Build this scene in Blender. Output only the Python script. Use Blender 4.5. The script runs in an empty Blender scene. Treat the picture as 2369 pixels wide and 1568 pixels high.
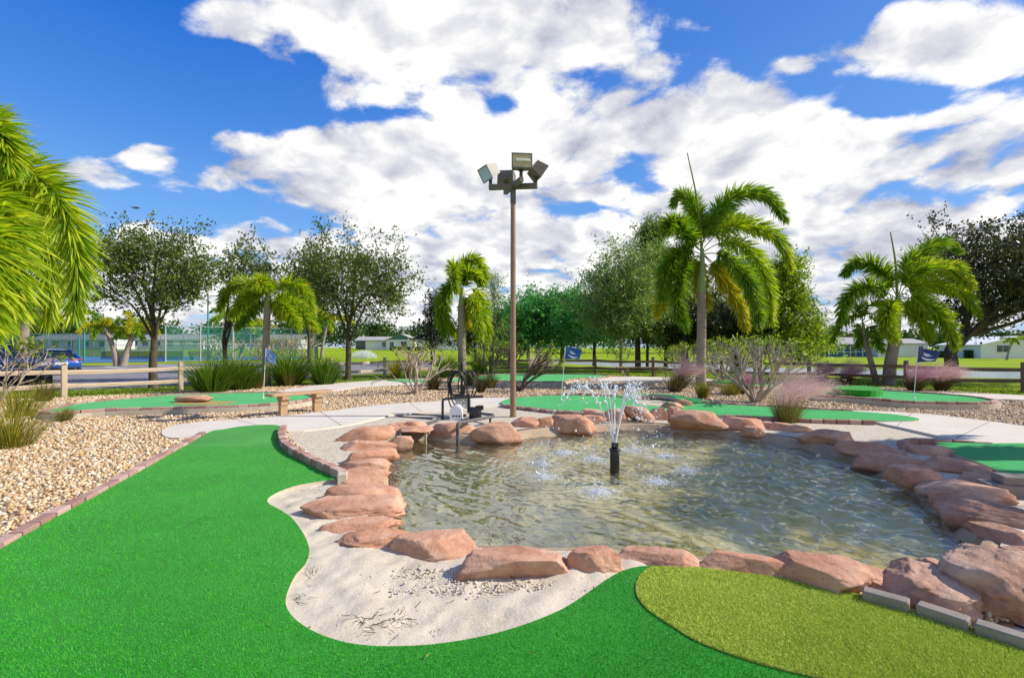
import bpy, math, random
import numpy as np
from mathutils import Vector, Matrix, geometry
R = math.radians
rng = np.random.default_rng(7)
random.seed(7)
SC = bpy.context.scene
COL = SC.collection
PI = math.pi
# ------------------------------------------------------------------ camera metrics (measured from brick, bench and fence sizes)
CAMH, F, CX, HY = 1.45, 1113.4, 1184.5, 803.0
GZ = -0.05
def g(px, py, z=0.0):
    """photograph pixel (2369 wide) lying at height z -> ground point"""
    D = F * (CAMH - z) / max(py - HY, 0.5)
    return np.array([(px - CX) / F * D, D, z])
def at(px, py, D):
    """photograph pixel at depth D -> world point"""
    return np.array([(px - CX) / F * D, D, CAMH - (py - HY) / F * D])
def gl(pts, z=0.0):
    return [tuple(g(x, y, z)[:2]) for x, y in pts]
# ------------------------------------------------------------------ materials
def new_mat(name):
    m = bpy.data.materials.new(name); m.use_nodes = True
    nt = m.node_tree; nt.nodes.clear()
    out = nt.nodes.new('ShaderNodeOutputMaterial')
    return m, nt, out
def N(nt, typ, **kw):
    n = nt.nodes.new(typ)
    for k, v in kw.items():
        if k.startswith('i_'):
            key = k[2:]
            key = int(key) if key.isdigit() else key.replace('_', ' ')
            n.inputs[key].default_value = v
        else: setattr(n, k, v)
    return n
def L(nt, a, b): nt.links.new(a, b)
def ramp(nt, fac, stops, interp='LINEAR'):
    r = N(nt, 'ShaderNodeValToRGB'); cr = r.color_ramp; cr.interpolation = interp
    while len(cr.elements) < len(stops): cr.elements.new(0.5)
    for e, (p, c) in zip(cr.elements, stops):
        e.position = p; e.color = (*c, 1) if len(c) == 3 else c
    L(nt, fac, r.inputs[0]); return r.outputs[0]
def noise(nt, vec, scale, detail=4, rough=0.6, dist=0.0):
    n = N(nt, 'ShaderNodeTexNoise'); n.inputs['Scale'].default_value = scale
    n.inputs['Detail'].default_value = detail; n.inputs['Roughness'].default_value = rough
    n.inputs['Distortion'].default_value = dist
    if vec is not None: L(nt, vec, n.inputs['Vector'])
    return n.outputs['Fac']
def math_(nt, op, a, b=None, c=None, clamp=False):
    n = N(nt, 'ShaderNodeMath', operation=op); n.use_clamp = clamp
    for i, v in enumerate((a, b, c)):
        if v is None: continue
        if isinstance(v, (int, float)): n.inputs[i].default_value = v
        else: L(nt, v, n.inputs[i])
    return n.outputs[0]
def mixc(nt, fac, a, b, mode='MIX'):
    n = N(nt, 'ShaderNodeMix', data_type='RGBA', blend_type=mode)
    for s, v in ((n.inputs[0], fac), (n.inputs[6], a), (n.inputs[7], b)):
        if isinstance(v, (int, float)): s.default_value = v
        elif isinstance(v, tuple): s.default_value = (*v, 1)[:4]
        else: L(nt, v, s)
    return n.outputs[2]
def coord(nt, kind='Object'):
    return N(nt, 'ShaderNodeTexCoord').outputs[kind]
def geo_pos(nt): return N(nt, 'ShaderNodeNewGeometry').outputs['Position']
def bump(nt, h, strength=0.3, dist=0.02):
    b = N(nt, 'ShaderNodeBump'); b.inputs['Strength'].default_value = strength
    b.inputs['Distance'].default_value = dist; L(nt, h, b.inputs['Height']); return b.outputs[0]
def surf(name, stops, scale=8, detail=5, rough=0.7, bscale=40, bstr=0.3, bdist=0.01, kind='world', spec=0.3, stretch=None, metal=0.0, scale2=None):
    """general mottled material: noise driven colour ramp + noise bump"""
    m, nt, out = new_mat(name)
    v = geo_pos(nt) if kind == 'world' else coord(nt, 'Object')
    if stretch:
        mp = N(nt, 'ShaderNodeMapping'); mp.inputs['Scale'].default_value = stretch; L(nt, v, mp.inputs[0]); v = mp.outputs[0]
    f = noise(nt, v, scale, detail)
    if scale2:
        f = math_(nt, 'ADD', math_(nt, 'MULTIPLY', f, 0.55), math_(nt, 'MULTIPLY', noise(nt, v, scale2, 3), 0.45))
    c = ramp(nt, f, stops)
    b = N(nt, 'ShaderNodeBsdfPrincipled'); L(nt, c, b.inputs['Base Color'])
    b.inputs['Roughness'].default_value = rough; b.inputs['Specular IOR Level'].default_value = spec; b.inputs['Metallic'].default_value = metal
    if bstr: L(nt, bump(nt, noise(nt, v, bscale, 5, 0.7), bstr, bdist), b.inputs['Normal'])
    L(nt, b.outputs[0], out.inputs[0]); return m
def plain(name, col, rough=0.5, metal=0.0, spec=0.5, var=0.12):
    c = np.array(col); lo = tuple(c * (1 - var)); hi = tuple(np.minimum(c * (1 + var), 1))
    return surf(name, [(0.3, lo), (0.7, hi)], scale=6, kind='obj', rough=rough, metal=metal, spec=spec, bstr=0.05, bscale=60, bdist=0.002)
def leaf_mat(name, stops, trans=0.45, tcol=None, rough=0.5, clump=0.0, cscale=0.9, spec=0.35, tipattr=False):
    """foliage: colour varies leaf by leaf (random per island) and clump by clump; lets light through"""
    m, nt, out = new_mat(name)
    r = N(nt, 'ShaderNodeNewGeometry').outputs['Random Per Island']
    if clump:
        nz = noise(nt, geo_pos(nt), cscale, 2)
        r = math_(nt, 'ADD', math_(nt, 'MULTIPLY', r, 1 - clump), math_(nt, 'MULTIPLY', nz, clump))
    c = ramp(nt, r, stops)
    b = N(nt, 'ShaderNodeBsdfPrincipled'); L(nt, c, b.inputs['Base Color']); b.inputs['Roughness'].default_value = rough
    b.inputs['Specular IOR Level'].default_value = spec
    t = N(nt, 'ShaderNodeBsdfTranslucent')
    tc = mixc(nt, 1.0, c, tcol or (1.0, 1.0, 0.4), 'MULTIPLY'); 
    tc = mixc(nt, 1.0, tc, (1.5, 1.5, 1.5), 'MULTIPLY')
    L(nt, tc, t.inputs[0])
    mx = N(nt, 'ShaderNodeMixShader'); mx.inputs[0].default_value = trans
    L(nt, b.outputs[0], mx.inputs[1]); L(nt, t.outputs[0], mx.inputs[2]); L(nt, mx.outputs[0], out.inputs[0])
    return m
# ------------------------------------------------------------------ mesh builder
class MB:
    def __init__(s): s.v = []; s.n = 0; s.p = []; s.attr = []
    def add(s, verts, faces, mi=0, smooth=False):
        verts = np.asarray(verts, float).reshape(-1, 3)
        if len(verts) == 0: return
        f = faces if isinstance(faces, list) else [faces]
        groups = {}
        for a in f:
            a = np.asarray(a)
            if a.ndim == 1: groups.setdefault(len(a), []).append(a[None])
            else: groups.setdefault(a.shape[1], []).append(a)
        for k, arrs in groups.items():
            s.p.append((np.concatenate(arrs).astype(np.int64) + s.n, mi, smooth))
        s.v.append(verts); s.n += len(verts)
    def mesh(s, name):
        me = bpy.data.meshes.new(name)
        V = np.concatenate(s.v) if s.v else np.zeros((0, 3))
        me.vertices.add(len(V)); me.vertices.foreach_set('co', V.astype(np.float32).ravel())
        nl = sum(a.size for a, _, _ in s.p); npoly = sum(len(a) for a, _, _ in s.p)
        me.loops.add(nl); me.polygons.add(npoly)
        me.loops.foreach_set('vertex_index', np.concatenate([a.ravel() for a, _, _ in s.p]).astype(np.int32))
        st = []; c = 0
        for a, _, _ in s.p:
            k = a.shape[1]; st.append(c + np.arange(len(a)) * k); c += a.size
        me.polygons.foreach_set('loop_start', np.concatenate(st).astype(np.int32))
        me.polygons.foreach_set('material_index', np.concatenate([np.full(len(a), mi) for a, mi, _ in s.p]).astype(np.int32))
        me.polygons.foreach_set('use_smooth', np.concatenate([np.full(len(a), sm) for a, _, sm in s.p]))
        me.update(calc_edges=True); me.validate()
        return me
    def build(s, name, mats, parent=None, loc=None):
        me = s.mesh(name)
        for m in (mats if isinstance(mats, (list, tuple)) else [mats]): me.materials.append(m)
        o = bpy.data.objects.new(name, me); COL.objects.link(o)
        if loc is not None: o.location = loc
        if parent is not None: o.parent = parent
        return o
    # ---- shapes
    def box(s, c, size, rz=0.0, mi=0, bev=0.0, M=None, taper=1.0):
        x, y, z = np.array(size) / 2
        if bev > 0:
            b = min(bev, x * .9, y * .9, z * .9)
            P = []
            for zz, ins in ((-z, b), (-z + b, 0), (z - b, 0), (z, b)):
                for sx, sy in ((-1, -1), (1, -1), (1, 1), (-1, 1)):
                    # octagonal ring
                    if sx * sy > 0: P += [(sx * (x - ins), sy * (y - b - ins * .5), zz), (sx * (x - b - ins * .5), sy * (y - ins), zz)] if True else []
                    else: P += [(sx * (x - b - ins * .5), sy * (y - ins), zz), (sx * (x - ins), sy * (y - b - ins * .5), zz)]
            P = np.array(P); 
            # order rings consistently by angle
            rings = []
            for r in range(4):
                q = P[r * 8:(r + 1) * 8]; a = np.arctan2(q[:, 1] / y, q[:, 0] / x); rings.append(q[np.argsort(a)])
            P = np.concatenate(rings); fs = [np.arange(7, -1, -1), 24 + np.arange(8)]
            for r in range(3):
                for i in range(8):
                    j = (i + 1) % 8; fs.append(np.array([r * 8 + i, r * 8 + j, r * 8 + 8 + j, r * 8 + 8 + i]))
        else:
            P = np.array([(sx * x, sy * y, sz * z) for sz in (-1, 1) for sx, sy in ((-1, -1), (1, -1), (1, 1), (-1, 1))])
            fs = [np.array(f) for f in ((3, 2, 1, 0), (4, 5, 6, 7), (0, 1, 5, 4), (1, 2, 6, 5), (2, 3, 7, 6), (3, 0, 4, 7))]
        if taper != 1.0:
            k = np.where(P[:, 2] > 0, taper, 1.0); P = P * np.stack([k, k, np.ones_like(k)], 1)
        if M is not None: P = P @ np.array(M.to_3x3()).T
        if rz: 
            ca, sa = math.cos(rz), math.sin(rz); P = P @ np.array([[ca, sa, 0], [-sa, ca, 0], [0, 0, 1]])
        s.add(P + np.array(c), fs, mi)
    def bar(s, a, b, w, h, mi=0, bev=0.0):
        """box from a to b; w across, h along 'up'"""
        a, b = Vector(a), Vector(b); d = b - a
        M = d.to_track_quat('Y', 'Z').to_matrix()
        s.box(np.array((a + b) / 2), (w, d.length, h), M=M, mi=mi, bev=bev)
    def tube(s, pts, rad, seg=8, mi=0, caps=True, smooth=True):
        pts = np.asarray(pts, float); n = len(pts)
        rad = np.broadcast_to(np.asarray(rad, float), (n,))
        T = np.gradient(pts, axis=0); T /= np.linalg.norm(T, axis=1, keepdims=True) + 1e-12
        ref = np.array([0, 0, 1.0]) if abs(T[0][2]) < 0.9 else np.array([1.0, 0, 0])
        Nn = np.zeros((n, 3)); u = np.cross(ref, T[0]); u /= np.linalg.norm(u)
        for i in range(n):
            u = u - T[i] * np.dot(u, T[i]); u /= np.linalg.norm(u) + 1e-12; Nn[i] = u
        B = np.cross(T, Nn); a = np.linspace(0, 2 * PI, seg, endpoint=False)
        V = pts[:, None] + rad[:, None, None] * (np.cos(a)[None, :, None] * Nn[:, None] + np.sin(a)[None, :, None] * B[:, None])
        i = np.arange(n - 1)[:, None] * seg; j = np.arange(seg)[None]; k = (j + 1) % seg
        q = np.stack([i + j, i + k, i + seg + k, i + seg + j], -1).reshape(-1, 4)
        fs = [q]
        s.add(V.reshape(-1, 3), fs, mi, smooth)
        if caps and seg > 2:
            s.add(V[0], [np.arange(seg)[::-1]], mi); s.add(V[-1], [np.arange(seg)], mi)
    def lathe(s, prof, seg=24, c=(0, 0, 0), mi=0, smooth=True):
        prof = np.asarray(prof, float); n = len(prof); a = np.linspace(0, 2 * PI, seg, endpoint=False)
        V = np.stack([prof[:, :1] * np.cos(a), prof[:, :1] * np.sin(a), np.repeat(prof[:, 1:2], seg, 1)], -1) + np.array(c)
        i = np.arange(n - 1)[:, None] * seg; j = np.arange(seg)[None]; k = (j + 1) % seg
        s.add(V.reshape(-1, 3), [np.stack([i + j, i + k, i + seg + k, i + seg + j], -1).reshape(-1, 4), np.arange(seg)[::-1], (n - 1) * seg + np.arange(seg)], mi, smooth)
    def leaves(s, P, D, S, Ln, W, mi=0, fold=0.0):
        """diamond leaves: base P, direction D, side S"""
        Ln = np.broadcast_to(Ln, (len(P),))[:, None]; W = np.broadcast_to(W, (len(P),))[:, None]
        m = P + D * Ln * 0.45
        V = np.stack([P, m + S * W / 2, P + D * Ln, m - S * W / 2], 1).reshape(-1, 3)
        s.add(V, [np.arange(len(P) * 4).reshape(-1, 4)], mi)
    def strips(s, C, S, W, mi=0, smooth=False):
        """ribbons: centre lines C (N,k,3), side S (N,k,3) or (N,1,3), widths W (N,k); last point pinches to a tip"""
        Nn, k, _ = C.shape; W = np.broadcast_to(W, (Nn, k))[..., None]
        A = C + S * W / 2; B = C - S * W / 2
        V = np.stack([A, B], 2).reshape(Nn, 2 * k, 3)
        base = np.arange(Nn)[:, None, None] * (2 * k); j = np.arange(k - 1)[None, :, None] * 2
        q = base + j + np.array([0, 1, 3, 2])[None, None]
        s.add(V.reshape(-1, 3), [q.reshape(-1, 4)], mi, smooth)
    def prism(s, poly, z0, z1, mi_top=0, mi_side=0, bottom=False):
        """flat polygon (xy) extruded z0..z1"""
        poly = [tuple(p[:2]) for p in poly]
        if area2(poly) < 0: poly = poly[::-1]
        n = len(poly); tv, tf = cdt([poly])
        s.add(np.c_[tv, np.full(len(tv), z1)], tf, mi_top)
        P = np.array(poly); V = np.r_[np.c_[P, np.full(n, z0)], np.c_[P, np.full(n, z1)]]
        i = np.arange(n); j = (i + 1) % n
        s.add(V, [np.stack([i, j, n + j, n + i], 1)], mi_side)
def area2(p):
    p = np.array(p); x, y = p[:, 0], p[:, 1]
    return np.sum(x * np.roll(y, -1) - np.roll(x, -1) * y)
def inside(P, poly):
    P = np.asarray(P); poly = np.asarray(poly); x, y = P[:, 0], P[:, 1]; r = np.zeros(len(P), bool)
    x0, y0 = poly[:, 0], poly[:, 1]; x1, y1 = np.roll(x0, -1), np.roll(y0, -1)
    for a, b, c, d in zip(x0, y0, x1, y1):
        if b == d: continue
        r ^= ((b > y) != (d > y)) & (x < (c - a) * (y - b) / (d - b) + a)
    return r
def sdist(P, poly):
    """distance to polygon outline"""
    P = np.asarray(P); poly = np.asarray(poly); best = np.full(len(P), 1e9)
    for a, b in zip(poly, np.roll(poly, -1, 0)):
        d = b - a; t = np.clip(((P - a) @ d) / (d @ d + 1e-12), 0, 1); best = np.minimum(best, np.linalg.norm(P - a - t[:, None] * d, axis=1))
    return best
def cdt(loops, pts=None, holes=()):
    """constrained triangulation of the first loop minus holes, with optional inner points"""
    vs = []; es = []
    for lp in list(loops) + list(holes):
        b = len(vs); n = len(lp); vs += [Vector(p[:2]) for p in lp]; es += [(b + i, b + (i + 1) % n) for i in range(n)]
    if pts is not None: vs += [Vector(p[:2]) for p in pts]
    r = geometry.delaunay_2d_cdt(vs, es, [], 0, 1e-6)
    V = np.array([tuple(v) for v in r[0]]); Fc = np.array([f for f in r[2] if len(f) == 3])
    c = V[Fc].mean(1); ok = inside(c, np.array([p[:2] for p in loops[0]]))
    for h in holes: ok &= ~inside(c, np.array([p[:2] for p in h]))
    Fc = Fc[ok]; a = V[Fc]; cr = np.cross(a[:, 1] - a[:, 0], a[:, 2] - a[:, 0]); Fc[cr < 0] = Fc[cr < 0][:, ::-1]
    return V, Fc
def smooth_loop(pts, n=6, closed=True):
    """Catmull-Rom through the points"""
    P = np.asarray(pts, float); out = []; m = len(P)
    rngi = range(m) if closed else range(m - 1)
    for i in rngi:
        if closed: p0, p1, p2, p3 = P[i - 1], P[i], P[(i + 1) % m], P[(i + 2) % m]
        else: p0, p1, p2, p3 = P[max(i - 1, 0)], P[i], P[i + 1], P[min(i + 2, m - 1)]
        for t in np.arange(n) / n:
            out.append(0.5 * ((2 * p1) + (-p0 + p2) * t + (2 * p0 - 5 * p1 + 4 * p2 - p3) * t * t + (-p0 + 3 * p1 - 3 * p2 + p3) * t ** 3))
    if not closed: out.append(P[-1])
    return np.array(out)
def offset_loop(P, d):
    """push closed loop outward by d (outward = away from area)"""
    P = np.asarray(P, float); sgn = 1 if area2(P) > 0 else -1
    T = np.roll(P, -1, 0) - np.roll(P, 1, 0); T /= np.linalg.norm(T, axis=1, keepdims=True) + 1e-12
    return P + sgn * d * np.stack([T[:, 1], -T[:, 0]], 1)
def unit(v): return v / (np.linalg.norm(v, axis=-1, keepdims=True) + 1e-12)
def resample(P, step):
    P = np.asarray(P, float); s = np.r_[0, np.cumsum(np.linalg.norm(np.diff(P, axis=0), axis=1))]
    n = max(2, int(round(s[-1] / step)) + 1); t = np.linspace(0, s[-1], n)
    return np.stack([np.interp(t, s, P[:, k]) for k in range(P.shape[1])], 1)
# ------------------------------------------------------------------ object bookkeeping
def tag(o, label=None, cat=None, group=None, kind=None):
    if label: o['label'] = label
    if cat: o['category'] = cat
    if group: o['group'] = group
    if kind: o['kind'] = kind
    return o
def thing(name, label, cat, loc=(0, 0, 0), rz=0.0, group=None):
    o = bpy.data.objects.new(name, None); COL.objects.link(o); o.location = tuple(loc); o.rotation_euler = (0, 0, rz)
    o.empty_display_size = 0.2
    return tag(o, label, cat, group)
def copy_tree(o, parent=None):
    c = o.copy(); COL.objects.link(c)
    if parent is not None: c.parent = parent
    for ch in list(o.children): copy_tree(ch, c)
    return c
def sm(a, b, x):
    t = np.clip((x - a) / (b - a), 0, 1); return t * t * (3 - 2 * t)
# cheap smooth value noise for shapes
def vnoise(P, seed=0, octaves=3, freq=1.0):
    P = np.asarray(P, float) * freq; out = np.zeros(len(P)); amp = 1.0; tot = 0
    r = np.random.default_rng(seed)
    for o in range(octaves):
        for k in range(5):
            d = unit(r.normal(size=3)); ph = r.uniform(0, 2 * PI); fr = r.uniform(1.2, 2.6)
            out += amp / 5 * np.sin((P @ d) * fr * 2.2 + ph + 1.3 * np.sin((P @ unit(r.normal(size=3))) * fr * 1.7 + ph * 2))
        tot += amp * 0.45; amp *= 0.5; P = P * 2.03
    return out / tot
# ------------------------------------------------------------------ camera, sun, sky
cam = bpy.data.cameras.new('camera'); camo = bpy.data.objects.new('camera', cam); COL.objects.link(camo)
cam.sensor_width = 36; cam.lens = 36 * F / 2369; cam.clip_end = 5000; cam.clip_start = 0.05
camo.location = (0, 0, CAMH); camo.rotation_euler = (R(90), 0, 0)
cam.shift_y = (HY - 784.0) / 2369
SC.camera = camo
SUN_EL, SUN_AZ = R(36), R(89)
sl = bpy.data.lights.new('sun', 'SUN'); sl.energy = 4.8; sl.angle = R(0.53); sl.color = (1.0, 0.93, 0.82)
so = bpy.data.objects.new('sun', sl); COL.objects.link(so)
sd = Vector((math.cos(SUN_EL) * math.sin(SUN_AZ), math.cos(SUN_EL) * math.cos(SUN_AZ), math.sin(SUN_EL)))
so.rotation_euler = sd.to_track_quat('Z', 'Y').to_euler(); so.location = (30, 0, 40)
W = bpy.data.worlds.new('World'); SC.world = W; W.use_nodes = True
wt = W.node_tree; wt.nodes.clear()
wo = wt.nodes.new('ShaderNodeOutputWorld'); bg = wt.nodes.new('ShaderNodeBackground'); L(wt, bg.outputs[0], wo.inputs[0])
sky = N(wt, 'ShaderNodeTexSky', sky_type='NISHITA'); sky.sun_disc = False
sky.sun_elevation = SUN_EL; sky.sun_rotation = SUN_AZ; sky.air_density = 1.0; sky.dust_density = 0.4; sky.ozone_density = 3.0
SKYS = 0.1
dirv = coord(wt, 'Generated')
sep = N(wt, 'ShaderNodeSeparateXYZ'); L(wt, dirv, sep.inputs[0])
dx, dy, dz = sep.outputs
ay = math_(wt, 'MAXIMUM', math_(wt, 'ABSOLUTE', dy), 0.06)
u = math_(wt, 'DIVIDE', dx, ay); v = math_(wt, 'DIVIDE', dz, ay)
uv = N(wt, 'ShaderNodeCombineXYZ'); L(wt, u, uv.inputs[0]); L(wt, v, uv.inputs[1]); uv = uv.outputs[0]
# where the cloud banks stand: (x, y, rx, ry, weight) read off the photograph as directions
BLOBS = [
 (700, 40, 270, 80, .95), (1020, 120, 360, 170, 1.0), (1330, 80, 200, 130, .75), (1200, 260, 330, 130, .75), (880, 190, 130, 80, .5),
 (1050, 420, 330, 130, .8), (1400, 330, 230, 120, .7), (820, 410, 170, 70, .5), (560, 325, 110, 42, .9), (480, 405, 240, 34, .86), (230, 390, 150, 44, .75), (335, 345, 60, 28, .6), (430, 535, 95, 55, .95),
 (408, 240, 62, 20, .62), (40, 235, 90, 26, .3), (390, 300, 40, 14, .3), (110, 245, 30, 30, .2),
 (560, 575, 230, 85, 1.2), (800, 610, 260, 85, 1.0), (1000, 660, 260, 70, .8), (1300, 560, 260, 60, .6), (250, 690, 460, 80, 1.2), (380, 600, 200, 50, .35), (1300, 690, 420, 80, .9),
 (1700, 300, 170, 120, .85), (1800, 380, 260, 70, .75), (2080, 330, 300, 75, .85), (2340, 250, 130, 60, .6), (2330, 380, 140, 60, .6),
 (2210, 90, 220, 95, .95), (1950, 105, 120, 42, .55), (1830, 150, 50, 22, .5), (2090, 30, 60, 40, .3), (1640, 60, 70, 26, .35), (1660, 140, 60, 40, .25),
 (1600, 560, 300, 100, .75), (1950, 560, 260, 90, .75), (2250, 600, 260, 110, .8), (1950, 710, 560, 80, .95), (700, 720, 500, 60, .9), (1560, 400, 70, 24, .4),
 (900, 262, 100, 24, -.5), (630, 262, 110, 46, -.6), (1360, 175, 60, 24, -.3), (520, 475, 90, 24, -.3), (720, 520, 80, 22, -.4), (1165, 246, 34, 20, -.45), (1470, 400, 60, 60, -.55), (720, 170, 26, 50, -.3), (150, 100, 330, 160, -.6), (1650, 90, 150, 90, -.3), (2080, 225, 210, 34, -.25), (470, 490, 230, 26, -.35), (1330, 490, 120, 22, -.3),
]
acc = None; neg = None
for (bx, by, rx, ry, w) in BLOBS:
    s1 = N(wt, 'ShaderNodeVectorMath', operation='SUBTRACT'); L(wt, uv, s1.inputs[0]); s1.inputs[1].default_value = ((bx - CX) / F, (HY - by) / F, 0)
    s2 = N(wt, 'ShaderNodeVectorMath', operation='MULTIPLY'); L(wt, s1.outputs[0], s2.inputs[0]); s2.inputs[1].default_value = (F / rx, F / ry, 0)
    s3 = N(wt, 'ShaderNodeVectorMath', operation='DOT_PRODUCT'); L(wt, s2.outputs[0], s3.inputs[0]); L(wt, s2.outputs[0], s3.inputs[1])
    e = math_(wt, 'EXPONENT', math_(wt, 'MULTIPLY', s3.outputs['Value'], -0.75))
    if w > 0: acc = math_(wt, 'MULTIPLY', e, w) if acc is None else math_(wt, 'MULTIPLY_ADD', e, w, acc)
    else: neg = math_(wt, 'MULTIPLY', e, w) if neg is None else math_(wt, 'MULTIPLY_ADD', e, w, neg)
# outside the view an even scatter of clouds
far = math_(wt, 'SUBTRACT', 1.0, math_(wt, 'GREATER_THAN', dy, 0.05))
wide = math_(wt, 'MAXIMUM', far, N(wt, 'ShaderNodeMapRange', i_1=0.78, i_2=1.1).outputs[0])
mr = N(wt, 'ShaderNodeMapRange'); L(wt, v, mr.inputs[0]); mr.inputs[1].default_value = 0.74; mr.inputs[2].default_value = 1.0
side = math_(wt, 'MULTIPLY', math_(wt, 'MAXIMUM', far, mr.outputs[0]), 0.42)
acc = math_(wt, 'MAXIMUM', acc, side)
# cloud texture on a flat cloud deck, so it shrinks towards the horizon
def cloud_noise(offset):
    den = math_(wt, 'ADD', math_(wt, 'MAXIMUM', dz, 0.0), 0.32)
    dn = N(wt, 'ShaderNodeVectorMath', operation='DIVIDE'); L(wt, dirv, dn.inputs[0])
    cb = N(wt, 'ShaderNodeCombineXYZ'); [L(wt, den, cb.inputs[i]) for i in range(3)]; L(wt, cb.outputs[0], dn.inputs[1])
    ad = N(wt, 'ShaderNodeVectorMath', operation='ADD'); L(wt, dn.outputs[0], ad.inputs[0]); ad.inputs[1].default_value = offset
    sc = N(wt, 'ShaderNodeVectorMath', operation='MULTIPLY'); L(wt, ad.outputs[0], sc.inputs[0]); sc.inputs[1].default_value = (1.0, 1.0, 1.35)
    wp = N(wt, 'ShaderNodeTexNoise'); wp.inputs['Scale'].default_value = 3.0; wp.inputs['Detail'].default_value = 1; L(wt, sc.outputs[0], wp.inputs['Vector'])
    w2 = N(wt, 'ShaderNodeVectorMath', operation='MULTIPLY_ADD'); L(wt, wp.outputs['Color'], w2.inputs[0]); w2.inputs[1].default_value = (.16, .16, .16); L(wt, sc.outputs[0], w2.inputs[2])
    a = noise(wt, w2.outputs[0], 2.3, 8, 0.60)
    b = noise(wt, w2.outputs[0], 6.5, 6, 0.66)
    vo = N(wt, 'ShaderNodeTexVoronoi', feature='F1'); vo.inputs['Scale'].default_value = 7.0; L(wt, w2.outputs[0], vo.inputs['Vector'])
    vo.inputs['Detail'].default_value = 1.0
    bil = math_(wt, 'SUBTRACT', 0.55, vo.outputs['Distance'])
    s_ = math_(wt, 'ADD', math_(wt, 'MULTIPLY', math_(wt, 'SUBTRACT', a, 0.5), 1.75), math_(wt, 'MULTIPLY', math_(wt, 'SUBTRACT', b, 0.5), 0.8))
    return math_(wt, 'MULTIPLY_ADD', bil, 0.45, s_)
n0 = cloud_noise((0, 0, 0)); n1 = cloud_noise((0.11, 0.0, 0.09))
d0 = math_(wt, 'SUBTRACT', math_(wt, 'ADD', n0, math_(wt, 'ADD', math_(wt, 'MINIMUM', acc, 0.88), neg)), 0.43)
mk = N(wt, 'ShaderNodeMapRange', interpolation_type='SMOOTHSTEP'); L(wt, d0, mk.inputs[0]); mk.inputs[1].default_value = -0.07; mk.inputs[2].default_value = 0.22
mask = mk.outputs[0]
# self shading: thicker towards the sun -> darker; deep cores greyer
lit = math_(wt, 'MULTIPLY_ADD', math_(wt, 'SUBTRACT', n0, n1), 1.40, 0.50)
core = N(wt, 'ShaderNodeMapRange', interpolation_type='SMOOTHSTEP'); L(wt, d0, core.inputs[0]); core.inputs[1].default_value = 0.25; core.inputs[2].default_value = 1.1; core.inputs[3].default_value = 0.34; core.inputs[4].default_value = -0.12
lit = math_(wt, 'ADD', lit, core.outputs[0], clamp=True)
ccol = ramp(wt, lit, [(0.0, (.26, .275, .355)), (0.25, (.37, .385, .465)), (0.5, (.49, .50, .565)), (0.75, (.62, .625, .655)), (1.0, (.79, .785, .775))])
skc = N(wt, 'ShaderNodeVectorMath', operation='SCALE'); L(wt, sky.outputs[0], skc.inputs[0]); skc.inputs['Scale'].default_value = SKYS
hs = N(wt, 'ShaderNodeHueSaturation'); hs.inputs['Saturation'].default_value = 1.28; hs.inputs['Value'].default_value = 1.0; L(wt, skc.outputs[0], hs.inputs['Color'])
grad = ramp(wt, dz, [(0.0, (.46, .58, .76)), (0.10, (.30, .46, .74)), (0.22, (.15, .35, .74)), (0.36, (.060, .225, .66)), (0.52, (.010, .125, .55)), (1.0, (.006, .07, .34))])
side_ = N(wt, 'ShaderNodeMapRange'); L(wt, dx, side_.inputs[0]); side_.inputs[1].default_value = -0.5; side_.inputs[2].default_value = 0.75; side_.inputs[3].default_value = 0.0; side_.inputs[4].default_value = 0.55
grad = mixc(wt, side_.outputs[0], grad, (.15, .30, .68))
skyc = mixc(wt, 0.78, hs.outputs[0], grad)
fin = mixc(wt, mask, skyc, ccol)
# the Background stays at the sky strength; the cloud colours are divided by it
inv = N(wt, 'ShaderNodeVectorMath', operation='SCALE'); L(wt, fin, inv.inputs[0]); inv.inputs['Scale'].default_value = 1 / SKYS
L(wt, inv.outputs[0], bg.inputs[0]); bg.inputs[1].default_value = SKYS
SC.view_settings.view_transform = 'Standard'; SC.view_settings.look = 'None'; SC.view_settings.gamma = 1.0; SC.view_settings.exposure = 0.4
SC.render.engine = 'CYCLES'
cy = SC.cycles; cy.use_denoising = True; cy.denoiser = 'OPENIMAGEDENOISE'; cy.denoising_input_passes = 'RGB_ALBEDO_NORMAL'
cy.max_bounces = 6; cy.diffuse_bounces = 3; cy.glossy_bounces = 3; cy.transmission_bounces = 6; cy.transparent_max_bounces = 12
cy.blur_glossy = 0.0; cy.caustics_reflective = False; cy.caustics_refractive = True; cy.sample_clamp_indirect = 10.0; cy.use_adaptive_sampling = False
W.cycles.sampling_method = 'MANUAL'; W.cycles.sample_map_resolution = 512
SC.render.use_persistent_data = False
# ------------------------------------------------------------------ materials
M = {}
M['grass'] = surf('lawn_grass', [(0.25, (.045, .10, .006)), (0.5, (.12, .20, .010)), (0.72, (.20, .28, .015))], scale=1.2, scale2=14, detail=6, rough=0.8, bscale=45, bstr=0.5, bdist=0.03, spec=0.1)
M['lawn'] = surf('far_lawn', [(0.25, (.10, .17, .008)), (0.5, (.24, .33, .014)), (0.75, (.36, .41, .03))], scale=0.18, scale2=2.2, detail=6, rough=0.9, bscale=20, bstr=0.4, bdist=0.05, spec=0.05)
M['asphalt'] = surf('asphalt', [(0.25, (.16, .15, .16)), (0.6, (.24, .225, .235)), (0.8, (.30, .28, .29))], scale=0.6, scale2=40, rough=0.85, bscale=90, bstr=0.3, spec=0.2)
M['paint'] = plain('white_road_paint', (.75, .75, .73), rough=0.7)
M['court'] = surf('court_blue', [(0.3, (.035, .12, .27)), (0.7, (.06, .17, .33))], scale=0.4, rough=0.8, bstr=0.1)
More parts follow.
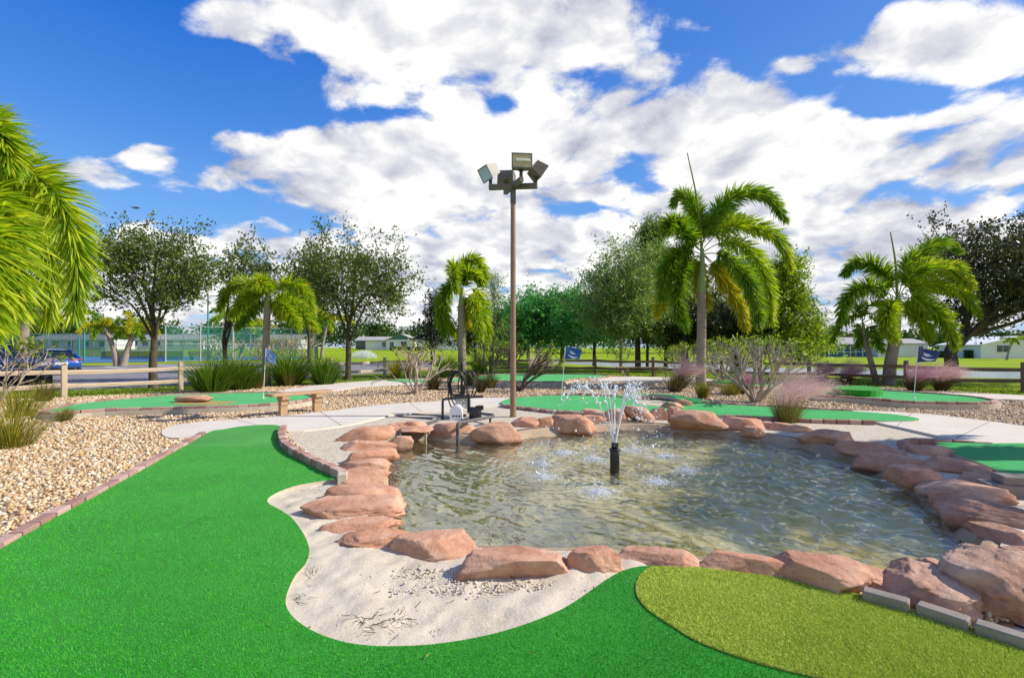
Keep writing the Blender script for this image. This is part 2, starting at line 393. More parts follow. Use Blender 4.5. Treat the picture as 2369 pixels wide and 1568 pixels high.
M['concrete'] = surf('path_concrete', [(0.2, (.48, .42, .34)), (0.45, (.60, .545, .46)), (0.6, (.65, .595, .51)), (0.85, (.71, .66, .58))], scale=1.4, scale2=22, detail=8, rough=0.85, bscale=120, bstr=0.35, bdist=0.004, spec=0.15)
M['curb'] = surf('curb_concrete', [(0.25, (.36, .30, .20)), (0.5, (.50, .44, .33)), (0.8, (.62, .56, .45))], scale=3.5, scale2=26, detail=8, rough=0.9, bscale=70, bstr=0.5, bdist=0.006, spec=0.1)
M['sand'] = surf('bunker_sand', [(0.25, (.38, .315, .225)), (0.45, (.56, .485, .375)), (0.7, (.68, .605, .485))], scale=2.2, scale2=60, detail=8, rough=0.95, bscale=55, bstr=0.6, bdist=0.01, spec=0.05)
def aggregate():
    m, nt, out = new_mat('shell_aggregate')
    p = geo_pos(nt); vo = N(nt, 'ShaderNodeTexVoronoi'); vo.inputs['Scale'].default_value = 75; L(nt, p, vo.inputs['Vector'])
    hsv = N(nt, 'ShaderNodeSeparateColor'); L(nt, vo.outputs['Color'], hsv.inputs[0])
    c = ramp(nt, hsv.outputs[0], [(0.0, (.26, .21, .14)), (0.3, (.52, .45, .345)), (0.6, (.64, .57, .46)), (1.0, (.76, .70, .60))])
    c = mixc(nt, math_(nt, 'MULTIPLY', noise(nt, p, 1.5, 5), 0.55), c, (.50, .42, .30))
    b = N(nt, 'ShaderNodeBsdfPrincipled'); L(nt, c, b.inputs['Base Color']); b.inputs['Roughness'].default_value = .9; b.inputs['Specular IOR Level'].default_value = .1
    L(nt, bump(nt, math_(nt, 'MULTIPLY', vo.outputs['Distance'], -1.0), .7, .01), b.inputs['Normal']); L(nt, b.outputs[0], out.inputs[0]); return m
M['aggregate'] = aggregate()
def gravel():
    m, nt, out = new_mat('river_gravel')
    p = geo_pos(nt); vo = N(nt, 'ShaderNodeTexVoronoi'); vo.inputs['Scale'].default_value = 17; L(nt, p, vo.inputs['Vector'])
    hsv = N(nt, 'ShaderNodeSeparateColor'); L(nt, vo.outputs['Color'], hsv.inputs[0])
    c = ramp(nt, hsv.outputs[0], [(0.0, (.14, .085, .04)), (0.2, (.36, .22, .10)), (0.45, (.52, .40, .26)), (0.7, (.62, .54, .44)), (1.0, (.74, .70, .64))])
    b = N(nt, 'ShaderNodeBsdfPrincipled'); L(nt, c, b.inputs['Base Color']); b.inputs['Roughness'].default_value = .75; b.inputs['Specular IOR Level'].default_value = .2
    L(nt, bump(nt, math_(nt, 'MULTIPLY', vo.outputs['Distance'], -1.0), 1.0, .05), b.inputs['Normal']); L(nt, b.outputs[0], out.inputs[0]); return m
M['gravel'] = gravel()
def pebble():
    m, nt, out = new_mat('river_pebble')
    r = N(nt, 'ShaderNodeNewGeometry').outputs['Random Per Island']
    c = ramp(nt, r, [(0.0, (.16, .07, .015)), (0.18, (.36, .17, .035)), (0.38, (.50, .29, .085)), (0.56, (.56, .38, .17)), (0.72, (.60, .46, .27)), (0.88, (.66, .56, .40)), (0.96, (.76, .70, .60)), (1.0, (.36, .31, .27))])
    c = mixc(nt, 0.25, c, ramp(nt, noise(nt, geo_pos(nt), 60, 3), [(.3, (.4, .25, .1)), (.7, (.9, .85, .75))]))
    b = N(nt, 'ShaderNodeBsdfPrincipled'); L(nt, c, b.inputs['Base Color']); b.inputs['Roughness'].default_value = .6; b.inputs['Specular IOR Level'].default_value = .3
    L(nt, b.outputs[0], out.inputs[0]); return m
M['pebble'] = pebble()
def turf(name, lo, mid, hi):
    m, nt, out = new_mat(name)
    p = geo_pos(nt)
    f = math_(nt, 'ADD', math_(nt, 'MULTIPLY', noise(nt, p, 130, 4, .7), .62), math_(nt, 'MULTIPLY', noise(nt, p, 1.1, 4), .38))
    c = ramp(nt, f, [(0.30, lo), (0.5, mid), (0.68, hi)])
    b = N(nt, 'ShaderNodeBsdfPrincipled'); L(nt, c, b.inputs['Base Color']); b.inputs['Roughness'].default_value = .8; b.inputs['Specular IOR Level'].default_value = .12
    b.inputs['Sheen Weight'].default_value = .12; b.inputs['Sheen Roughness'].default_value = .6
    L(nt, bump(nt, noise(nt, p, 160, 5, .75), .9, .012), b.inputs['Normal']); L(nt, b.outputs[0], out.inputs[0]); return m
M['turf'] = turf('green_turf', (.004, .13, .004), (.014, .28, .009), (.05, .40, .022))
M['fringe'] = turf('olive_turf', (.17, .20, .010), (.30, .34, .025), (.44, .46, .06))
M['turf_far'] = turf('green_turf_light', (.012, .28, .055), (.03, .40, .085), (.06, .48, .12))
def blade_mat(name, stops):
    m, nt, out = new_mat(name)
    r = N(nt, 'ShaderNodeNewGeometry').outputs['Random Per Island']
    r = math_(nt, 'ADD', math_(nt, 'MULTIPLY', r, .52), math_(nt, 'MULTIPLY', math_(nt, 'ADD', noise(nt, geo_pos(nt), 0.7, 5, .62), math_(nt, 'MULTIPLY_ADD', noise(nt, geo_pos(nt), 5.0, 4), .5, -.25)), .48))
    c = ramp(nt, r, stops)
    b = N(nt, 'ShaderNodeBsdfPrincipled'); L(nt, c, b.inputs['Base Color']); b.inputs['Roughness'].default_value = .45; b.inputs['Specular IOR Level'].default_value = .25
    L(nt, b.outputs[0], out.inputs[0]); return m
M['turf_blade'] = blade_mat('green_turf_fibre', [(0.1, (.008, .24, .008)), (.5, (.030, .44, .014)), (.85, (.14, .60, .05))])
M['fringe_blade'] = blade_mat('olive_turf_fibre', [(0.1, (.34, .44, .05)), (.5, (.58, .70, .11)), (.85, (.76, .84, .22))])
def brick_mat():
    m, nt, out = new_mat('brick_paver')
    p = geo_pos(nt); ri = N(nt, 'ShaderNodeNewGeometry').outputs['Random Per Island']
    f = math_(nt, 'ADD', math_(nt, 'MULTIPLY', noise(nt, p, 45, 7, .65), .5), math_(nt, 'ADD', math_(nt, 'MULTIPLY', ri, .42), .03))
    c = ramp(nt, f, [(0.15, (.21, .10, .08)), (0.4, (.36, .21, .17)), (0.62, (.47, .31, .26)), (0.85, (.60, .46, .40))])
    b = N(nt, 'ShaderNodeBsdfPrincipled'); L(nt, c, b.inputs['Base Color']); b.inputs['Roughness'].default_value = .9; b.inputs['Specular IOR Level'].default_value = .15
    L(nt, bump(nt, noise(nt, p, 150, 5, .7), .4, .003), b.inputs['Normal']); L(nt, b.outputs[0], out.inputs[0]); return m
M['brick'] = brick_mat()
M['brick_grey'] = surf('grey_paver', [(0.2, (.16, .14, .12)), (0.5, (.25, .22, .185)), (0.85, (.36, .325, .275))], scale=6, scale2=90, detail=8, rough=.92, bscale=160, bstr=.5, bdist=.003, spec=.12)
WZ_ = -0.17
def noise_tint(nt, p): return ramp(nt, noise(nt, p, 2.2, 4), [(.35, (.16, .10, .07)), (.5, (.45, .27, .17)), (.65, (.72, .62, .50))])
def rock_mat(name, stops):
    m, nt, out = new_mat(name)
    p = geo_pos(nt)
    mp = N(nt, 'ShaderNodeMapping'); mp.inputs['Scale'].default_value = (1, 1, 1.25); mp.inputs['Rotation'].default_value = (.3, .2, 0); L(nt, p, mp.inputs[0])
    f = math_(nt, 'ADD', math_(nt, 'MULTIPLY', noise(nt, mp.outputs[0], 3.0, 8, .62, .8), .7), math_(nt, 'MULTIPLY', noise(nt, p, 30, 6, .7), .3))
    c = ramp(nt, f, stops)
    # small pits and dusty bloom
    pit = noise(nt, p, 22, 5, .6)
    c = mixc(nt, N(nt, 'ShaderNodeMapRange', i_1=.62, i_2=.72).outputs[0] if False else math_(nt, 'MULTIPLY', math_(nt, 'GREATER_THAN', pit, .66), .5), c, (.12, .06, .04))
    # each stone a little different; soaked dark along the waterline
    oi = N(nt, 'ShaderNodeObjectInfo').outputs['Random']
    c = mixc(nt, math_(nt, 'MULTIPLY', oi, .55), c, mixc(nt, 1.0, c, (1.05, .80, .66), 'MULTIPLY')); c = mixc(nt, .12, c, noise_tint(nt, p))
    sz = N(nt, 'ShaderNodeSeparateXYZ'); L(nt, p, sz.inputs[0]); wl = N(nt, 'ShaderNodeMapRange'); L(nt, math_(nt, 'MULTIPLY_ADD', noise(nt, p, 6, 3), .05, sz.outputs[2]), wl.inputs[0]); wl.inputs[1].default_value = WZ_ + .10; wl.inputs[2].default_value = WZ_ + .045; wet = wl.outputs[0]
    c = mixc(nt, wet, c, mixc(nt, 1.0, c, (.36, .33, .30), 'MULTIPLY'))
    b = N(nt, 'ShaderNodeBsdfPrincipled'); L(nt, c, b.inputs['Base Color']); L(nt, math_(nt, 'MULTIPLY_ADD', wet, -.55, .85), b.inputs['Roughness']); b.inputs['Specular IOR Level'].default_value = .25
    h = math_(nt, 'ADD', math_(nt, 'MULTIPLY', noise(nt, mp.outputs[0], 13, 8, .62), .6), math_(nt, 'MULTIPLY', noise(nt, p, 70, 5, .7), .3))
    L(nt, bump(nt, h, .85, .025), b.inputs['Normal']); L(nt, b.outputs[0], out.inputs[0]); return m
M['rock'] = rock_mat('red_sandstone', [(0.28, (.27, .12, .07)), (0.42, (.46, .235, .145)), (0.54, (.57, .335, .22)), (0.66, (.66, .45, .33)), (.82, (.74, .58, .47))])
M['rock_mauve'] = rock_mat('beige_sandstone', [(0.28, (.22, .105, .065)), (0.42, (.37, .20, .135)), (0.54, (.48, .30, .215)), (0.66, (.58, .42, .325)), (.82, (.67, .54, .44))])
M['basin'] = surf('pond_concrete', [(0.2, (.22, .15, .09)), (.5, (.40, .30, .20)), (.8, (.52, .43, .32))], scale=3, scale2=30, detail=8, rough=.9, bscale=60, bstr=.6, bdist=.01, spec=.1)
M['pond_floor'] = surf('pond_floor', [(0.28, (.20, .18, .06)), (.42, (.48, .41, .17)), (.54, (.74, .64, .33)), (.68, (.86, .77, .46)), (.85, (.90, .84, .60))], scale=.9, scale2=6.5, detail=5, rough=.95, bscale=30, bstr=.3, bdist=.01, spec=.0)
M['wood'] = surf('weathered_timber', [(0.2, (.20, .125, .065)), (.5, (.40, .28, .165)), (.8, (.56, .43, .29))], scale=3, scale2=9, detail=6, rough=.8, bscale=18, bstr=.35, bdist=.006, kind='obj', stretch=(6, 6, .7))
M['bench_wood'] = surf('bench_timber', [(0.2, (.26, .145, .07)), (.5, (.44, .28, .155)), (.8, (.58, .42, .27))], scale=3, scale2=8, detail=6, rough=.75, bscale=18, bstr=.3, bdist=.005, kind='obj', stretch=(1.2, 9, 9))
M['rail_sunlit'] = surf('sunlit_rail', [(0.2, (.30, .225, .14)), (.5, (.50, .40, .28)), (.8, (.64, .55, .42))], scale=2, scale2=11, detail=6, rough=.85, bscale=25, bstr=.4, bdist=.006, kind='world', stretch=(1.2, 1.2, 14))  # pale copy of the fence timber; sunlight put into the colour
M['rail_shaded'] = surf('shaded_rail', [(0.2, (.09, .06, .042)), (.5, (.17, .115, .08)), (.8, (.27, .19, .135))], scale=2, scale2=11, detail=6, rough=.9, bscale=25, bstr=.4, bdist=.006, kind='world', stretch=(1.2, 1.2, 14))  # dark copy of the same timber; shade put into the colour
M['pole'] = surf('bronze_pole', [(0.3, (.22, .135, .085)), (.7, (.31, .20, .13))], scale=2, rough=.38, bstr=.06, bscale=30, spec=.5, kind='obj')
M['lamp'] = surf('bronze_lamp_housing', [(0.3, (.10, .085, .06)), (.7, (.15, .125, .09))], scale=4, rough=.35, bstr=.05, spec=.5, kind='obj')
M['dark_bracket'] = plain('dark_bracket', (.05, .05, .045), rough=.4)
M['black'] = plain('black_plastic', (.012, .012, .014), rough=.35)
M['black_pipe'] = plain('black_pipe', (.035, .035, .042), rough=.42)
M['grey_pipe'] = surf('scuffed_pipe', [(.3, (.06, .06, .065)), (.7, (.17, .165, .16))], scale=20, rough=.55, bstr=.1, kind='obj')
M['white_metal'] = plain('white_enamel', (.74, .75, .78), rough=.35, var=.04)
M['white_plaster'] = surf('white_render', [(.3, (.66, .66, .65)), (.7, (.78, .78, .76))], scale=.8, scale2=20, rough=.9, bscale=50, bstr=.15, kind='obj')
M['steel'] = plain('galvanised_steel', (.42, .43, .45), rough=.4, metal=.8)
M['brass'] = plain('brass', (.55, .32, .08), rough=.35, metal=.9)
M['flag_blue'] = plain('flag_blue', (.02, .09, .30), rough=.7)
M['flag_navy'] = plain('flag_navy', (.012, .03, .13), rough=.6)
M['flag_pale'] = plain('flag_faded_blue', (.20, .30, .62), rough=.7)
M['flag_white'] = plain('flag_print_white', (.72, .76, .82), rough=.7)
M['fibreglass'] = plain('white_fibreglass', (.72, .72, .68), rough=.4)
M['bark'] = surf('grey_bark', [(.2, (.035, .026, .018)), (.5, (.10, .08, .055)), (.8, (.22, .185, .135))], scale=5, scale2=25, rough=.95, bscale=24, bstr=.9, bdist=.04, spec=.05, stretch=(1, 1, .35))
M['bark_pale'] = surf('pale_bark', [(.2, (.14, .11, .08)), (.5, (.28, .235, .175)), (.8, (.42, .37, .29))], scale=5, scale2=20, rough=.95, bscale=24, bstr=.6, bdist=.03, spec=.05)
M['twig'] = surf('bare_pale_branch', [(.2, (.20, .15, .10)), (.5, (.38, .31, .235)), (.8, (.54, .47, .38))], scale=8, scale2=30, rough=.85, bscale=40, bstr=.4, bdist=.01, spec=.15)
def palm_trunk(name, stops, ring=11.0):
    m, nt, out = new_mat(name)
    p = coord(nt, 'Object'); s = N(nt, 'ShaderNodeSeparateXYZ'); L(nt, p, s.inputs[0])
    z = math_(nt, 'ADD', s.outputs[2], math_(nt, 'MULTIPLY', noise(nt, p, 2.5, 2), .10))
    wv = math_(nt, 'FRACT', math_(nt, 'MULTIPLY', z, ring))
    rg = ramp(nt, wv, [(0, (.45, .45, .45)), (.10, (.75, .75, .75)), (.2, (1, 1, 1)), (.9, (.92, .92, .92)), (1, (.45, .45, .45))])
    f = math_(nt, 'ADD', math_(nt, 'MULTIPLY', noise(nt, p, 3, 6), .6), math_(nt, 'MULTIPLY', noise(nt, p, 22, 5), .4))
    c = mixc(nt, 1.0, ramp(nt, f, stops), rg, 'MULTIPLY')
    b = N(nt, 'ShaderNodeBsdfPrincipled'); L(nt, c, b.inputs['Base Color']); b.inputs['Roughness'].default_value = .85; b.inputs['Specular IOR Level'].default_value = .2
    L(nt, bump(nt, wv, .35, .02), b.inputs['Normal']); L(nt, b.outputs[0], out.inputs[0]); return m
M['palm_trunk'] = palm_trunk('ringed_palm_trunk', [(.25, (.20, .15, .115)), (.5, (.34, .285, .235)), (.8, (.50, .44, .37))])
M['crownshaft'] = surf('palm_crownshaft', [(.25, (.16, .22, .06)), (.6, (.30, .37, .13)), (.85, (.45, .46, .22))], scale=2, scale2=14, rough=.5, bscale=30, bstr=.1, kind='obj', spec=.4)
M['spear'] = surf('palm_spear', [(.3, (.16, .17, .04)), (.7, (.30, .29, .08))], scale=4, rough=.5, bstr=.1, kind='obj')
M['rachis'] = surf('palm_rachis', [(.3, (.16, .17, .03)), (.7, (.28, .26, .06))], scale=4, rough=.6, bstr=.1)
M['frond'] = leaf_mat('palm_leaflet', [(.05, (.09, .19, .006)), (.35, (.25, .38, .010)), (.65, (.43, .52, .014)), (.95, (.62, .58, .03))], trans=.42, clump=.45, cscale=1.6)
M['frond_near'] = leaf_mat('palm_leaflet_sunlit', [(.05, (.06, .16, .008)), (.35, (.22, .36, .012)), (.65, (.42, .50, .02)), (.95, (.66, .58, .05))], trans=.42, clump=.35, cscale=1.4)  # leaflets for sun-side fronds; the sunlight is put into their colour
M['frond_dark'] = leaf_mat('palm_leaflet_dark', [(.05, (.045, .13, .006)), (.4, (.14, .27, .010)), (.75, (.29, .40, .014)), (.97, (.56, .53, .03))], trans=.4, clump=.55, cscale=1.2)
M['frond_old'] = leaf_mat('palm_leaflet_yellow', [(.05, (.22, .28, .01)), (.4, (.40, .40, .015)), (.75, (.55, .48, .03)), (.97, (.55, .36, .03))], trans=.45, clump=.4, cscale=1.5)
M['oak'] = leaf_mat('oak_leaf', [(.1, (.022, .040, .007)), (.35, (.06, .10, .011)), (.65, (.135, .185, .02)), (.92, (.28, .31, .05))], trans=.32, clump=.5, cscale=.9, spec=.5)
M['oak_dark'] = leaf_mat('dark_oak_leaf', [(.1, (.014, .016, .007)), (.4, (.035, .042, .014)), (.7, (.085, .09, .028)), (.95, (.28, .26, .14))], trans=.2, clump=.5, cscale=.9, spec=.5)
M['lush'] = leaf_mat('lush_leaf', [(.1, (.015, .10, .025)), (.4, (.04, .24, .055)), (.7, (.11, .37, .075)), (.95, (.28, .50, .08))], trans=.35, clump=.55, cscale=.5)
M['cypress'] = leaf_mat('grey_green_leaf', [(.1, (.05, .10, .02)), (.4, (.13, .22, .05)), (.7, (.25, .34, .095)), (.95, (.40, .46, .17))], trans=.35, clump=.5, cscale=.6)
M['yellowgreen'] = leaf_mat('yellow_green_leaf', [(.1, (.05, .09, .006)), (.4, (.15, .24, .010)), (.7, (.29, .38, .016)), (.95, (.46, .50, .05))], trans=.4, clump=.5, cscale=.8)
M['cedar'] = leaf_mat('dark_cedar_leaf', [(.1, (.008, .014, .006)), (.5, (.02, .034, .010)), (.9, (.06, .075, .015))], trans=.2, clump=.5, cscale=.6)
M['shrub_leaf'] = leaf_mat('shrub_leaf', [(.1, (.05, .10, .008)), (.5, (.16, .26, .015)), (.95, (.36, .40, .04))], trans=.4, spec=.4)
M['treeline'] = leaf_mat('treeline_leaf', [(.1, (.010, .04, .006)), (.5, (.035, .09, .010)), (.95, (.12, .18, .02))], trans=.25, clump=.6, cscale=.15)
M['clump'] = leaf_mat('green_grass_blade', [(.1, (.025, .075, .004)), (.5, (.075, .17, .008)), (.95, (.20, .30, .02))], trans=.35, clump=.25, cscale=2)
M['clump_dry'] = leaf_mat('dry_grass_blade', [(.1, (.07, .05, .012)), (.35, (.17, .13, .03)), (.6, (.28, .22, .06)), (.8, (.16, .20, .02)), (.95, (.38, .33, .10))], trans=.3, clump=.2, cscale=2)
M['clump_gold'] = leaf_mat('golden_grass_blade', [(.05, (.06, .09, .008)), (.35, (.16, .19, .012)), (.6, (.30, .27, .02)), (.9, (.46, .34, .05))], trans=.35, clump=.2, cscale=2)
M['clump_dark'] = leaf_mat('dark_tuft_blade', [(.1, (.018, .016, .005)), (.5, (.06, .05, .014)), (.95, (.17, .14, .04))], trans=.2, clump=.2, cscale=2)
M['plume'] = leaf_mat('pink_plume', [(.1, (.46, .29, .27)), (.5, (.64, .47, .44)), (.95, (.80, .68, .62))], trans=.45, tcol=(1, .85, .9), rough=.8, spec=.05)
M['plume_dark'] = leaf_mat('mauve_plume', [(.1, (.30, .14, .20)), (.5, (.45, .26, .32)), (.95, (.62, .44, .46))], trans=.4, tcol=(1, .85, .9), rough=.8, spec=.05)
M['flower'] = plain('pink_flower', (.62, .10, .16), rough=.7)
def water_mat(name, tint, rough=0.02, bs=None):
    m, nt, out = new_mat(name)
    gl_ = N(nt, 'ShaderNodeBsdfGlossy'); gl_.inputs['Roughness'].default_value = rough
    tr = N(nt, 'ShaderNodeBsdfRefraction') if False else N(nt, 'ShaderNodeBsdfTransparent'); tr.inputs[0].default_value = (*tint, 1)
    fr = N(nt, 'ShaderNodeLayerWeight'); fr.inputs[0].default_value = 0.5
    if bs:
        nz = noise(nt, geo_pos(nt), bs[0], 4, .6); bn = bump(nt, nz, bs[1], bs[2]); L(nt, bn, gl_.inputs['Normal']); L(nt, bn, fr.inputs['Normal'])
    mx = N(nt, 'ShaderNodeMixShader'); L(nt, math_(nt, 'MULTIPLY_ADD', math_(nt, 'POWER', fr.outputs['Facing'], 5.0), .96, .02), mx.inputs[0]); L(nt, tr.outputs[0], mx.inputs[1]); L(nt, gl_.outputs[0], mx.inputs[2]); L(nt, mx.outputs[0], out.inputs[0])
    return m
def glass_water():
    m, nt, out = new_mat('pond_water_surface')
    b = N(nt, 'ShaderNodeBsdfGlass'); b.inputs['Roughness'].default_value = 0.0; b.inputs['IOR'].default_value = 1.42; b.inputs[0].default_value = (.95, .97, .93, 1)
    t = N(nt, 'ShaderNodeBsdfTransparent'); t.inputs[0].default_value = (.98, .97, .86, 1); mx = N(nt, 'ShaderNodeMixShader'); mx.inputs[0].default_value = .74
    L(nt, b.outputs[0], mx.inputs[1]); L(nt, t.outputs[0], mx.inputs[2])
    gs = N(nt, 'ShaderNodeBsdfGlossy'); gs.inputs['Roughness'].default_value = .03; lw = N(nt, 'ShaderNodeLayerWeight'); lw.inputs[0].default_value = .5; m2 = N(nt, 'ShaderNodeMixShader')
    L(nt, math_(nt, 'MULTIPLY', math_(nt, 'POWER', lw.outputs['Facing'], 2.9), .95), m2.inputs[0]); L(nt, mx.outputs[0], m2.inputs[1]); L(nt, gs.outputs[0], m2.inputs[2]); L(nt, m2.outputs[0], out.inputs[0]); return m
def lake_mat():
    m, nt, out = new_mat('lake_surface')
    b = N(nt, 'ShaderNodeBsdfPrincipled'); b.inputs['Base Color'].default_value = (.26, .29, .36, 1); b.inputs['Roughness'].default_value = .12; b.inputs['IOR'].default_value = 1.33
    mp = N(nt, 'ShaderNodeMapping'); mp.inputs['Scale'].default_value = (1, 2.2, 1); L(nt, geo_pos(nt), mp.inputs[0])
    L(nt, bump(nt, noise(nt, mp.outputs[0], 2.6, 4, .6), .55, .12), b.inputs['Normal']); L(nt, b.outputs[0], out.inputs[0]); return m
M['lake'] = lake_mat()
def foam_mat():
    m, nt, out = new_mat('white_water')
    b = N(nt, 'ShaderNodeBsdfPrincipled'); b.inputs['Base Color'].default_value = (.86, .90, .95, 1); b.inputs['Roughness'].default_value = .12; b.inputs['Specular IOR Level'].default_value = .8
    t = N(nt, 'ShaderNodeBsdfTransparent'); mx = N(nt, 'ShaderNodeMixShader'); mx.inputs[0].default_value = .74
    L(nt, t.outputs[0], mx.inputs[1]); L(nt, b.outputs[0], mx.inputs[2]); L(nt, mx.outputs[0], out.inputs[0]); return m
M['foam'] = foam_mat()
def glass_mat(name, col, rough=.05):
    m, nt, out = new_mat(name)
    b = N(nt, 'ShaderNodeBsdfPrincipled'); b.inputs['Base Color'].default_value = (*col, 1); b.inputs['Roughness'].default_value = rough; b.inputs['Specular IOR Level'].default_value = .8; L(nt, b.outputs[0], out.inputs[0]); return m
M['window'] = glass_mat('window_glass', (.03, .05, .06)); M['car_glass'] = glass_mat('car_glass', (.012, .018, .022))
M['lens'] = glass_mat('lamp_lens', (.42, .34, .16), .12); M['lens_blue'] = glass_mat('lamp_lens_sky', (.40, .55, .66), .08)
def car_paint(name, col):
    m, nt, out = new_mat(name)
    b = N(nt, 'ShaderNodeBsdfPrincipled'); b.inputs['Base Color'].default_value = (*col, 1); b.inputs['Roughness'].default_value = .32; b.inputs['Metallic'].default_value = .25; b.inputs['Coat Weight'].default_value = 1.0; b.inputs['Coat Roughness'].default_value = .04
    L(nt, b.outputs[0], out.inputs[0]); return m
M['car_blue'] = car_paint('blue_car_paint', (.012, .075, .34)); M['car_dark'] = car_paint('dark_car_paint', (.018, .024, .045))
M['chrome'] = plain('chrome', (.8, .8, .82), rough=.12, metal=1.0, var=.02)
M['tyre'] = plain('tyre_rubber', (.015, .015, .015), rough=.8)
M['tail'] = plain('tail_light', (.35, .01, .015), rough=.2); M['headlamp'] = plain('headlamp', (.7, .72, .72), rough=.15); M['amber'] = plain('amber_lens', (.7, .22, .02), rough=.2)
M['teal_wall'] = plain('teal_wall', (.06, .17, .17), rough=.8); M['blue_wall'] = surf('blue_siding', [(.3, (.03, .10, .19)), (.7, (.045, .13, .23))], scale=2, rough=.8, bstr=.1, kind='obj')
M['house_blue'] = M['blue_wall']
M['shingle'] = surf('grey_shingle', [(.3, (.30, .28, .27)), (.7, (.44, .42, .40))], scale=1.5, scale2=12, rough=.95, bscale=14, bstr=.4, kind='obj', stretch=(1, 1, 4))
M['white_trim'] = plain('white_trim', (.75, .76, .76), rough=.6, var=.04)
M['fence_teal'] = plain('teal_fence_frame', (.03, .22, .20), rough=.5); M['fence_grey'] = plain('grey_fence_frame', (.42, .46, .45), rough=.5)
def mesh_mat(name, col, alpha):
    m, nt, out = new_mat(name)
    d = N(nt, 'ShaderNodeBsdfDiffuse'); d.inputs[0].default_value = (*col, 1); t = N(nt, 'ShaderNodeBsdfTransparent'); mx = N(nt, 'ShaderNodeMixShader'); mx.inputs[0].default_value = alpha
    L(nt, t.outputs[0], mx.inputs[1]); L(nt, d.outputs[0], mx.inputs[2]); L(nt, mx.outputs[0], out.inputs[0]); return m
M['chain'] = mesh_mat('chain_link_mesh', (.04, .24, .19), .30); M['screen'] = mesh_mat('green_windscreen', (.02, .28, .20), .55); M['net'] = mesh_mat('tennis_net_mesh', (.03, .06, .06), .65)
M['hedge'] = leaf_mat('hedge_leaf', [(.1, (.012, .04, .008)), (.5, (.04, .10, .012)), (.95, (.10, .17, .02))], trans=.25, clump=.4)
M['bird'] = plain('black_feather', (.015, .013, .012), rough=.8)
M['tan_patch'] = turf('tan_turf', (.22, .14, .02), (.36, .25, .05), (.45, .33, .09))
MNEE = True
# ------------------------------------------------------------------ terrain
WZ = -0.17
POND_PX = [(905, 1215), (898, 1170), (897, 1120), (905, 1075), (925, 1040), (965, 1018), (1030, 1022), (1100, 1026), (1170, 1024), (1235, 1012), (1330, 1004), (1440, 996),
           (1550, 1000), (1650, 1010), (1750, 1022), (1850, 1038), (1945, 1064), (2025, 1095), (2090, 1135), (2150, 1175), (2205, 1225), (2235, 1270), (2190, 1315),
           (2080, 1338), (1900, 1340), (1700, 1320), (1500, 1300), (1330, 1290), (1150, 1285), (1010, 1268), (940, 1245)]
pond_edge = smooth_loop(gl(POND_PX, WZ), 5)
rim_in = offset_loop(pond_edge, 0.02)
rim = smooth_loop(offset_loop(pond_edge, 0.20)[::3], 3)
LAKE = np.array([(-3, 62), (4, 52), (9.7, 50), (17, 42), (22.5, 33), (27.7, 26.5), (36, 20), (48, 13), (80, 5), (140, 0), (140, 25), (82, 33), (48, 45), (29.6, 53), (23, 68), (5.7, 76), (-2, 70)], float)
LAKE = smooth_loop(LAKE, 3)
LZ = -0.80
def terrain(P):
    P = np.asarray(P, float); x, y = P[:, 0], P[:, 1]
    b = GZ - 0.42 * sm(28, 46, y + 0.35 * x) * sm(0, 12, x) + 1.0 * sm(78, 130, y) * sm(6, -20, x)
    far_off = sm(150, 400, np.hypot(x, y)); b = b * (1 - far_off) + GZ * far_off
    d = sdist(P, LAKE); ins = inside(P, LAKE); sd_ = np.where(ins, -d, d)
    return np.minimum(b, np.maximum(LZ - 0.35, b + (LZ - 0.25 - b) * sm(2.2, -0.6, sd_)))
gx, gy = np.meshgrid(np.arange(-90, 141, 1.5), np.arange(-12, 140, 1.5))
gp = np.c_[gx.ravel(), gy.ravel()]; gp = gp + rng.uniform(-.3, .3, gp.shape)
keep = (sdist(gp, LAKE) > 0.9) & (gp[:, 1] > 11) | (np.abs(gp[:, 0]) > 16)
near = (gp[:, 1] <= 11) & (np.abs(gp[:, 0]) <= 16)
gp = gp[keep & ~near]
lk = np.r_[LAKE, offset_loop(LAKE, .8), offset_loop(LAKE, 2.2), offset_loop(LAKE, -.6)]
ang = np.linspace(0, 2 * PI, 48, endpoint=False)
rings = np.concatenate([np.c_[np.cos(ang) * r, np.sin(ang) * r + 40] for r in (220, 320, 480, 700)])
outer = [(math.cos(a) * 1600, math.sin(a) * 1600) for a in ang]
V, Fc = cdt([outer], np.r_[gp, lk, rings], [rim])
mb = MB(); mb.add(np.c_[V, terrain(V)], [Fc], 0, True)
ground = mb.build('ground', M['lawn']); tag(ground, kind='structure')
def sheet(name, poly, z, mat, holes=(), kind='structure', label=None, cat=None, zfun=None, pts=None):
    poly = [tuple(p[:2]) for p in poly]
    V, Fc = cdt([poly], pts, holes); m = MB(); m.add(np.c_[V, zfun(V) + z if zfun else np.full(len(V), z)], [Fc])
    o = m.build(name, mat); tag(o, label, cat, kind=kind); return o
# lake
sheet('lake_water', offset_loop(LAKE, 1.6), LZ, M['lake'])
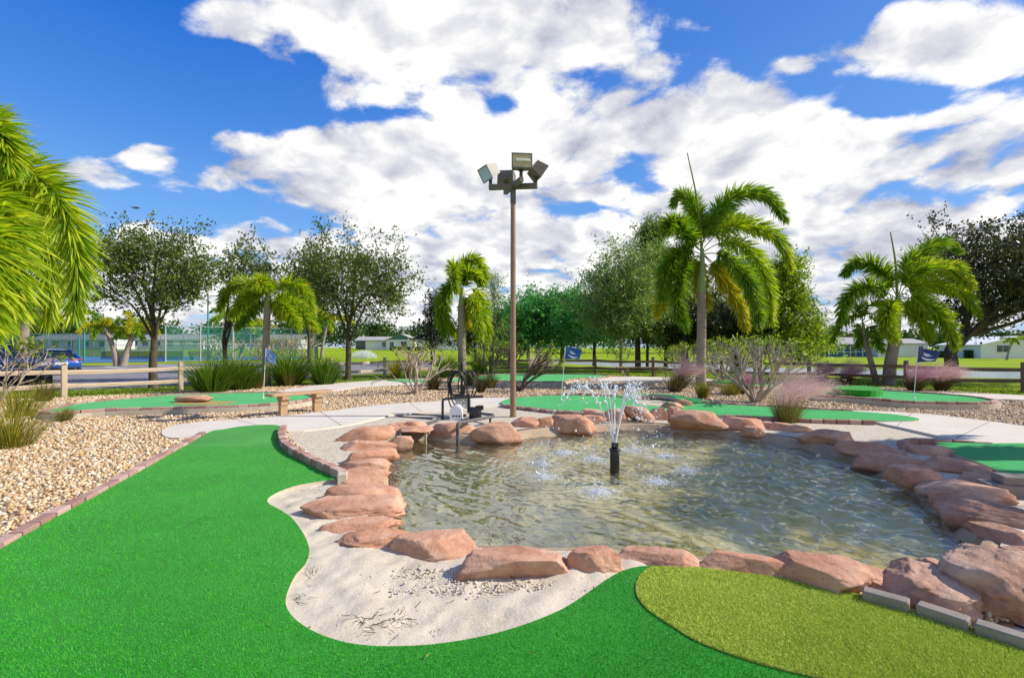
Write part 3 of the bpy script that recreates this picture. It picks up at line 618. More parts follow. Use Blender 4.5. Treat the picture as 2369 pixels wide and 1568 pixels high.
# grass strip by the split rail fence (greener, shorter) and gravel bed
GRAVEL_PX = [(-1500, 1010), (-500, 960), (0, 926), (155, 920), (331, 912), (420, 905), (520, 899), (640, 894), (760, 890), (900, 881), (1000, 876), (1100, 870), (1260, 868), (1400, 869), (1520, 873), (1700, 880), (1850, 888), (1980, 893), (2095, 899), (2240, 908), (2369, 918), (2900, 960), (3600, 1030)]
gpoly = gl(GRAVEL_PX, GZ) + [(9, -3), (-8, -3)]
sheet('grass_strip', [(p[0], p[1]) for p in gl([(-1500, 990), (-500, 940), (0, 905), (331, 897), (560, 886), (791, 870), (903, 864), (1000, 857), (1250, 853), (1500, 856), (1700, 862), (1850, 868), (2000, 876), (2095, 883), (2369, 900), (3600, 985)], GZ)] + gpoly[22:16:-1] + gpoly[16:5:-1] + gpoly[5::-1], 0.006, M['grass'], zfun=terrain)
sheet('gravel_bed', gpoly, GZ + 0.012, M['gravel'], [rim])
# sandy shell aggregate round the pond
AGG_PX = [(655, 1003), (741, 992), (811, 982), (881, 966), (916, 958), (1000, 951), (1093, 943), (1154, 938), (1230, 950), (1350, 960), (1500, 960), (1674, 966), (1860, 972), (2019, 976), (2090, 991), (2174, 1010), (2257, 1025), (2420, 1035), (2500, 1250), (2450, 1500), (2300, 1420), (1960, 1366), (1620, 1312), (1470, 1322), (1380, 1352), (1100, 1474), (900, 1494), (720, 1454), (660, 1380), (700, 1300), (700, 1230), (640, 1170), (700, 1130), (786, 1108)]
sheet('shell_aggregate', gl(AGG_PX, GZ), GZ + 0.018, M['aggregate'], [rim])
# sand of the bunker in front of the rocks
BUNK_PX = [(800, 1095), (700, 1112), (620, 1135), (600, 1160), (640, 1195), (680, 1240), (690, 1280), (650, 1340), (640, 1400), (670, 1450), (740, 1500), (900, 1530), (1100, 1510), (1250, 1460), (1400, 1375), (1520, 1320), (1500, 1280), (1330, 1300), (1100, 1300), (930, 1262), (890, 1200), (880, 1130)]
bl = smooth_loop(gl(BUNK_PX, GZ), 3)
xs, ys = np.meshgrid(np.arange(bl[:, 0].min(), bl[:, 0].max(), .03), np.arange(bl[:, 1].min(), bl[:, 1].max(), .03)); bp = np.c_[xs.ravel(), ys.ravel()]; bp += rng.uniform(-.008, .008, bp.shape)
bp = bp[inside(bp, bl)]; bp = bp[sdist(bp, bl) > .02]; bp = bp[sdist(bp, rim) > .02] if True else bp; bp = bp[~inside(bp, rim)]
def sandz(P):
    P3 = np.c_[P, np.zeros(len(P))]
    edge = np.clip(sdist(P, bl) / .15, 0, 1)
    inr = inside(P, rim)
    return np.where(inr, 0, (vnoise(P3, 3, 3, 1.6) * .018 + vnoise(P3, 4, 3, 6.0) * .010 + np.abs(vnoise(P3, 8, 2, 12)) * .003) * edge)
m = MB(); V, Fc = cdt([bl], bp); ok = ~inside(V[Fc].mean(1), rim); Fc = Fc[ok]
m.add(np.c_[V, GZ + .030 + sandz(V)], [Fc], 0, True); o = m.build('sand_bunker', M['sand']); tag(o, kind='structure')
# ------------------------------------------------------------------ pond
rl = [(rim, GZ + 0.0), (offset_loop(pond_edge, .15), GZ + .012), (offset_loop(pond_edge, .10), GZ - .01), (rim_in, WZ + .01), (offset_loop(pond_edge, -.10), WZ - .10), (offset_loop(pond_edge, -.28), WZ - .19), (offset_loop(pond_edge, -.5), WZ - .21)]
NB = 120
def loopN(P):
    P = np.r_[P, P[:1]]; s = np.r_[0, np.cumsum(np.linalg.norm(np.diff(P, axis=0), axis=1))]; t = np.linspace(0, s[-1], NB, endpoint=False)
    return np.stack([np.interp(t, s, P[:, k]) for k in range(2)], 1)
# resample by angle so that rings match
cen = pond_edge.mean(0)
def ringA(P, n=200):
    P = np.asarray(P); a = np.arctan2(P[:, 1] - cen[1], P[:, 0] - cen[0]); r = np.hypot(P[:, 0] - cen[0], P[:, 1] - cen[1]); i = np.argsort(a); a, r = a[i], r[i]
    t = np.linspace(-PI, PI, n, endpoint=False); rr = np.interp(t, np.r_[a - 2 * PI, a, a + 2 * PI], np.r_[r, r, r]); return np.c_[cen[0] + rr * np.cos(t), cen[1] + rr * np.sin(t)]
m = MB(); nA = 200; VV = []
for i, (P, z) in enumerate(rl):
    Q = ringA(P, nA); VV.append(np.c_[Q, z + (vnoise(np.c_[Q, np.full(nA, i)], 5, 3, 2.5) * .018 if 0 < i < 6 else np.zeros(nA))])
for i in range(len(rl) - 1):
    j = np.arange(nA); k = (j + 1) % nA
    m.add(np.r_[VV[i], VV[i + 1]], [np.stack([j, nA + j, nA + k, k], 1)[:, ::-1]], 0 if i < 4 else 1, True)
m.add(VV[-1], [np.arange(nA)], 1)
basin = m.build('pond_basin', [M['basin'], M['pond_floor']]); tag(basin, kind='structure')
# water: real ripples on a fine grid
FX, FY = g(1422, 1083, WZ)[:2]
SPL = [g(*p, WZ)[:2] for p in ((1258, 1106), (1382, 1140), (1515, 1118), (1590, 1092), (1300, 1050), (1470, 1045), (1545, 1060), (1250, 1075), (1370, 1065))]
st = 0.016
xs = np.arange(pond_edge[:, 0].min() - .1, pond_edge[:, 0].max() + .1, st); ys = np.arange(pond_edge[:, 1].min() - .1, pond_edge[:, 1].max() + .1, st)
XX, YY = np.meshgrid(xs, ys); H = np.zeros_like(XX); r = np.random.default_rng(11)
warp = vnoise(np.c_[XX.ravel(), YY.ravel(), np.zeros(XX.size)], 21, 2, .9).reshape(XX.shape) * .35
amp_mod = .25 + 1.6 * sm(.3, 3.0, XX + .3 * (YY - 5)) + .25 * vnoise(np.c_[XX.ravel(), YY.ravel(), np.zeros(XX.size)], 23, 2, .8).reshape(XX.shape)
for k in range(34):
    lam = r.choice([.11, .15, .20, .26, .34, .46]) * r.uniform(.85, 1.2); th = r.normal(PI + .35, .62); a = .0052 * lam ** 1.05 / .2 ** .9
    kx, ky = math.cos(th) * 2 * PI / lam, math.sin(th) * 2 * PI / lam; ph = r.uniform(0, 2 * PI)
    s_ = np.sin(kx * XX + ky * YY + ph + warp * (1.0 / lam) * .8)
    H += a * .46 * (s_ + .25 * np.cos(2 * (kx * XX + ky * YY + ph))) * amp_mod
for (sx, sy) in SPL:
    d = np.hypot(XX - sx, YY - sy); H += .006 * np.exp(-d / .5) * np.sin(d * 2 * PI / .13) * (1 - np.exp(-(d / .08) ** 2))
    H += .010 * np.exp(-(d / .14) ** 2) * vnoise(np.c_[XX.ravel(), YY.ravel(), np.zeros(XX.size)], 31, 2, 9).reshape(XX.shape)
d = np.hypot(XX - FX, YY - FY); H += .003 * np.exp(-d / .8) * np.sin(d * 2 * PI / .11)
ny, nx = XX.shape; pin = offset_loop(pond_edge, .12)
cc = np.c_[(XX[:-1, :-1] + st / 2).ravel(), (YY[:-1, :-1] + st / 2).ravel()]; ok = inside(cc, pin)
idx = np.arange(ny * nx).reshape(ny, nx); q = np.stack([idx[:-1, :-1], idx[:-1, 1:], idx[1:, 1:], idx[1:, :-1]], -1).reshape(-1, 4)[ok]
used = np.unique(q); remap = np.full(ny * nx, -1); remap[used] = np.arange(len(used))
m = MB(); m.add(np.c_[XX.ravel(), YY.ravel(), (WZ + H).ravel()][used], [remap[q]], 0, True)
M['water'] = glass_water() if MNEE else water_mat('pond_water_surface', (.95, .97, .90))
water = m.build('pond_water', M['water']); tag(water, kind='structure')
if MNEE:
    water.cycles.is_caustics_caster = True; basin.cycles.is_caustics_receiver = True; sl.cycles.is_caustics_light = True
# ------------------------------------------------------------------ foreground putting turf, two colours
TURF_PX = [(-500, 1570), (-250, 1415), (0, 1266), (160, 1176), (320, 1088), (479, 1001), (515, 993), (554, 986), (606, 982), (640, 983), (660, 990), (662, 1000), (647, 1004), (640, 1020), (652, 1036), (677, 1054), (713, 1072), (755, 1093), (779, 1102), (779, 1107), (732, 1114), (681, 1124), (637, 1141), (618, 1159), (649, 1179), (673, 1195), (697, 1225), (711, 1252), (716, 1276), (707, 1304), (685, 1328), (669, 1359), (661, 1387), (667, 1411), (687, 1434), (720, 1456), (760, 1473), (808, 1486), (869, 1493), (930, 1493), (1000, 1489), (1100, 1474), (1200, 1448), (1300, 1408), (1365, 1366), (1410, 1335), (1450, 1316), (1500, 1308), (1620, 1312), (1800, 1336), (1990, 1376), (2110, 1412), (2250, 1452), (2369, 1488), (2700, 1580)]
tp = gl(TURF_PX, 0) 
tp = [tp[i] for i in range(len(tp))]
tp_s = np.r_[np.array(tp[:3]), smooth_loop(np.array(tp[2:]), 3, closed=False)]
turf_poly = [tuple(p) for p in tp_s] + [(5.0, .9), (5.0, -1.5), (-5.0, -1.5), (-6.0, 1.2)]
m = MB(); m.prism(turf_poly, GZ - .02, 0.0, 0, 1)
o = m.build('putting_turf', [M['turf'], M['curb']]); tag(o, kind='structure')
FR_PX = [(1507, 1309), (1488, 1322), (1472, 1345), (1472, 1372), (1488, 1398), (1512, 1419), (1560, 1450), (1610, 1480), (1700, 1515), (1800, 1545), (1905, 1570), (2060, 1620)]
fr = smooth_loop(gl(FR_PX, .008), 4, closed=False)
fringe_poly = [tuple(p) for p in fr] + [(2.3, .6), (4.9, .95)] + [tuple(p) for p in gl([(2700, 1576), (2369, 1486), (2250, 1450), (2110, 1410), (1990, 1374), (1800, 1334), (1620, 1311)], .008)]
m = MB(); m.prism(fringe_poly, 0.001, 0.008, 0, 0); o = m.build('fringe_turf', M['fringe']); tag(o, kind='structure')
# turf fibres (only where they can be made out)
def fibres(poly, n, z, lmin, lmax, wid, mat, name, box, seed, lean=(0, 0)):
    r = np.random.default_rng(seed); (x0, x1), (y0, y1) = box
    # density falls with distance
    yy = y0 * (y1 / y0) ** r.uniform(0, 1, n); xx = r.uniform(-1.12, 1.12, n) * yy; P = np.c_[xx, yy]
    P = P[inside(P, np.array(poly))]; P = P[(P[:, 0] > x0) & (P[:, 0] < x1)]
    P = P[sdist(P, np.array(poly)) > .004]; n = len(P)
    a = r.uniform(0, 2 * PI, n); tl = r.uniform(.1, 1.0, n); D = unit(np.c_[np.cos(a) * tl + lean[0], np.sin(a) * tl + lean[1], np.ones(n)])
    sc = np.clip(P[:, 1] / 2.6, 1, 1.9); Ln = r.uniform(lmin, lmax, n); S = unit(np.cross(D, r.normal(size=(n, 3))))
    m = MB(); B = np.c_[P, np.full(n, z)]; w = wid * sc[:, None]
    Vv = np.stack([B - S * w / 2, B + S * w / 2, B + D * Ln[:, None]], 1).reshape(-1, 3); m.add(Vv, [np.arange(n * 3).reshape(-1, 3)])
    o = m.build(name, mat); tag(o, kind='stuff'); return o
fibres_green = [p for p in turf_poly]
def in_fringe(P): return inside(P, np.array(fringe_poly))
fibres(turf_poly, 620000, 0.0, .006, .013, .0020, M['turf_blade'], 'green_turf_fibres', ((-6, 5), (2.0, 7.0)), 1)
fibres(fringe_poly, 700000, 0.008, .008, .018, .0026, M['fringe_blade'], 'olive_turf_fibres', ((-6, 5), (2.0, 4.2)), 2, (-.4, -.3))
# ------------------------------------------------------------------ paths
def slab(name, px, z, mat, z0=None, n=3, sm_=True):
    P = np.array(gl(px, z)); P = smooth_loop(P, n) if sm_ else P
    m = MB(); m.prism([tuple(p) for p in P], GZ - .05 if z0 is None else z0, z, 0, 0); o = m.build(name, mat); return tag(o, kind='structure')
slab('path', [(374, 1003), (382, 990), (420, 980), (500, 972), (600, 966), (700, 957), (800, 945), (900, 934), (1018, 927), (1093, 921), (1165, 919), (1190, 926), (1175, 936), (1154, 939), (1093, 943), (1000, 951), (916, 958), (881, 965), (811, 981), (741, 991), (668, 998), (640, 987), (606, 984), (554, 988), (490, 1001), (440, 1010), (395, 1012)], -0.004, M['concrete'], n=2)
slab('footpath', [(640, 907), (685, 897), (776, 886), (897, 878), (1000, 875), (1030, 879), (960, 888), (836, 895), (761, 906), (700, 915)], -0.01, M['concrete'])
slab('walkway', [(1962, 951), (2026, 950), (2143, 957), (2260, 970), (2369, 985), (2600, 1020), (2600, 1050), (2480, 1035), (2369, 1027), (2257, 1023), (2174, 1008), (2090, 989), (2019, 974), (1985, 962)], 0.01, M['concrete'], n=2)
slab('pavement', [(2143, 908), (2260, 910), (2369, 914), (2800, 940), (2800, 960), (2369, 925), (2306, 923), (2250, 918)], 0.01, M['concrete'], n=2)
slab('sidewalk', [(1394, 874), (1460, 871), (1625, 874), (1660, 880), (1625, 882), (1500, 881), (1394, 881)], 0.01, M['concrete'], n=2)
m = MB()
for a, b, z in (((534, 967), (600, 984), -.004), ((740, 951), (790, 984), -.004), ((948, 932), (975, 952), -.004), ((2110, 955), (2075, 985), .01), ((2290, 975), (2210, 1014), .01)):
    A, B = g(*a, z), g(*b, z); d = unit((B - A)[None])[0]; s_ = np.array([-d[1], d[0], 0]) * .007; m.add(np.array([A - s_, A + s_, B + s_, B - s_]) + [0, 0, .002], [np.arange(4)[::-1]])
o = m.build('path_joints', M['asphalt']); tag(o, kind='structure')
# ------------------------------------------------------------------ parking, court
sheet('parking_asphalt', gl([(-1400, 930), (-600, 917), (0, 905), (131, 903), (331, 896), (560, 885), (791, 869), (903, 863), (1000, 856), (1000, 838), (900, 837), (640, 838), (420, 841), (200, 846), (-600, 856), (-1400, 868)], GZ), GZ + .016, M['asphalt'])
m = MB()
for a, b in (((230, 889), (500, 868)), ((248, 847.5), (345, 858)), ((240, 848.5), (320, 859)), ((355, 845), (480, 855)), ((368, 844.5), (492, 853.5)), ((170, 905), (330, 893)), ((500, 846), (560, 850)), ((0, 899), (120, 896))):
    A, B = g(*a, GZ), g(*b, GZ); d = unit((B - A)[None])[0]; s_ = np.array([-d[1], d[0], 0]) * .05; z = np.array([0, 0, GZ + .021])
    A[2] = B[2] = 0; m.add(np.array([A - s_, A + s_, B + s_, B - s_]) + z, [np.arange(4)[::-1]])
o = m.build('stall_markings', M['paint']); tag(o, kind='structure')
sheet('tennis_court', gl([(-900, 846), (200, 839.5), (640, 833), (720, 826), (200, 825), (-900, 825)], GZ), GZ + .03, M['court'])
m = MB()
for a, b in (((150, 836), (640, 829.5)), ((180, 829), (640, 828))):
    A, B = g(*a, GZ), g(*b, GZ); d = unit((B - A)[None])[0]; s_ = np.array([-d[1], d[0], 0]) * .06; A[2] = B[2] = GZ + .036
    m.add(np.array([A - s_, A + s_, B + s_, B - s_]), [np.arange(4)[::-1]])
o = m.build('court_lines', M['paint']); tag(o, kind='structure')
# ------------------------------------------------------------------ rocks round the pond
import bmesh
def ico(sub):
    bm = bmesh.new(); bmesh.ops.create_icosphere(bm, subdivisions=sub, radius=1.0)
    V = np.array([v.co[:] for v in bm.verts]); Fq = np.array([[v.index for v in f.verts] for f in bm.faces]); bm.free(); return V, Fq
IV, IF = ico(5); IV4, IF4 = ico(4); IV1, IF1 = ico(1)
def rock_shape(seed, w, d, h, fine=True, power=2.9, rough=1.0, top=.66):
    V, Fq = (IV, IF) if fine else (IV4, IF4)
    r = np.random.default_rng(seed)
    P = V * ((np.abs(V) ** power).sum(1) ** (-1 / power))[:, None]
    for k in range(11):
        n = r.normal(size=3) * np.array([1, 1, .8]); n[2] = abs(n[2]) * .9 if k < 8 else n[2]; n /= np.linalg.norm(n)
        c = r.uniform(.56, .92); t = P @ n - c; P = P - n * np.maximum(t, 0)[:, None] * r.uniform(.88, 1.0)
    # top plane, gently tilted
    n = unit(np.array([[r.uniform(-.22, .22), r.uniform(-.3, .1), 1]]))[0]; t = P @ n - top; P = P - n * np.maximum(t, 0)[:, None] * .93
    nz = vnoise(P + seed, seed, 3, .8); nf = vnoise(P * np.array([1, 1, 1.6]), seed + 1, 3, 3.2); nr = vnoise(P, seed + 2, 2, 9)
    ridge = 1 - np.abs(vnoise(P * np.array([.8, .8, 2.2]), seed + 5, 2, 1.7))
    P = P * (1 + rough * (.075 * nz + .026 * nf + .010 * nr - .05 * np.maximum(ridge - .8, 0) * 3))[:, None]
    P[:, 2] = np.where(P[:, 2] > 0, P[:, 2], P[:, 2] * 1.0); flare = 1 + .16 * np.clip(-P[:, 2], -1, 1); P = P * np.stack([flare, flare, np.ones(len(P))], 1); P = P * np.array([w / 2, d / 2, h / 2]); lo, hi = P.min(0), P.max(0)
    P = (P - (lo + hi) / 2) * (np.array([w, d, h]) / (hi - lo))
    P[:, 2] += h / 2
    return P, Fq
ROCKS = [  # left, right, top, bottom (photo px), zone, label
 (787, 906, 979, 1024, 'n', 'wide flat red rock capping the left rim, farthest from the bunker'),
 (790, 909, 1014, 1044, 'n', 'thin red slab tucked under the flat capping rock on the left rim'),
 (798, 916, 1032, 1075, 'n', 'long rounded red rock, third down the left rim of the pond'),
 (787, 895, 1058, 1093, 'n', 'flat red slab level with the end of the curved brick edging'),
 (797, 900, 1076, 1124, 'n', 'chunky red rock touching the end brick of the curved edging'),
 (762, 916, 1113, 1168, 'n', 'long low red rock at the top corner of the sand bunker'),
 (716, 923, 1137, 1206, 'n', 'broad red boulder with a pitted front reaching furthest into the sand bunker'),
 (752, 922, 1194, 1239, 'n', 'thin sloping red rock between the broad bunker boulder and the leaning one'),
 (794, 950, 1219, 1281, 'n', 'leaning red rock at the corner where the rim turns toward the camera'),
 (912, 1094, 1230, 1307, 'n', 'rounded red rock with dimpled top, left of the widest bunker rock'),
 (1062, 1316, 1258, 1353, 'n', 'widest red rock in the sand bunker, with a blunt tapered left end'),
 (1319, 1436, 1260, 1341, 'n', 'squarish block of red rock standing alone beside the bunker tip'),
 (889, 949, 975, 1003, 'f', 'small red rock behind the flat capping rock, below the path'),
 (936, 990, 970, 1001, 'f', 'small red rock under the bent grey pipe'),
 (994, 1104, 969, 1020, 'w', 'rounded red rock in front of the white pump cover'),
 (898, 952, 1004, 1043, 'w', 'pointed red rock beside the slab over the skimmer'),
 (1092, 1202, 970, 1028, 'w', 'bulky red boulder just right of the pipe going down into the pond'),
 (1181, 1244, 962, 991, 'f', 'small rounded red rock at the foot of the lamp post'),
 (1240, 1282, 961, 990, 'f', 'small square red rock to the right of the lamp post foot'),
 (1277, 1376, 953, 1007, 'w', 'large sloping red rock dipping down to the water past the lamp post'),
 (1346, 1400, 943, 965, 'f', 'thin red slab lying upper of two beneath the brick green edge'),
 (1344, 1396, 957, 979, 'f', 'thin red slab lying lower of two beside the water jets'),
 (1396, 1449, 940, 977, 'f', 'tall red rock directly behind the fountain jets'),
 (1446, 1512, 934, 978, 'f', 'large rounded red rock with a notch, right behind the jets'),
 (1504, 1543, 938, 973, 'f', 'narrow upright red rock with a wet crack'),
 (1538, 1574, 937, 974, 'f', 'narrow red rock squeezed in beside the biggest far boulder'),
 (1558, 1677, 942, 994, 'f', 'biggest red boulder on the far rim, below the long green'),
 (1532, 1578, 928, 942, 'g', 'small red rock lying on the green turf by the little pit'),
 (1560, 1600, 921, 936, 'g', 'small red rock on the gravel edge of the long green'),
 (1662, 1765, 959, 998, 'm', 'low dusky red rock right of the biggest far boulder'),
 (1713, 1767, 982, 1006, 'm', 'small dusky red rock wedged low against the concrete lip'),
 (1751, 1801, 972, 994, 'm', 'small dusky red rock in front of the pink plume grass'),
 (1782, 1880, 976, 1002, 'm', 'long thin dusky red rock to the right of the pink plume grass'),
 (1849, 1976, 988, 1031, 'm', 'long low dusky red rock beside the dry sandy patch'),
 (1942, 2080, 1015, 1056, 'm', 'long dusky red rock with a flat top before the rim doubles up'),
 (1982, 2128, 1036, 1102, 'm', 'large smooth dusky red boulder leaning over the far right water edge'),
 (2079, 2122, 1022, 1045, 'm', 'smallest dusky red rock by the start of the right green bricks'),
 (2105, 2209, 1024, 1058, 'm', 'rounded dusky red rock beside the bright right-hand green'),
 (2131, 2280, 1049, 1100, 'm', 'angular dusky red rock in the outer row touching the right-hand green'),
 (2053, 2192, 1070, 1129, 'm', 'flat topped dusky red rock set in the sloping concrete lip'),
 (2226, 2351, 1082, 1131, 'm', 'flat dusky red rock in the outer row next to the grey block'),
 (2137, 2322, 1099, 1160, 'm', 'curved dusky red slab overlapping the row above the biggest right boulder'),
 (2163, 2270, 1128, 1181, 'm', 'dusky red rock half hidden behind the biggest right boulder'),
 (2180, 2410, 1138, 1252, 'm', 'biggest smooth dusky red boulder bulging into the water on the right rim'),
 (2253, 2420, 1210, 1268, 'm', 'rounded dusky red rock between the biggest right boulder and the rough one'),
 (2307, 2430, 1256, 1305, 'm', 'flat dusky red rock at the right frame edge behind the rough boulder'),
 (2190, 2445, 1253, 1446, 'm', 'largest rough pitted boulder nearest the camera on the right'),
 (2122, 2204, 1282, 1330, 'm', 'low pitted rock between two rough boulders at the near right water edge'),
 (2032, 2252, 1297, 1430, 'm', 'domed pitted boulder behind the grey pavers'),
 (1436, 1630, 1269, 1316, 'e', 'low pinkish rock along the rounded end of the olive turf'),
 (1626, 1805, 1274, 1336, 'e', 'long straight pinkish rock, second along the olive turf'),
 (1788, 1996, 1282, 1374, 'e', 'long sloping pinkish rock ending at the first grey paver'),
 (1926, 2068, 1301, 1366, 'e', 'rough pinkish rock behind the first grey paver'),
]
for i, (l, r_, t, b, zone, lab) in enumerate(ROCKS):
    z0 = {'n': GZ, 'f': GZ, 'w': WZ, 'g': .05, 'm': GZ, 'e': -.02}[zone]
    if i in (35, 43): z0 = WZ
    C = g((l + r_) / 2, b, z0); D = C[1]; th = math.atan2(CAMH - z0, D); Wm = (r_ - l) / F * D; Hm = (b - t) / F * D
    dep = min(.8 * Wm, .66 * Hm / math.sin(th)) if D < 6 else min(.62 * Wm, .38 * Hm / math.sin(th)); dep = max(dep, .16, .30 * Wm)
    h = max(.07, .92 * (Hm - dep * math.sin(th) * .60) / math.cos(th))
    bury = .06
    lx = unit(np.array([[C[0], C[1]]]))[0]; yaw = math.atan2(lx[0], lx[1])
    P, Fq = rock_shape(100 + i * 7, Wm * (1.2 if zone in 'ne' and D < 5 else 1.0 if zone == 'm' else 1.16), dep * (.82 if zone == 'm' and i < 46 else 1.0), h + bury, fine=D < 4.5, power=2.7 + (i % 3) * .35, rough=1.0 + (.7 if i in (46, 48, 52) else 0), top=.50 if zone in 'ne' else .60)
    m = MB(); m.add(P, [Fq], 0, True)
    o = m.build('rock', M['rock_mauve'] if zone == 'm' and i > 42 else M['rock'])
    y = -yaw + random.uniform(-.10, .10)
    o.location = (C[0] + lx[0] * dep * .46, C[1] + lx[1] * dep * .46, z0 - bury); o.rotation_euler = (random.uniform(-.04, .04), random.uniform(-.05, .05), y)
    tag(o, lab, 'rock', 'sandstone rocks round the pond')
# rock on the left hand green
P, Fq = rock_shape(991, .95, .45, .17, False); m = MB(); m.add(P, [Fq], 0, True); o = m.build('rock', M['rock']); o.location = g(449, 929, .10); tag(o, 'flat red rock lying on the left green beside its brown turf patch', 'rock')
# ------------------------------------------------------------------ fountain
ZT = WZ + .33
t_ = thing('fountain_nozzle', 'black fountain nozzle standing in the pond under the water jets', 'fountain nozzle', (FX, FY, WZ))
m = MB(); m.lathe([(.062, -.25), (.062, .235), (.058, .245)], 24); m.build('riser', M['black'], t_)
m = MB(); m.lathe([(.058, .235), (.074, .238), (.076, .262), (.06, .268)], 24); m.build('collar', M['black'], t_)
m = MB(); m.lathe([(.045, .262), (.047, .31), (.036, .335), (.03, .345)], 20); [m.box((.038 * math.cos(a), .038 * math.sin(a), .325), (.016, .016, .03), a) for a in np.arange(8) * PI / 4]; m.build('spray_head', M['black'], t_)
m = MB(); m.tube([(0, 0, .33), (0, 0, .46)], .009, 8); m.build('spindle', M['black'], t_)
fr_ = np.random.default_rng(5); m = MB(); drops = []
def ball(m, P, rad, squash=1.0):
    n = len(P); V = (IV1[None] * (np.asarray(rad).reshape(-1, 1, 1) * np.array([1, 1, squash])) + P[:, None]).reshape(-1, 3)
    m.add(V, [(IF1[None] + (np.arange(n) * len(IV1))[:, None, None]).reshape(-1, 3)], 0, True)
jets = []
for k in range(9):
    a = k * 2 * PI / 9 + fr_.uniform(-.15, .15); rl_ = fr_.uniform(.95, 1.55) if k % 4 else fr_.uniform(.2, .5); ap = fr_.uniform(.80, 1.0)
    jets.append((a, rl_, ap))
for (a, rl_, ap) in jets:
    tt = np.linspace(0, 1, 90); x = rl_ * tt * .98; zz = ap * 4 * tt * (1 - tt) * .96 - .33 * tt ** 2
    P = np.c_[FX + np.cos(a) * (x + .02), FY + np.sin(a) * (x + .02), ZT + zz]; P[:, :2] += vnoise(P, int(a * 100), 2, 3.0)[:, None] * .012 * tt[:, None]
    cut = int(fr_.uniform(30, 44)); rad = .0060 + .003 * fr_.random(cut) + .005 * np.maximum(0, vnoise(P[:cut], 9, 2, 30)); rad *= np.linspace(.9, 1.05, cut)
    m.tube(P[:cut], rad, 6, caps=True)
    # breaking into beads and lumps
    for j in range(cut - 10, 90):
        n = fr_.integers(1, 4) if j < 62 else fr_.integers(0, 3); sp = .012 + .07 * max(0, (j - 25) / 65)
        for _ in range(n): drops.append(np.r_[P[j] + fr_.normal(size=3) * sp, min(.02, fr_.gamma(2.2, .0036))])
        if 34 < j < 60 and fr_.random() < .35: 
            q = P[j] + fr_.normal(size=3) * .04; d = unit(fr_.normal(size=(1, 3)))[0]; m.tube(np.array([q, q + d * .025 + [0, 0, .004], q + d * .05]), [.004, .008, .003], 5)
for _ in range(160): drops.append(np.r_[FX + fr_.normal() * .75, FY + fr_.normal() * .75, fr_.uniform(WZ, .8), fr_.uniform(.002, .006)])
dr = np.array(drops); dr = dr[dr[:, 2] > WZ]; ball(m, dr[:, :3], dr[:, 3])
o = m.build('fountain_spray', M['foam']); tag(o, 'water jets and flying drops of the pond fountain', 'fountain spray', kind='stuff')
m = MB(); dr = []
for (sx, sy) in SPL:
    big = fr_.uniform(.7, 1.25)
    ox, oy = fr_.normal(size=2) * .06
    for _ in range(int(900 * big)):
        k_ = fr_.random(); rr = abs(fr_.normal()) * (.06 + .10 * k_) * big; a = fr_.uniform(0, 2 * PI); zz = fr_.exponential(.012) if fr_.random() < .72 else fr_.exponential(.065) * math.exp(-rr * 4); sx_ = ox * k_
        dr.append((sx + sx_ + rr * math.cos(a) * 1.25, sy + rr * math.sin(a) * 1.1, WZ + .003 + zz, fr_.gamma(2, .0016) + .0012))
    for _ in range(5):
        a = fr_.uniform(0, 2 * PI); q = np.array([sx + .04 * math.cos(a), sy + .04 * math.sin(a), WZ - .005]); d = np.array([fr_.normal() * .03 + math.cos(a) * .03, fr_.normal() * .03, fr_.uniform(.03, .13)]); k_ = fr_.normal(size=3) * .012
        m.tube(smooth_loop(np.array([q, q + d * .4 + k_, q + d * .75 - k_, q + d]), 4, False), np.interp(np.linspace(0, 1, 13), [0, .2, .6, .85, 1], [.012, .005, .003, .006, .002]), 6)
dr = np.array(dr); ball(m, dr[:, :3], dr[:, 3], .8)
# thin foam patches drifting between the splashes
fo = []
for _ in range(3200):
    k = fr_.integers(len(SPL)); rr = .32 * fr_.beta(1.2, 2.2); a = fr_.uniform(0, 2 * PI); fo.append((SPL[k][0] + rr * math.cos(a), SPL[k][1] + rr * math.sin(a), WZ + .004, fr_.gamma(2, .0016) + .001))
fo = np.array(fo); ball(m, fo[:, :3], fo[:, 3], .45)
o = m.build('splash_foam', M['foam']); tag(o, 'white splashes where the jets fall back into the pond', 'splash', kind='stuff')
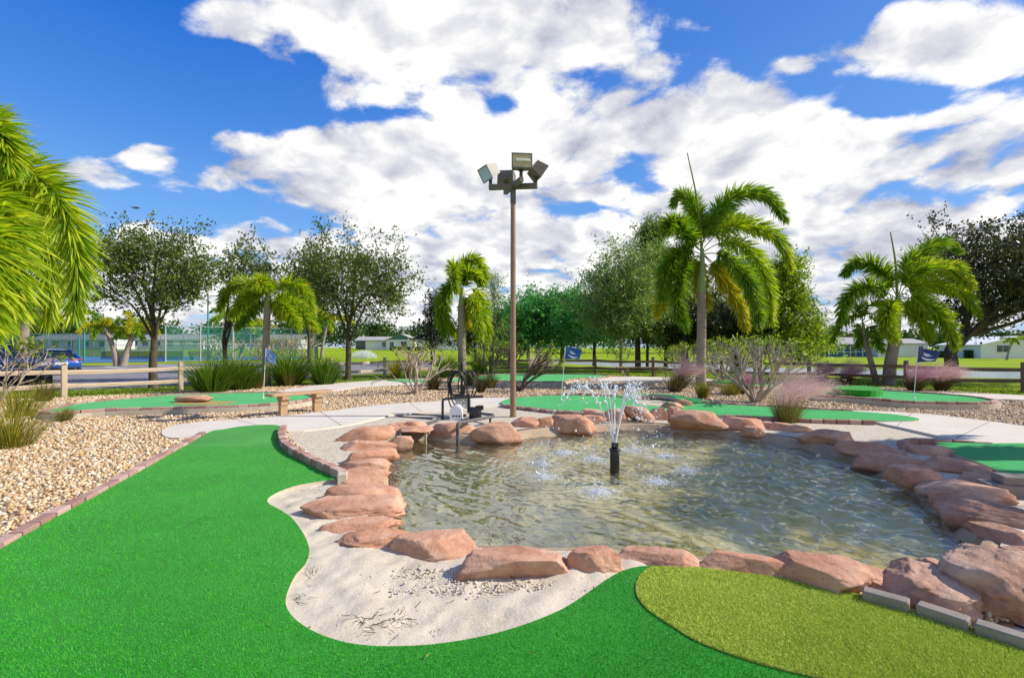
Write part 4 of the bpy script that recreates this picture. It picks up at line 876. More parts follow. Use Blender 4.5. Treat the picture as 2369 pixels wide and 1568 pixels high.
# ------------------------------------------------------------------ loose river stones
EXCL = []   # filled by the greens and paths
def pebbles(excl):
    r = np.random.default_rng(42); icoV, icoF = np.array(IV1[:0]), None
    bm = bmesh.new(); bmesh.ops.create_icosphere(bm, subdivisions=1, radius=1.0); bm.free()
    phi = (1 + 5 ** .5) / 2
    V0 = np.array([(-1, phi, 0), (1, phi, 0), (-1, -phi, 0), (1, -phi, 0), (0, -1, phi), (0, 1, phi), (0, -1, -phi), (0, 1, -phi), (phi, 0, -1), (phi, 0, 1), (-phi, 0, -1), (-phi, 0, 1)]) / math.sqrt(1 + phi * phi)
    F0 = np.array([(0, 11, 5), (0, 5, 1), (0, 1, 7), (0, 7, 10), (0, 10, 11), (1, 5, 9), (5, 11, 4), (11, 10, 2), (10, 7, 6), (7, 1, 8), (3, 9, 4), (3, 4, 2), (3, 2, 6), (3, 6, 8), (3, 8, 9), (4, 9, 5), (2, 4, 11), (6, 2, 10), (8, 6, 7), (9, 8, 1)])
    out = []
    for (y0, y1, dens, s0, s1) in ((2.6, 7, 950, .011, .028), (7, 12, 560, .014, .033), (12, 18, 230, .022, .042), (18, 26, 90, .028, .05)):
        xm = 1.15 * y1; n = int(dens * (y1 - y0) * 2 * xm); P = np.c_[r.uniform(-xm, xm, n), r.uniform(y0, y1, n)]
        P = P[np.abs(P[:, 0]) < 1.12 * P[:, 1] + .3]; P = P[inside(P, np.array(gpoly))]
        for e in excl: P = P[~inside(P, np.array(e))]
        out.append(np.c_[P, s0 * .8 + (s1 - s0) * r.beta(1.3, 2.6, len(P)) * 1.45])
    A = np.concatenate(out); n = len(A)
    sc = A[:, 2:3] * np.c_[r.uniform(.8, 1.25, n), r.uniform(.7, 1.0, n), r.uniform(.38, .75, n)]
    q = r.normal(size=(n, 4)) * np.array([1, .25, .25, 1]); q /= np.linalg.norm(q, axis=1, keepdims=True); w, x, y, z = q.T
    Rm = np.stack([1 - 2 * (y * y + z * z), 2 * (x * y - z * w), 2 * (x * z + y * w), 2 * (x * y + z * w), 1 - 2 * (x * x + z * z), 2 * (y * z - x * w), 2 * (x * z - y * w), 2 * (y * z + x * w), 1 - 2 * (x * x + y * y)], -1).reshape(-1, 3, 3)
    L0 = V0[None] * sc[:, None] * r.uniform(.82, 1.15, (n, 12, 1)); Vv = np.einsum('nij,nkj->nki', Rm, L0)
    Vv += np.c_[A[:, :2], GZ + .012 + A[:, 2] * r.uniform(.15, .6, n)][:, None]
    m = MB(); m.add(Vv.reshape(-1, 3), [(F0[None] + (np.arange(n) * 12)[:, None, None]).reshape(-1, 3)], 0, True)
    o = m.build('river_pebbles', M['pebble']); tag(o, 'loose tan and white river stones of the planting beds', 'pebbles', kind='stuff'); print('pebbles', n)
# twigs and dry leaves in the sand
m = MB(); r = np.random.default_rng(9)
for (px, py, n, sp) in ((850, 1448, 22, .05), (905, 1455, 20, .06), (690, 1400, 8, .04), (735, 1300, 6, .05), (1010, 1350, 10, .2), (1200, 1375, 12, .18), (690, 1180, 8, .06), (720, 1340, 6, .03), (960, 1400, 4, .2)):
    c = g(px, py, GZ)
    for _ in range(n):
        a = r.uniform(0, 2 * PI); l = r.uniform(.02, .10); q = c + np.r_[r.normal(size=2) * sp, .036]; d = np.array([math.cos(a), math.sin(a), r.uniform(0, .25)]) * l
        k = np.array([r.normal() * .01, r.normal() * .01, r.uniform(0, .01)])
        m.tube(np.array([q, q + d * .5 + k, q + d]), [.0018, .0015, .0008], 4)
o = m.build('sand_debris', M['clump_dark']); tag(o, 'dry twigs and roots scattered over the bunker sand', 'twigs', kind='stuff')
r = np.random.default_rng(12); cl = []
for (px, py, n, sx, sy) in ((1000, 1335, 240, .28, .05), (1160, 1372, 420, .3, .05), (1290, 1362, 200, .14, .05), (860, 1448, 120, .12, .06)):
    c = g(px, py, GZ); cl.append(np.c_[c[0] + r.normal(size=n) * sx, c[1] + r.normal(size=n) * sy, np.full(n, GZ + .036), r.gamma(2, .0022, n)])
cl = np.concatenate(cl); cl[:, 3] = np.minimum(cl[:, 3], .011); m = MB(); ball(m, cl[:, :3], cl[:, 3], .6); o = m.build('sand_clods', M['sand']); tag(o, 'crumbs of damp sand in front of the rocks', 'sand crumbs', kind='stuff')
# a few dry leaf scraps on the turf
m = MB(); P = []
for _ in range(60):
    y = r.uniform(2.2, 6.5); x = r.uniform(-.95, .1) * y; P.append((x, y, .016))
P = np.array(P); a = r.uniform(0, 2 * PI, len(P)); ok = inside(P[:, :2], np.array(turf_poly)); P, a = P[ok], a[ok]
m.leaves(P, np.c_[np.cos(a), np.sin(a), np.full(len(a), .1)], np.c_[-np.sin(a), np.cos(a), np.full(len(a), .3)], r.uniform(.012, .04, len(a)), r.uniform(.004, .012, len(a)))
o = m.build('leaf_litter', M['clump_gold']); tag(o, 'tiny dry leaf scraps blown over the green turf', 'leaf litter', kind='stuff')
# ------------------------------------------------------------------ brick edging
def brick_run(P, ztop, h=.065, w=.10, Lb=.20, gap=.020, side=0.0, jit=.007, seed=0, mb=None, mi=0):
    """bricks laid end to end along the line P (xy); side shifts them off the line"""
    P = np.asarray(P, float); T = np.gradient(P, axis=0); T = unit(T); Nn = np.stack([-T[:, 1], T[:, 0]], 1); P = P + Nn * side
    Q = resample(P, Lb + gap); mb = mb or MB(); r = np.random.default_rng(seed)
    for a, b in zip(Q[:-1], Q[1:]):
        c = (a + b) / 2 + r.normal(size=2) * jit * .5; d = b - a; l = np.linalg.norm(d)
        mb.box((c[0], c[1], ztop - h / 2 + r.normal() * jit * .6), (l - gap, w, h), math.atan2(d[1], d[0]) + r.normal() * .012, mi, bev=.006)
    return mb
def edging(name, px, z, ztop, label, side=0.0, n=3, mat=None, h=.065, smooth_=True, **k):
    P = np.array(gl(px, z)); P = smooth_loop(P, n, closed=False) if smooth_ else P
    m = brick_run(P, ztop, h=h, side=side, **k); o = m.build(name, mat or M['brick']); return tag(o, label, 'brick edging', 'brick edging of the putting greens')
edging('brick_edging', [(-520, 1585), (-250, 1420), (0, 1270), (160, 1180), (320, 1092), (477, 1003)], 0, .035, 'long line of pinkish bricks between the foreground turf and the tan river stones', side=.05, h=.10)
edging('brick_edging', [(650, 994), (643, 1010), (648, 1032), (675, 1054), (711, 1072), (753, 1093), (782, 1106)], 0, .085, 'curved brick edging between the foreground turf and the shell path', side=.05, h=.13, Lb=.19)
# end stone of the curved run
m = MB(); c = g(788, 1112, 0); m.box((c[0] + .02, c[1] + .0, .005), (.10, .13, .17), .3, bev=.008); o = m.build('edging_block', M['curb']); tag(o, 'pale concrete block closing the curved brick edging beside the bunker', 'concrete block')
# three grey pavers
for k, (a, b, lab) in enumerate((((1994, 1368), (2104, 1398), 'grey paver nearest the long sloping pinkish rock'), ((2118, 1400), (2240, 1440), 'middle grey paver in front of the domed pitted boulder'), ((2254, 1444), (2392, 1487), 'grey paver cut by the right frame edge'))):
    A, B = g(*a, .055), g(*b, .055); d = B - A; m = MB(); m.box((0, 0, 0), (np.linalg.norm(d[:2]), .085, .10), 0, bev=.007)
    o = m.build('paver', M['brick_grey']); nrm = np.array([-d[1], d[0]]) / np.linalg.norm(d[:2]); c = (A + B) / 2; o.location = (c[0] + nrm[0] * .04, c[1] + nrm[1] * .04, .012); o.rotation_euler = (0, 0, math.atan2(d[1], d[0])); tag(o, lab, 'paver', 'grey pavers edging the olive turf')
# ------------------------------------------------------------------ more greens
def green(name, px, z, label, curb=True, brick=(0, None), bpx=None, mat=None, cw=.13, n=3, lift=.03, edge_label=None):
    P = np.array(gl(px, z)); P = smooth_loop(P, n)
    m = MB(); m.prism([tuple(p) for p in P], GZ - .03, z, 0, 1); o = m.build('putting_green', [mat or M['turf_far'], M['curb']]); tag(o, kind='structure')
    EXCL.append(P); return P
def curb_ring(P, z, label, w=.13, start=0, stop=None):
    Q = offset_loop(P, w * .5); Q = np.r_[Q, Q[:1]][start:stop]
    m = MB(); Q = resample(Q, .25)
    T = unit(np.gradient(Q, axis=0)); Nn = np.stack([-T[:, 1], T[:, 0]], 1); a, b = Q + Nn * w * .62, Q - Nn * w * .62; k = len(Q)
    Vv = np.r_[np.c_[a, np.full(k, z)], np.c_[b, np.full(k, z)], np.c_[a, np.full(k, GZ - .05)], np.c_[b, np.full(k, GZ - .05)]]; i = np.arange(k - 1)
    m.add(Vv, [np.stack([i, k + i, k + i + 1, i + 1], 1), np.stack([2 * k + i, i, i + 1, 2 * k + i + 1], 1), np.stack([k + i, 3 * k + i, 3 * k + i + 1, k + i + 1], 1), np.array([0, 2 * k, 3 * k, k]), np.array([k - 1, 2 * k - 1, 4 * k - 1, 3 * k - 1])])
    o = m.build('concrete_kerb', M['curb']); tag(o, label, 'kerb')
    m = brick_run(Q, z + .058, h=.06, w=.10, Lb=.2, gap=.012, seed=int(abs(P[0, 0]) * 100)); b_ = m.build('brick_course', M['brick'], o)
    EXCL.append(np.r_[a, b[::-1]]); return o
GL = green('putting_green', [(104, 951), (150, 941), (196, 932), (295, 922), (393, 914), (500, 910), (610, 908), (685, 911), (716, 916), (712, 924), (670, 931), (625, 935), (534, 939), (426, 942), (327, 945), (229, 948), (141, 955)], .10, '')
curb_ring(GL, .075, 'concrete kerb topped with bricks around the left green with the flat rock')
m = MB(); c = g(470, 932, .10); P = [(c[0] + .75 * math.cos(a) * (1 + .1 * math.sin(3 * a)), c[1] + .38 * math.sin(a)) for a in np.linspace(0, 2 * PI, 28, endpoint=False)]
m.prism(P, .100, .106); o = m.build('worn_patch', M['tan_patch']); tag(o, kind='structure')
GC = green('putting_green', [(1157, 931), (1175, 923), (1220, 917), (1300, 914), (1400, 917), (1467, 922), (1520, 926), (1603, 931), (1690, 936), (1784, 941), (1857, 946), (1974, 951), (2060, 957), (2110, 964), (2126, 971), (2070, 973), (2019, 973), (1853, 968), (1757, 963), (1674, 960), (1560, 958), (1440, 957), (1349, 951), (1280, 947), (1226, 941), (1176, 936)], .03, '')
o = edging('brick_edging', [(1166, 935), (1176, 937), (1226, 943), (1280, 949), (1349, 954), (1440, 958)], .03, .045, 'near brick edging of the centre green behind the lamp post', side=-.05, h=.12)
edging('brick_edging', [(1185, 921), (1230, 915), (1310, 912), (1401, 915), (1467, 920), (1500, 923)], .03, .06, 'far brick edging of the centre green under the blue flag', side=.05, h=.12)
edging('brick_edging', [(1598, 930), (1663, 934), (1737, 938), (1784, 940), (1857, 945), (1974, 950)], .03, .06, 'far brick edging of the long green below the bare branched shrub', side=.05, h=.12)
edging('brick_edging', [(1674, 961), (1757, 964), (1853, 969), (1940, 972), (2019, 974)], .03, .05, 'near brick edging of the long green beside the pink plume grass', side=-.05, h=.12)
# little pit in the centre green
m = MB(); c0 = np.array(gl([(1465, 925), (1500, 924), (1545, 929), (1560, 936), (1540, 941), (1500, 937), (1475, 932)], .034)); c0 = smooth_loop(c0, 3)
m.prism([tuple(p) for p in c0], .031, .036); o = m.build('turf_pit', M['curb']); tag(o, kind='structure')
m = MB(); Q = smooth_loop(np.array(gl([(1462, 922), (1490, 920), (1530, 922), (1560, 927), (1578, 932)], .03)), 4, closed=False); k = len(Q); hgt = .10 * np.sin(np.linspace(0, PI, k)) + .02
dd = unit(np.gradient(Q, axis=0)); nn = np.stack([-dd[:, 1], dd[:, 0]], 1)
Vv = np.r_[np.c_[Q, np.full(k, .03)], np.c_[Q, .03 + hgt], np.c_[Q + nn * .35, .03 + hgt * .9], np.c_[Q + nn * .9, np.full(k, .03)]]; i = np.arange(k - 1)
m.add(Vv, [np.stack([i, i + 1, k + i + 1, k + i], 1)], 1); m.add(Vv, [np.stack([k + i, k + i + 1, 2 * k + i + 1, 2 * k + i], 1), np.stack([2 * k + i, 2 * k + i + 1, 3 * k + i + 1, 3 * k + i], 1)], 0, True)
o = m.build('turf_mound', [M['turf_far'], M['curb']]); tag(o, kind='structure')
GR = green('putting_green', [(1897, 913), (1942, 897), (1980, 899), (2026, 902), (2084, 906), (2143, 910), (2236, 917), (2285, 925), (2296, 929), (2260, 932), (2166, 931), (2084, 928), (2003, 921), (1933, 916)], .12, '')
curb_ring(GR, .095, 'rounded concrete kerb topped with bricks around the oval green with the navy flag')
m = MB(); c0 = smooth_loop(np.array(gl([(1926, 910), (1940, 905), (1980, 904), (2020, 906), (2042, 911), (2036, 916), (2000, 917), (1950, 914)], .13)), 3); m.prism([tuple(p) for p in c0], .11, .29); o = m.build('turf_obstacle', M['turf']); tag(o, 'raised green turf block on the oval green by the leaning palms', 'obstacle')
GF = green('putting_green', [(1025, 882), (1060, 875), (1144, 867), (1200, 865), (1260, 866), (1340, 866), (1405, 869), (1395, 873), (1325, 877), (1290, 884), (1195, 882), (1093, 881), (1050, 884)], .05, '')
curb_ring(GF, .03, 'concrete kerb and bricks around the far green behind the gnarled dark shrub')
GS = green('putting_green', [(894, 880), (935, 877), (990, 878), (1020, 882), (1000, 885), (940, 884)], .0, '')
GX = green('putting_green', [(1640, 885), (1680, 879), (1730, 880), (1790, 886), (1800, 892), (1740, 896), (1680, 892)], .05, '', mat=M['turf'])
curb_ring(GX, .03, 'low kerb of the shaded green behind the big palm')
GN = green('putting_green', [(2165, 1024), (2230, 1024), (2310, 1025), (2400, 1026), (2700, 1050), (2700, 1180), (2460, 1135), (2350, 1108), (2280, 1075), (2210, 1050)], .03, '')
edging('brick_edging', [(2088, 1024), (2110, 1019), (2150, 1018), (2200, 1021), (2250, 1024), (2298, 1026)], .03, .05, 'thin brick edging at the top of the right-hand green', side=.03, h=.09)
m = MB(); c = g(2350, 1150, GZ); m.box((0, 0, .07), (.55, .22, .14), 0, bev=.01); m.box((.06, 0, .18), (.42, .2, .08), 0, bev=.01); o = m.build('edging_block', M['brick_grey']); o.location = c; o.rotation_euler = (0, 0, -.3); tag(o, 'grey stacked concrete block at the right frame edge below the green', 'concrete block')
for P in (turf_poly, fringe_poly): EXCL.append(np.array(P))
for n_ in ([(374, 1003), (420, 980), (500, 972), (600, 966), (700, 957), (800, 945), (900, 934), (1018, 927), (1093, 921), (1165, 919), (1190, 926), (1154, 939), (668, 998), (490, 1001), (395, 1012)], [(640, 907), (685, 897), (776, 886), (897, 878), (1000, 875), (960, 888), (836, 895), (761, 906)], [(1962, 951), (2026, 950), (2143, 957), (2260, 970), (2369, 985), (2600, 1020), (2600, 1050), (2369, 1027), (2174, 1008), (2019, 974)], [(2143, 908), (2369, 914), (2800, 940), (2800, 960), (2369, 925), (2306, 923)], [(1394, 873), (1625, 873), (1660, 880), (1625, 883), (1394, 882)]): EXCL.append(np.array(gl(n_, 0)))
EXCL.append(np.array(gl(AGG_PX, GZ))); EXCL.append(bl); EXCL.append(offset_loop(rim, .1))
pebbles(EXCL)
# ------------------------------------------------------------------ lamp post
lp = g(1187, 966, GZ); t_ = thing('lamp_post', 'tall bronze lamp post with four floodlights on a cross arm', 'lamp post', lp); D = lp[1]
ZA = CAMH + (803 - 432) / F * D - GZ
m = MB(); m.tube([(0, 0, 0), (0, 0, 1.6), (0, 0, ZA - .25)], [.066, .060, .052], 20); m.build('pole', M['pole'], t_)
m = MB(); m.tube([(0, 0, 0), (0, 0, .03)], .085, 20); m.build('base_plate', M['pole'], t_)
m = MB(); m.lathe([(.053, ZA - .36), (.060, ZA - .35), (.060, ZA - .06), (.05, ZA - .05)], 16); m.build('sleeve', M['lamp'], t_)
rot = -.10
def arm_dir(a): return np.array([math.cos(a), math.sin(a), 0])
m = MB(); A = arm_dir(rot) * .52; m.bar(tuple(-A + [0, 0, ZA]), tuple(A + [0, 0, ZA]), .10, .11, bev=.01); m.build('cross_arm', M['lamp'], t_)
A2 = arm_dir(rot + R(118)) * .46; m = MB(); m.bar(tuple(-A2 + [0, 0, ZA + .012]), tuple(A2 + [0, 0, ZA + .012]), .094, .105, bev=.01); m.build('cross_arm', M['lamp'], t_)
for (off, aim, tilt) in ((-A, PI + .55, -.55), (A, -.05 + .35, -.60), (-A2, -PI / 2 + .10, .02), (A2, PI / 2 - .1, -.25)):
    base = np.array([off[0] * .93, off[1] * .93, ZA + .05])
    fl = bpy.data.objects.new('floodlight', None); COL.objects.link(fl); fl.parent = t_; fl.empty_display_size = .1; 
    hd = np.array([math.cos(aim) * math.cos(tilt), math.sin(aim) * math.cos(tilt), math.sin(tilt)]); sd_ = np.array([-math.sin(aim), math.cos(aim), 0]); up = np.cross(hd, sd_)
    hc = base + np.array([0, 0, .29])
    # tapering housing: back small, front large
    fw, fh, bw, bh, dl = .21, .155, .17, .11, .26
    Vv = [hc - hd * .10 + sd_ * sx * bw + up * sz * bh for sx, sz in ((-1, -1), (1, -1), (1, 1), (-1, 1))] + [hc + hd * (dl - .10) + sd_ * sx * fw + up * sz * fh for sx, sz in ((-1, -1), (1, -1), (1, 1), (-1, 1))]
    m = MB(); m.add(np.array(Vv), [np.array(f) for f in ((0, 1, 2, 3), (0, 4, 5, 1), (1, 5, 6, 2), (2, 6, 7, 3), (3, 7, 4, 0))])
    fc = hc + hd * (dl - .10); e = .022
    ring = [fc + sd_ * sx * fw + up * sz * fh for sx, sz in ((-1, -1), (1, -1), (1, 1), (-1, 1))]; inn = [fc + hd * .002 + sd_ * sx * (fw - e) + up * sz * (fh - e) for sx, sz in ((-1, -1), (1, -1), (1, 1), (-1, 1))]
    m.add(np.array(ring + inn), [np.array(f) for f in ((0, 4, 5, 1), (1, 5, 6, 2), (2, 6, 7, 3), (3, 7, 4, 0))])
    hz = m.build('floodlight', M['lamp'], t_); COL.objects.unlink(fl); bpy.data.objects.remove(fl)
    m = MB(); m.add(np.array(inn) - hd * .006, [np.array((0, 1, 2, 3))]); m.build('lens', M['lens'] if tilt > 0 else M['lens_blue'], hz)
    if tilt > 0:
        m = MB(); m.tube([hc + hd * (dl - .095) - sd_ * .12, hc + hd * (dl - .095) + sd_ * .16], .028, 8); m.build('bulb', M['headlamp'], hz)
    m = MB(); m.bar(tuple(base), tuple(base + np.array([0, 0, .22])), .07, .06, bev=.006); m.tube([base + [0, 0, .16] - sd_ * .055, base + [0, 0, .16] + sd_ * .055], .028, 10); m.build('bracket', M['dark_bracket'], hz)
# ------------------------------------------------------------------ pump, pipes, hose
pc = g(1066, 972, GZ); t_ = thing('water_pump', 'white covered water pump with black pipes behind the pond rocks', 'water pump', pc)
s_ = pc[1] / F
def pw(px, py, dy=0.0):
    q = at(px, py, pc[1] + dy); return q - pc
m = MB(); w_, d_ = .235, .20; ar = np.linspace(0, PI, 13); prof = [(-w_ / 2, 0)] + [(-math.cos(a) * w_ / 2, .20 + math.sin(a) * .10) for a in ar] + [(w_ / 2, 0)]
prof = np.array(prof); n_ = len(prof); cx_ = pw(1055, 970)[0]; Vv = np.r_[np.c_[prof[:, 0] + cx_, np.full(n_, -.10), prof[:, 1]], np.c_[prof[:, 0] + cx_, np.full(n_, .26), prof[:, 1]]]
i = np.arange(n_ - 1); m.add(Vv, [np.stack([i, n_ + i, n_ + i + 1, i + 1], 1)], 0, True); m.add(Vv, [np.arange(n_), (n_ + np.arange(n_))[::-1]]); cov = m.build('pump_cover', M['white_metal'], t_)
m = MB(); [m.tube([(cx_ + k * .06 - .045, -.103, .10), (cx_ + k * .06 - .045, -.098, .10)], .022, 14) for k in range(3)]; m.build('vent_hole', M['black'], cov)
m = MB(); q = pw(1091, 960); m.tube([(q[0] - .04, -.02, .15), (q[0] + .10, -.02, .15), (q[0] + .20, -.02, .15)], [.13, .13, .10], 18); m.tube([(q[0] + .13, -.02, .15), (q[0] + .13, -.02, .30)], .05, 12); m.box((q[0] + .18, 0, .26), (.13, .12, .09), bev=.015); m.box((q[0] + .02, 0, .015), (.35, .25, .03)); m.build('pump_motor', M['black'], t_)
def pipe(pts, rad, mat, name='pipe'):
    m = MB(); pts = [np.asarray(p, float) for p in pts]; out = [pts[0]]
    for a, b, c in zip(pts[:-2], pts[1:-1], pts[2:]):
        u1, u2 = unit((a - b)[None])[0], unit((c - b)[None])[0]; k = min(.06, np.linalg.norm(a - b) * .4, np.linalg.norm(c - b) * .4)
        out += [b + u1 * k, b + u1 * k * .35 + u2 * k * .08, b + u2 * k * .35 + u1 * k * .08, b + u2 * k]
    out.append(pts[-1]); m.tube(np.array(out), rad, 12)
    for b in pts[1:-1]: m.tube([b + unit((pts[0] - b)[None])[0] * .001 - [0, 0, .0], b + [0, 0, .001]], rad * 1.02, 8) if False else None
    return m.build(name, mat, t_)
pipe([pw(1024, 972), pw(1024, 923), pw(1085, 918), pw(1118, 917)], .026, M['black_pipe'])
pipe([pw(1084, 955), pw(1084, 910)], .030, M['black'])
e_ = pw(962, 985, -1.35); pipe([pw(1020, 968), pw(1012, 972, -.3), e_, (e_[0] - .01, e_[1] - .02, WZ + .15 - GZ)], .027, M['grey_pipe'])
zz = pw(1141, 962, -.5); z1 = pw(1059, 978, -1.85)
pipe([pw(1098, 955, .0) , zz + [0, 0, .02], zz + [.0, -.06, 0], z1, (z1[0], z1[1], WZ - .2 - GZ)], .029, M['grey_pipe'])
m = MB(); q = pw(1134, 966, -.55); m.tube([(q[0], q[1], -.02), (q[0], q[1], q[2] + .0)], .022, 10); m.build('pipe_support', M['black_pipe'], t_)
m = MB(); q = pw(1063, 929, .3); m.box((q[0], q[1], q[2] - .03), (.16, .12, .22), bev=.01); m.box((q[0] + .17, q[1], q[2] - .05), (.13, .12, .18), bev=.01); m.build('control_box', M['steel'], t_)
m = MB(); q = pw(1061, 914, .2); m.box(q, (.22, .18, .05), .2, bev=.01); m.build('junction_cover', M['black'], t_)
m = MB(); q = pw(1085, 905); m.tube([q, q + [0, 0, .05]], [.014, .008], 8); q = pw(1098, 945, .2); m.tube([q, q + [.03, 0, .03]], [.016, .02], 8); m.build('brass_valve', M['brass'], t_)
# hose stand and coiled hose
hc_ = at(1065, 965, pc[1] + .75); hb = np.array([hc_[0], hc_[1], GZ]); D = hb[1]
t_ = thing('hose_stand', 'black metal hose post with an ornate scroll bracket behind the pump', 'hose stand', hb)
ztop = CAMH - (843 - HY) / F * D - GZ
m = MB(); m.tube([(0.03, 0, 0), (.03, 0, ztop)], .028, 12); m.lathe([(.028, ztop), (.036, ztop + .01), (.036, ztop + .03), (.01, ztop + .05)], 12, (.03, 0, 0)); m.build('post', M['black'], t_)
m = MB()
for k in range(5):
    a = np.linspace(0, 1.6 * PI, 18); rr = np.linspace(.045, .02, 18); c = np.array([-.17 + k * .05, -.06, ztop - .10 + .03 * math.sin(k * PI / 4)]); m.tube(np.c_[c[0] + rr * np.cos(a), np.full(18, c[1]), c[2] + rr * np.sin(a)], .006, 5)
m.tube(np.array([(-.2, -.06, ztop - .16), (-.1, -.06, ztop - .05), (.03, -.04, ztop - .02)]), .008, 6); m.tube(np.array([(-.22, -.06, ztop - .19), (-.1, -.08, ztop - .16), (.06, -.06, ztop - .19)]), .02, 6); m.build('scroll_bracket', M['black'], t_)
m = MB(); r = np.random.default_rng(3)
for k in range(7):
    a = np.linspace(0, 2 * PI, 60); rx, rz = .155 + .012 * r.normal() + .010 * k, .31 + .02 * r.normal(); c = np.array([-.08 + .013 * k, -.10 + .02 * (k - 3) * .8, ztop - .17 - rz + .03 * (k % 3 == 0)])
    if k > 4: c[0] += .07 * (k - 3); rx *= .8
    m.tube(np.c_[c[0] + rx * np.cos(a), c[1] + .01 * np.sin(2 * a), c[2] + rz * np.sin(a)], .0145, 8, caps=False)
m.tube(smooth_loop(np.array([(-.24, -.1, ztop - .5), (-.25, -.1, ztop - .75), (-.15, -.15, .15), (.0, -.2, .05), (.15, -.25, .04), (.1, -.4, .03)]), 6, False), .0145, 8)
o = m.build('garden_hose', M['black']); o.location = hb; tag(o, 'coiled black hose hanging from the scroll bracket', 'hose')
m = MB(); Q = smooth_loop(np.array([g(1050, 968, GZ)[:2], g(960, 960, GZ)[:2], g(880, 955, GZ)[:2], g(930, 966, GZ)[:2], g(1000, 972, GZ)[:2]]), 8, False); m.tube(np.c_[Q, np.full(len(Q), GZ + .03)], .012, 6); o = m.build('black_strand', M['black']); tag(o, 'black cable snaking over the shell aggregate beside the pump', 'strand')  # thin black tube laid flat over the aggregate
# skimmer slab
q = g(952, 1028, WZ); t_ = thing('skimmer_stand', 'flat red slab on short legs over the water beside the pump pipes', 'slab stand', (q[0], q[1] + .28, WZ))
P, Fq = rock_shape(777, .62, .55, .075, False, 4.0, .7); m = MB(); P[:, 2] += .17; m.add(P, [Fq], 0, True); m.build('slab', M['rock'], t_)
for sx, sy in ((-.2, -.2), (.22, -.2), (.2, .2), (-.2, .2)): m = MB(); m.box((sx, sy, -.02), (.035, .035, .40), bev=.004); m.build('leg', M['curb'], t_)
# ------------------------------------------------------------------ benches
def bench(loc, rz, Ls, label, seat_mat, leg_mat, hgt=.47, wd=.30):
    t = thing('bench', label, 'bench', loc, rz)
    m = MB(); m.box((0, 0, hgt - .03), (Ls, wd, .06), bev=.008); m.build('seat', seat_mat, t)
    for sx in (-1, 1):
        x = sx * Ls * .27; m = MB()
        pr = [(-.055, 0), (.055, 0), (.055, .20), (.075, .26), (.075, .31), (.13, .36), (.14, hgt - .06), (-.14, hgt - .06), (-.13, .36), (-.075, .31), (-.075, .26), (-.055, .20)]
        Vv = np.array([(x - .075, a, b) for a, b in pr] + [(x + .075, a, b) for a, b in pr]); n = len(pr); i = np.arange(n); j = (i + 1) % n
        m.add(Vv, [i[::-1], n + i, np.stack([i, j, n + j, n + i], 1)]); m.build('leg', leg_mat, t)
    return t
a, b = g(652, 962, GZ), g(735, 953, GZ); c = (a + b) / 2; rz = math.atan2(b[1] - a[1], b[0] - a[0])
bench(c, rz, 1.42, 'sunlit timber bench with two carved legs beside the left green', M['bench_wood'], M['bench_wood'], hgt=.50)
a, b = g(1459, 869, GZ), g(1506, 869, GZ); c = (a + b) / 2
bench(c, 0, 2.6, 'grey timber bench with two legs by the right fence in front of the lake', M['wood'], M['wood'])
# ------------------------------------------------------------------ putting flags
def flag(base, ztop, px_off, label, mat, fx, fz, droop, wave, lean=(0, 0), mark='swoosh'):
    t = thing('putting_flag', label, 'flag', base)
    hgt = ztop - base[2]; tip = np.array([lean[0], lean[1], hgt]); m = MB(); m.tube([np.zeros(3), tip * .5, tip], [.009, .008, .007], 8); m.build('pole', M['fibreglass'], t)
    m = MB(); m.lathe([(.05, .0), (.05, .006), (.015, .008)], 16); m.build('cup', M['fibreglass'], t)
    nu, nv = 18, 10; U, Vg = np.meshgrid(np.linspace(0, 1, nu), np.linspace(0, 1, nv)); 
    X = tip[0] * (1 - Vg * fz / hgt) + U * fx * (1 - .10 * Vg); Y = tip[1] + wave * np.sin(U * 5.0 + Vg * 1.5) * U; Z = tip[2] - .01 - Vg * fz * (1 - .28 * U) - U ** 1.3 * droop
    Vv = np.stack([X, Y, Z], -1).reshape(-1, 3); idx = np.arange(nu * nv).reshape(nv, nu); q = np.stack([idx[:-1, :-1], idx[1:, :-1], idx[1:, 1:], idx[:-1, 1:]], -1).reshape(-1, 4)
    m = MB(); m.add(Vv, [q], 0, True); Vb = Vv + np.array([0, .003, 0]); m.add(Vb, [q[:, ::-1]], 0, True); fo_ = m.build('cloth', mat, t)
    # printed emblem: two white brush arcs, lying a hair above the cloth
    m = MB()
    def onflag(u_, v_): 
        return np.array([tip[0] * (1 - v_ * fz / hgt) + u_ * fx * (1 - .10 * v_), tip[1] + wave * math.sin(u_ * 5 + v_ * 1.5) * u_ - .004, tip[2] - .01 - v_ * fz * (1 - .28 * u_) - u_ ** 1.3 * droop])
    for (u0, v0, u1, v1, bow, th) in ((.22, .62, .86, .78, -.20, .075), (.30, .30, .62, .40, -.10, .05), (.30, .46, .70, .52, -.06, .035)):
        A_ = []; B_ = []
        for s in np.linspace(0, 1, 12):
            uu = u0 + (u1 - u0) * s; vv = v0 + (v1 - v0) * s + bow * (1 - (2 * s - 1) ** 2) * -.7; ww = th * math.sin(PI * min(1, s * .9 + .1)) + .006
            A_.append(onflag(uu, vv - ww)); B_.append(onflag(uu, vv + ww))
        k = len(A_); i = np.arange(k - 1); m.add(np.array(A_ + B_), [np.stack([i, k + i, k + i + 1, i + 1], 1)])
    m.build('emblem', M['flag_white'], fo_); return t
b1 = g(609, 921, .10); D = b1[1]; flag(b1, CAMH - (805 - HY) / F * D, 0, 'faded blue putting flag on the left green in front of the palm', M['flag_pale'], .30, .36, .16, .05, (.07, 0))
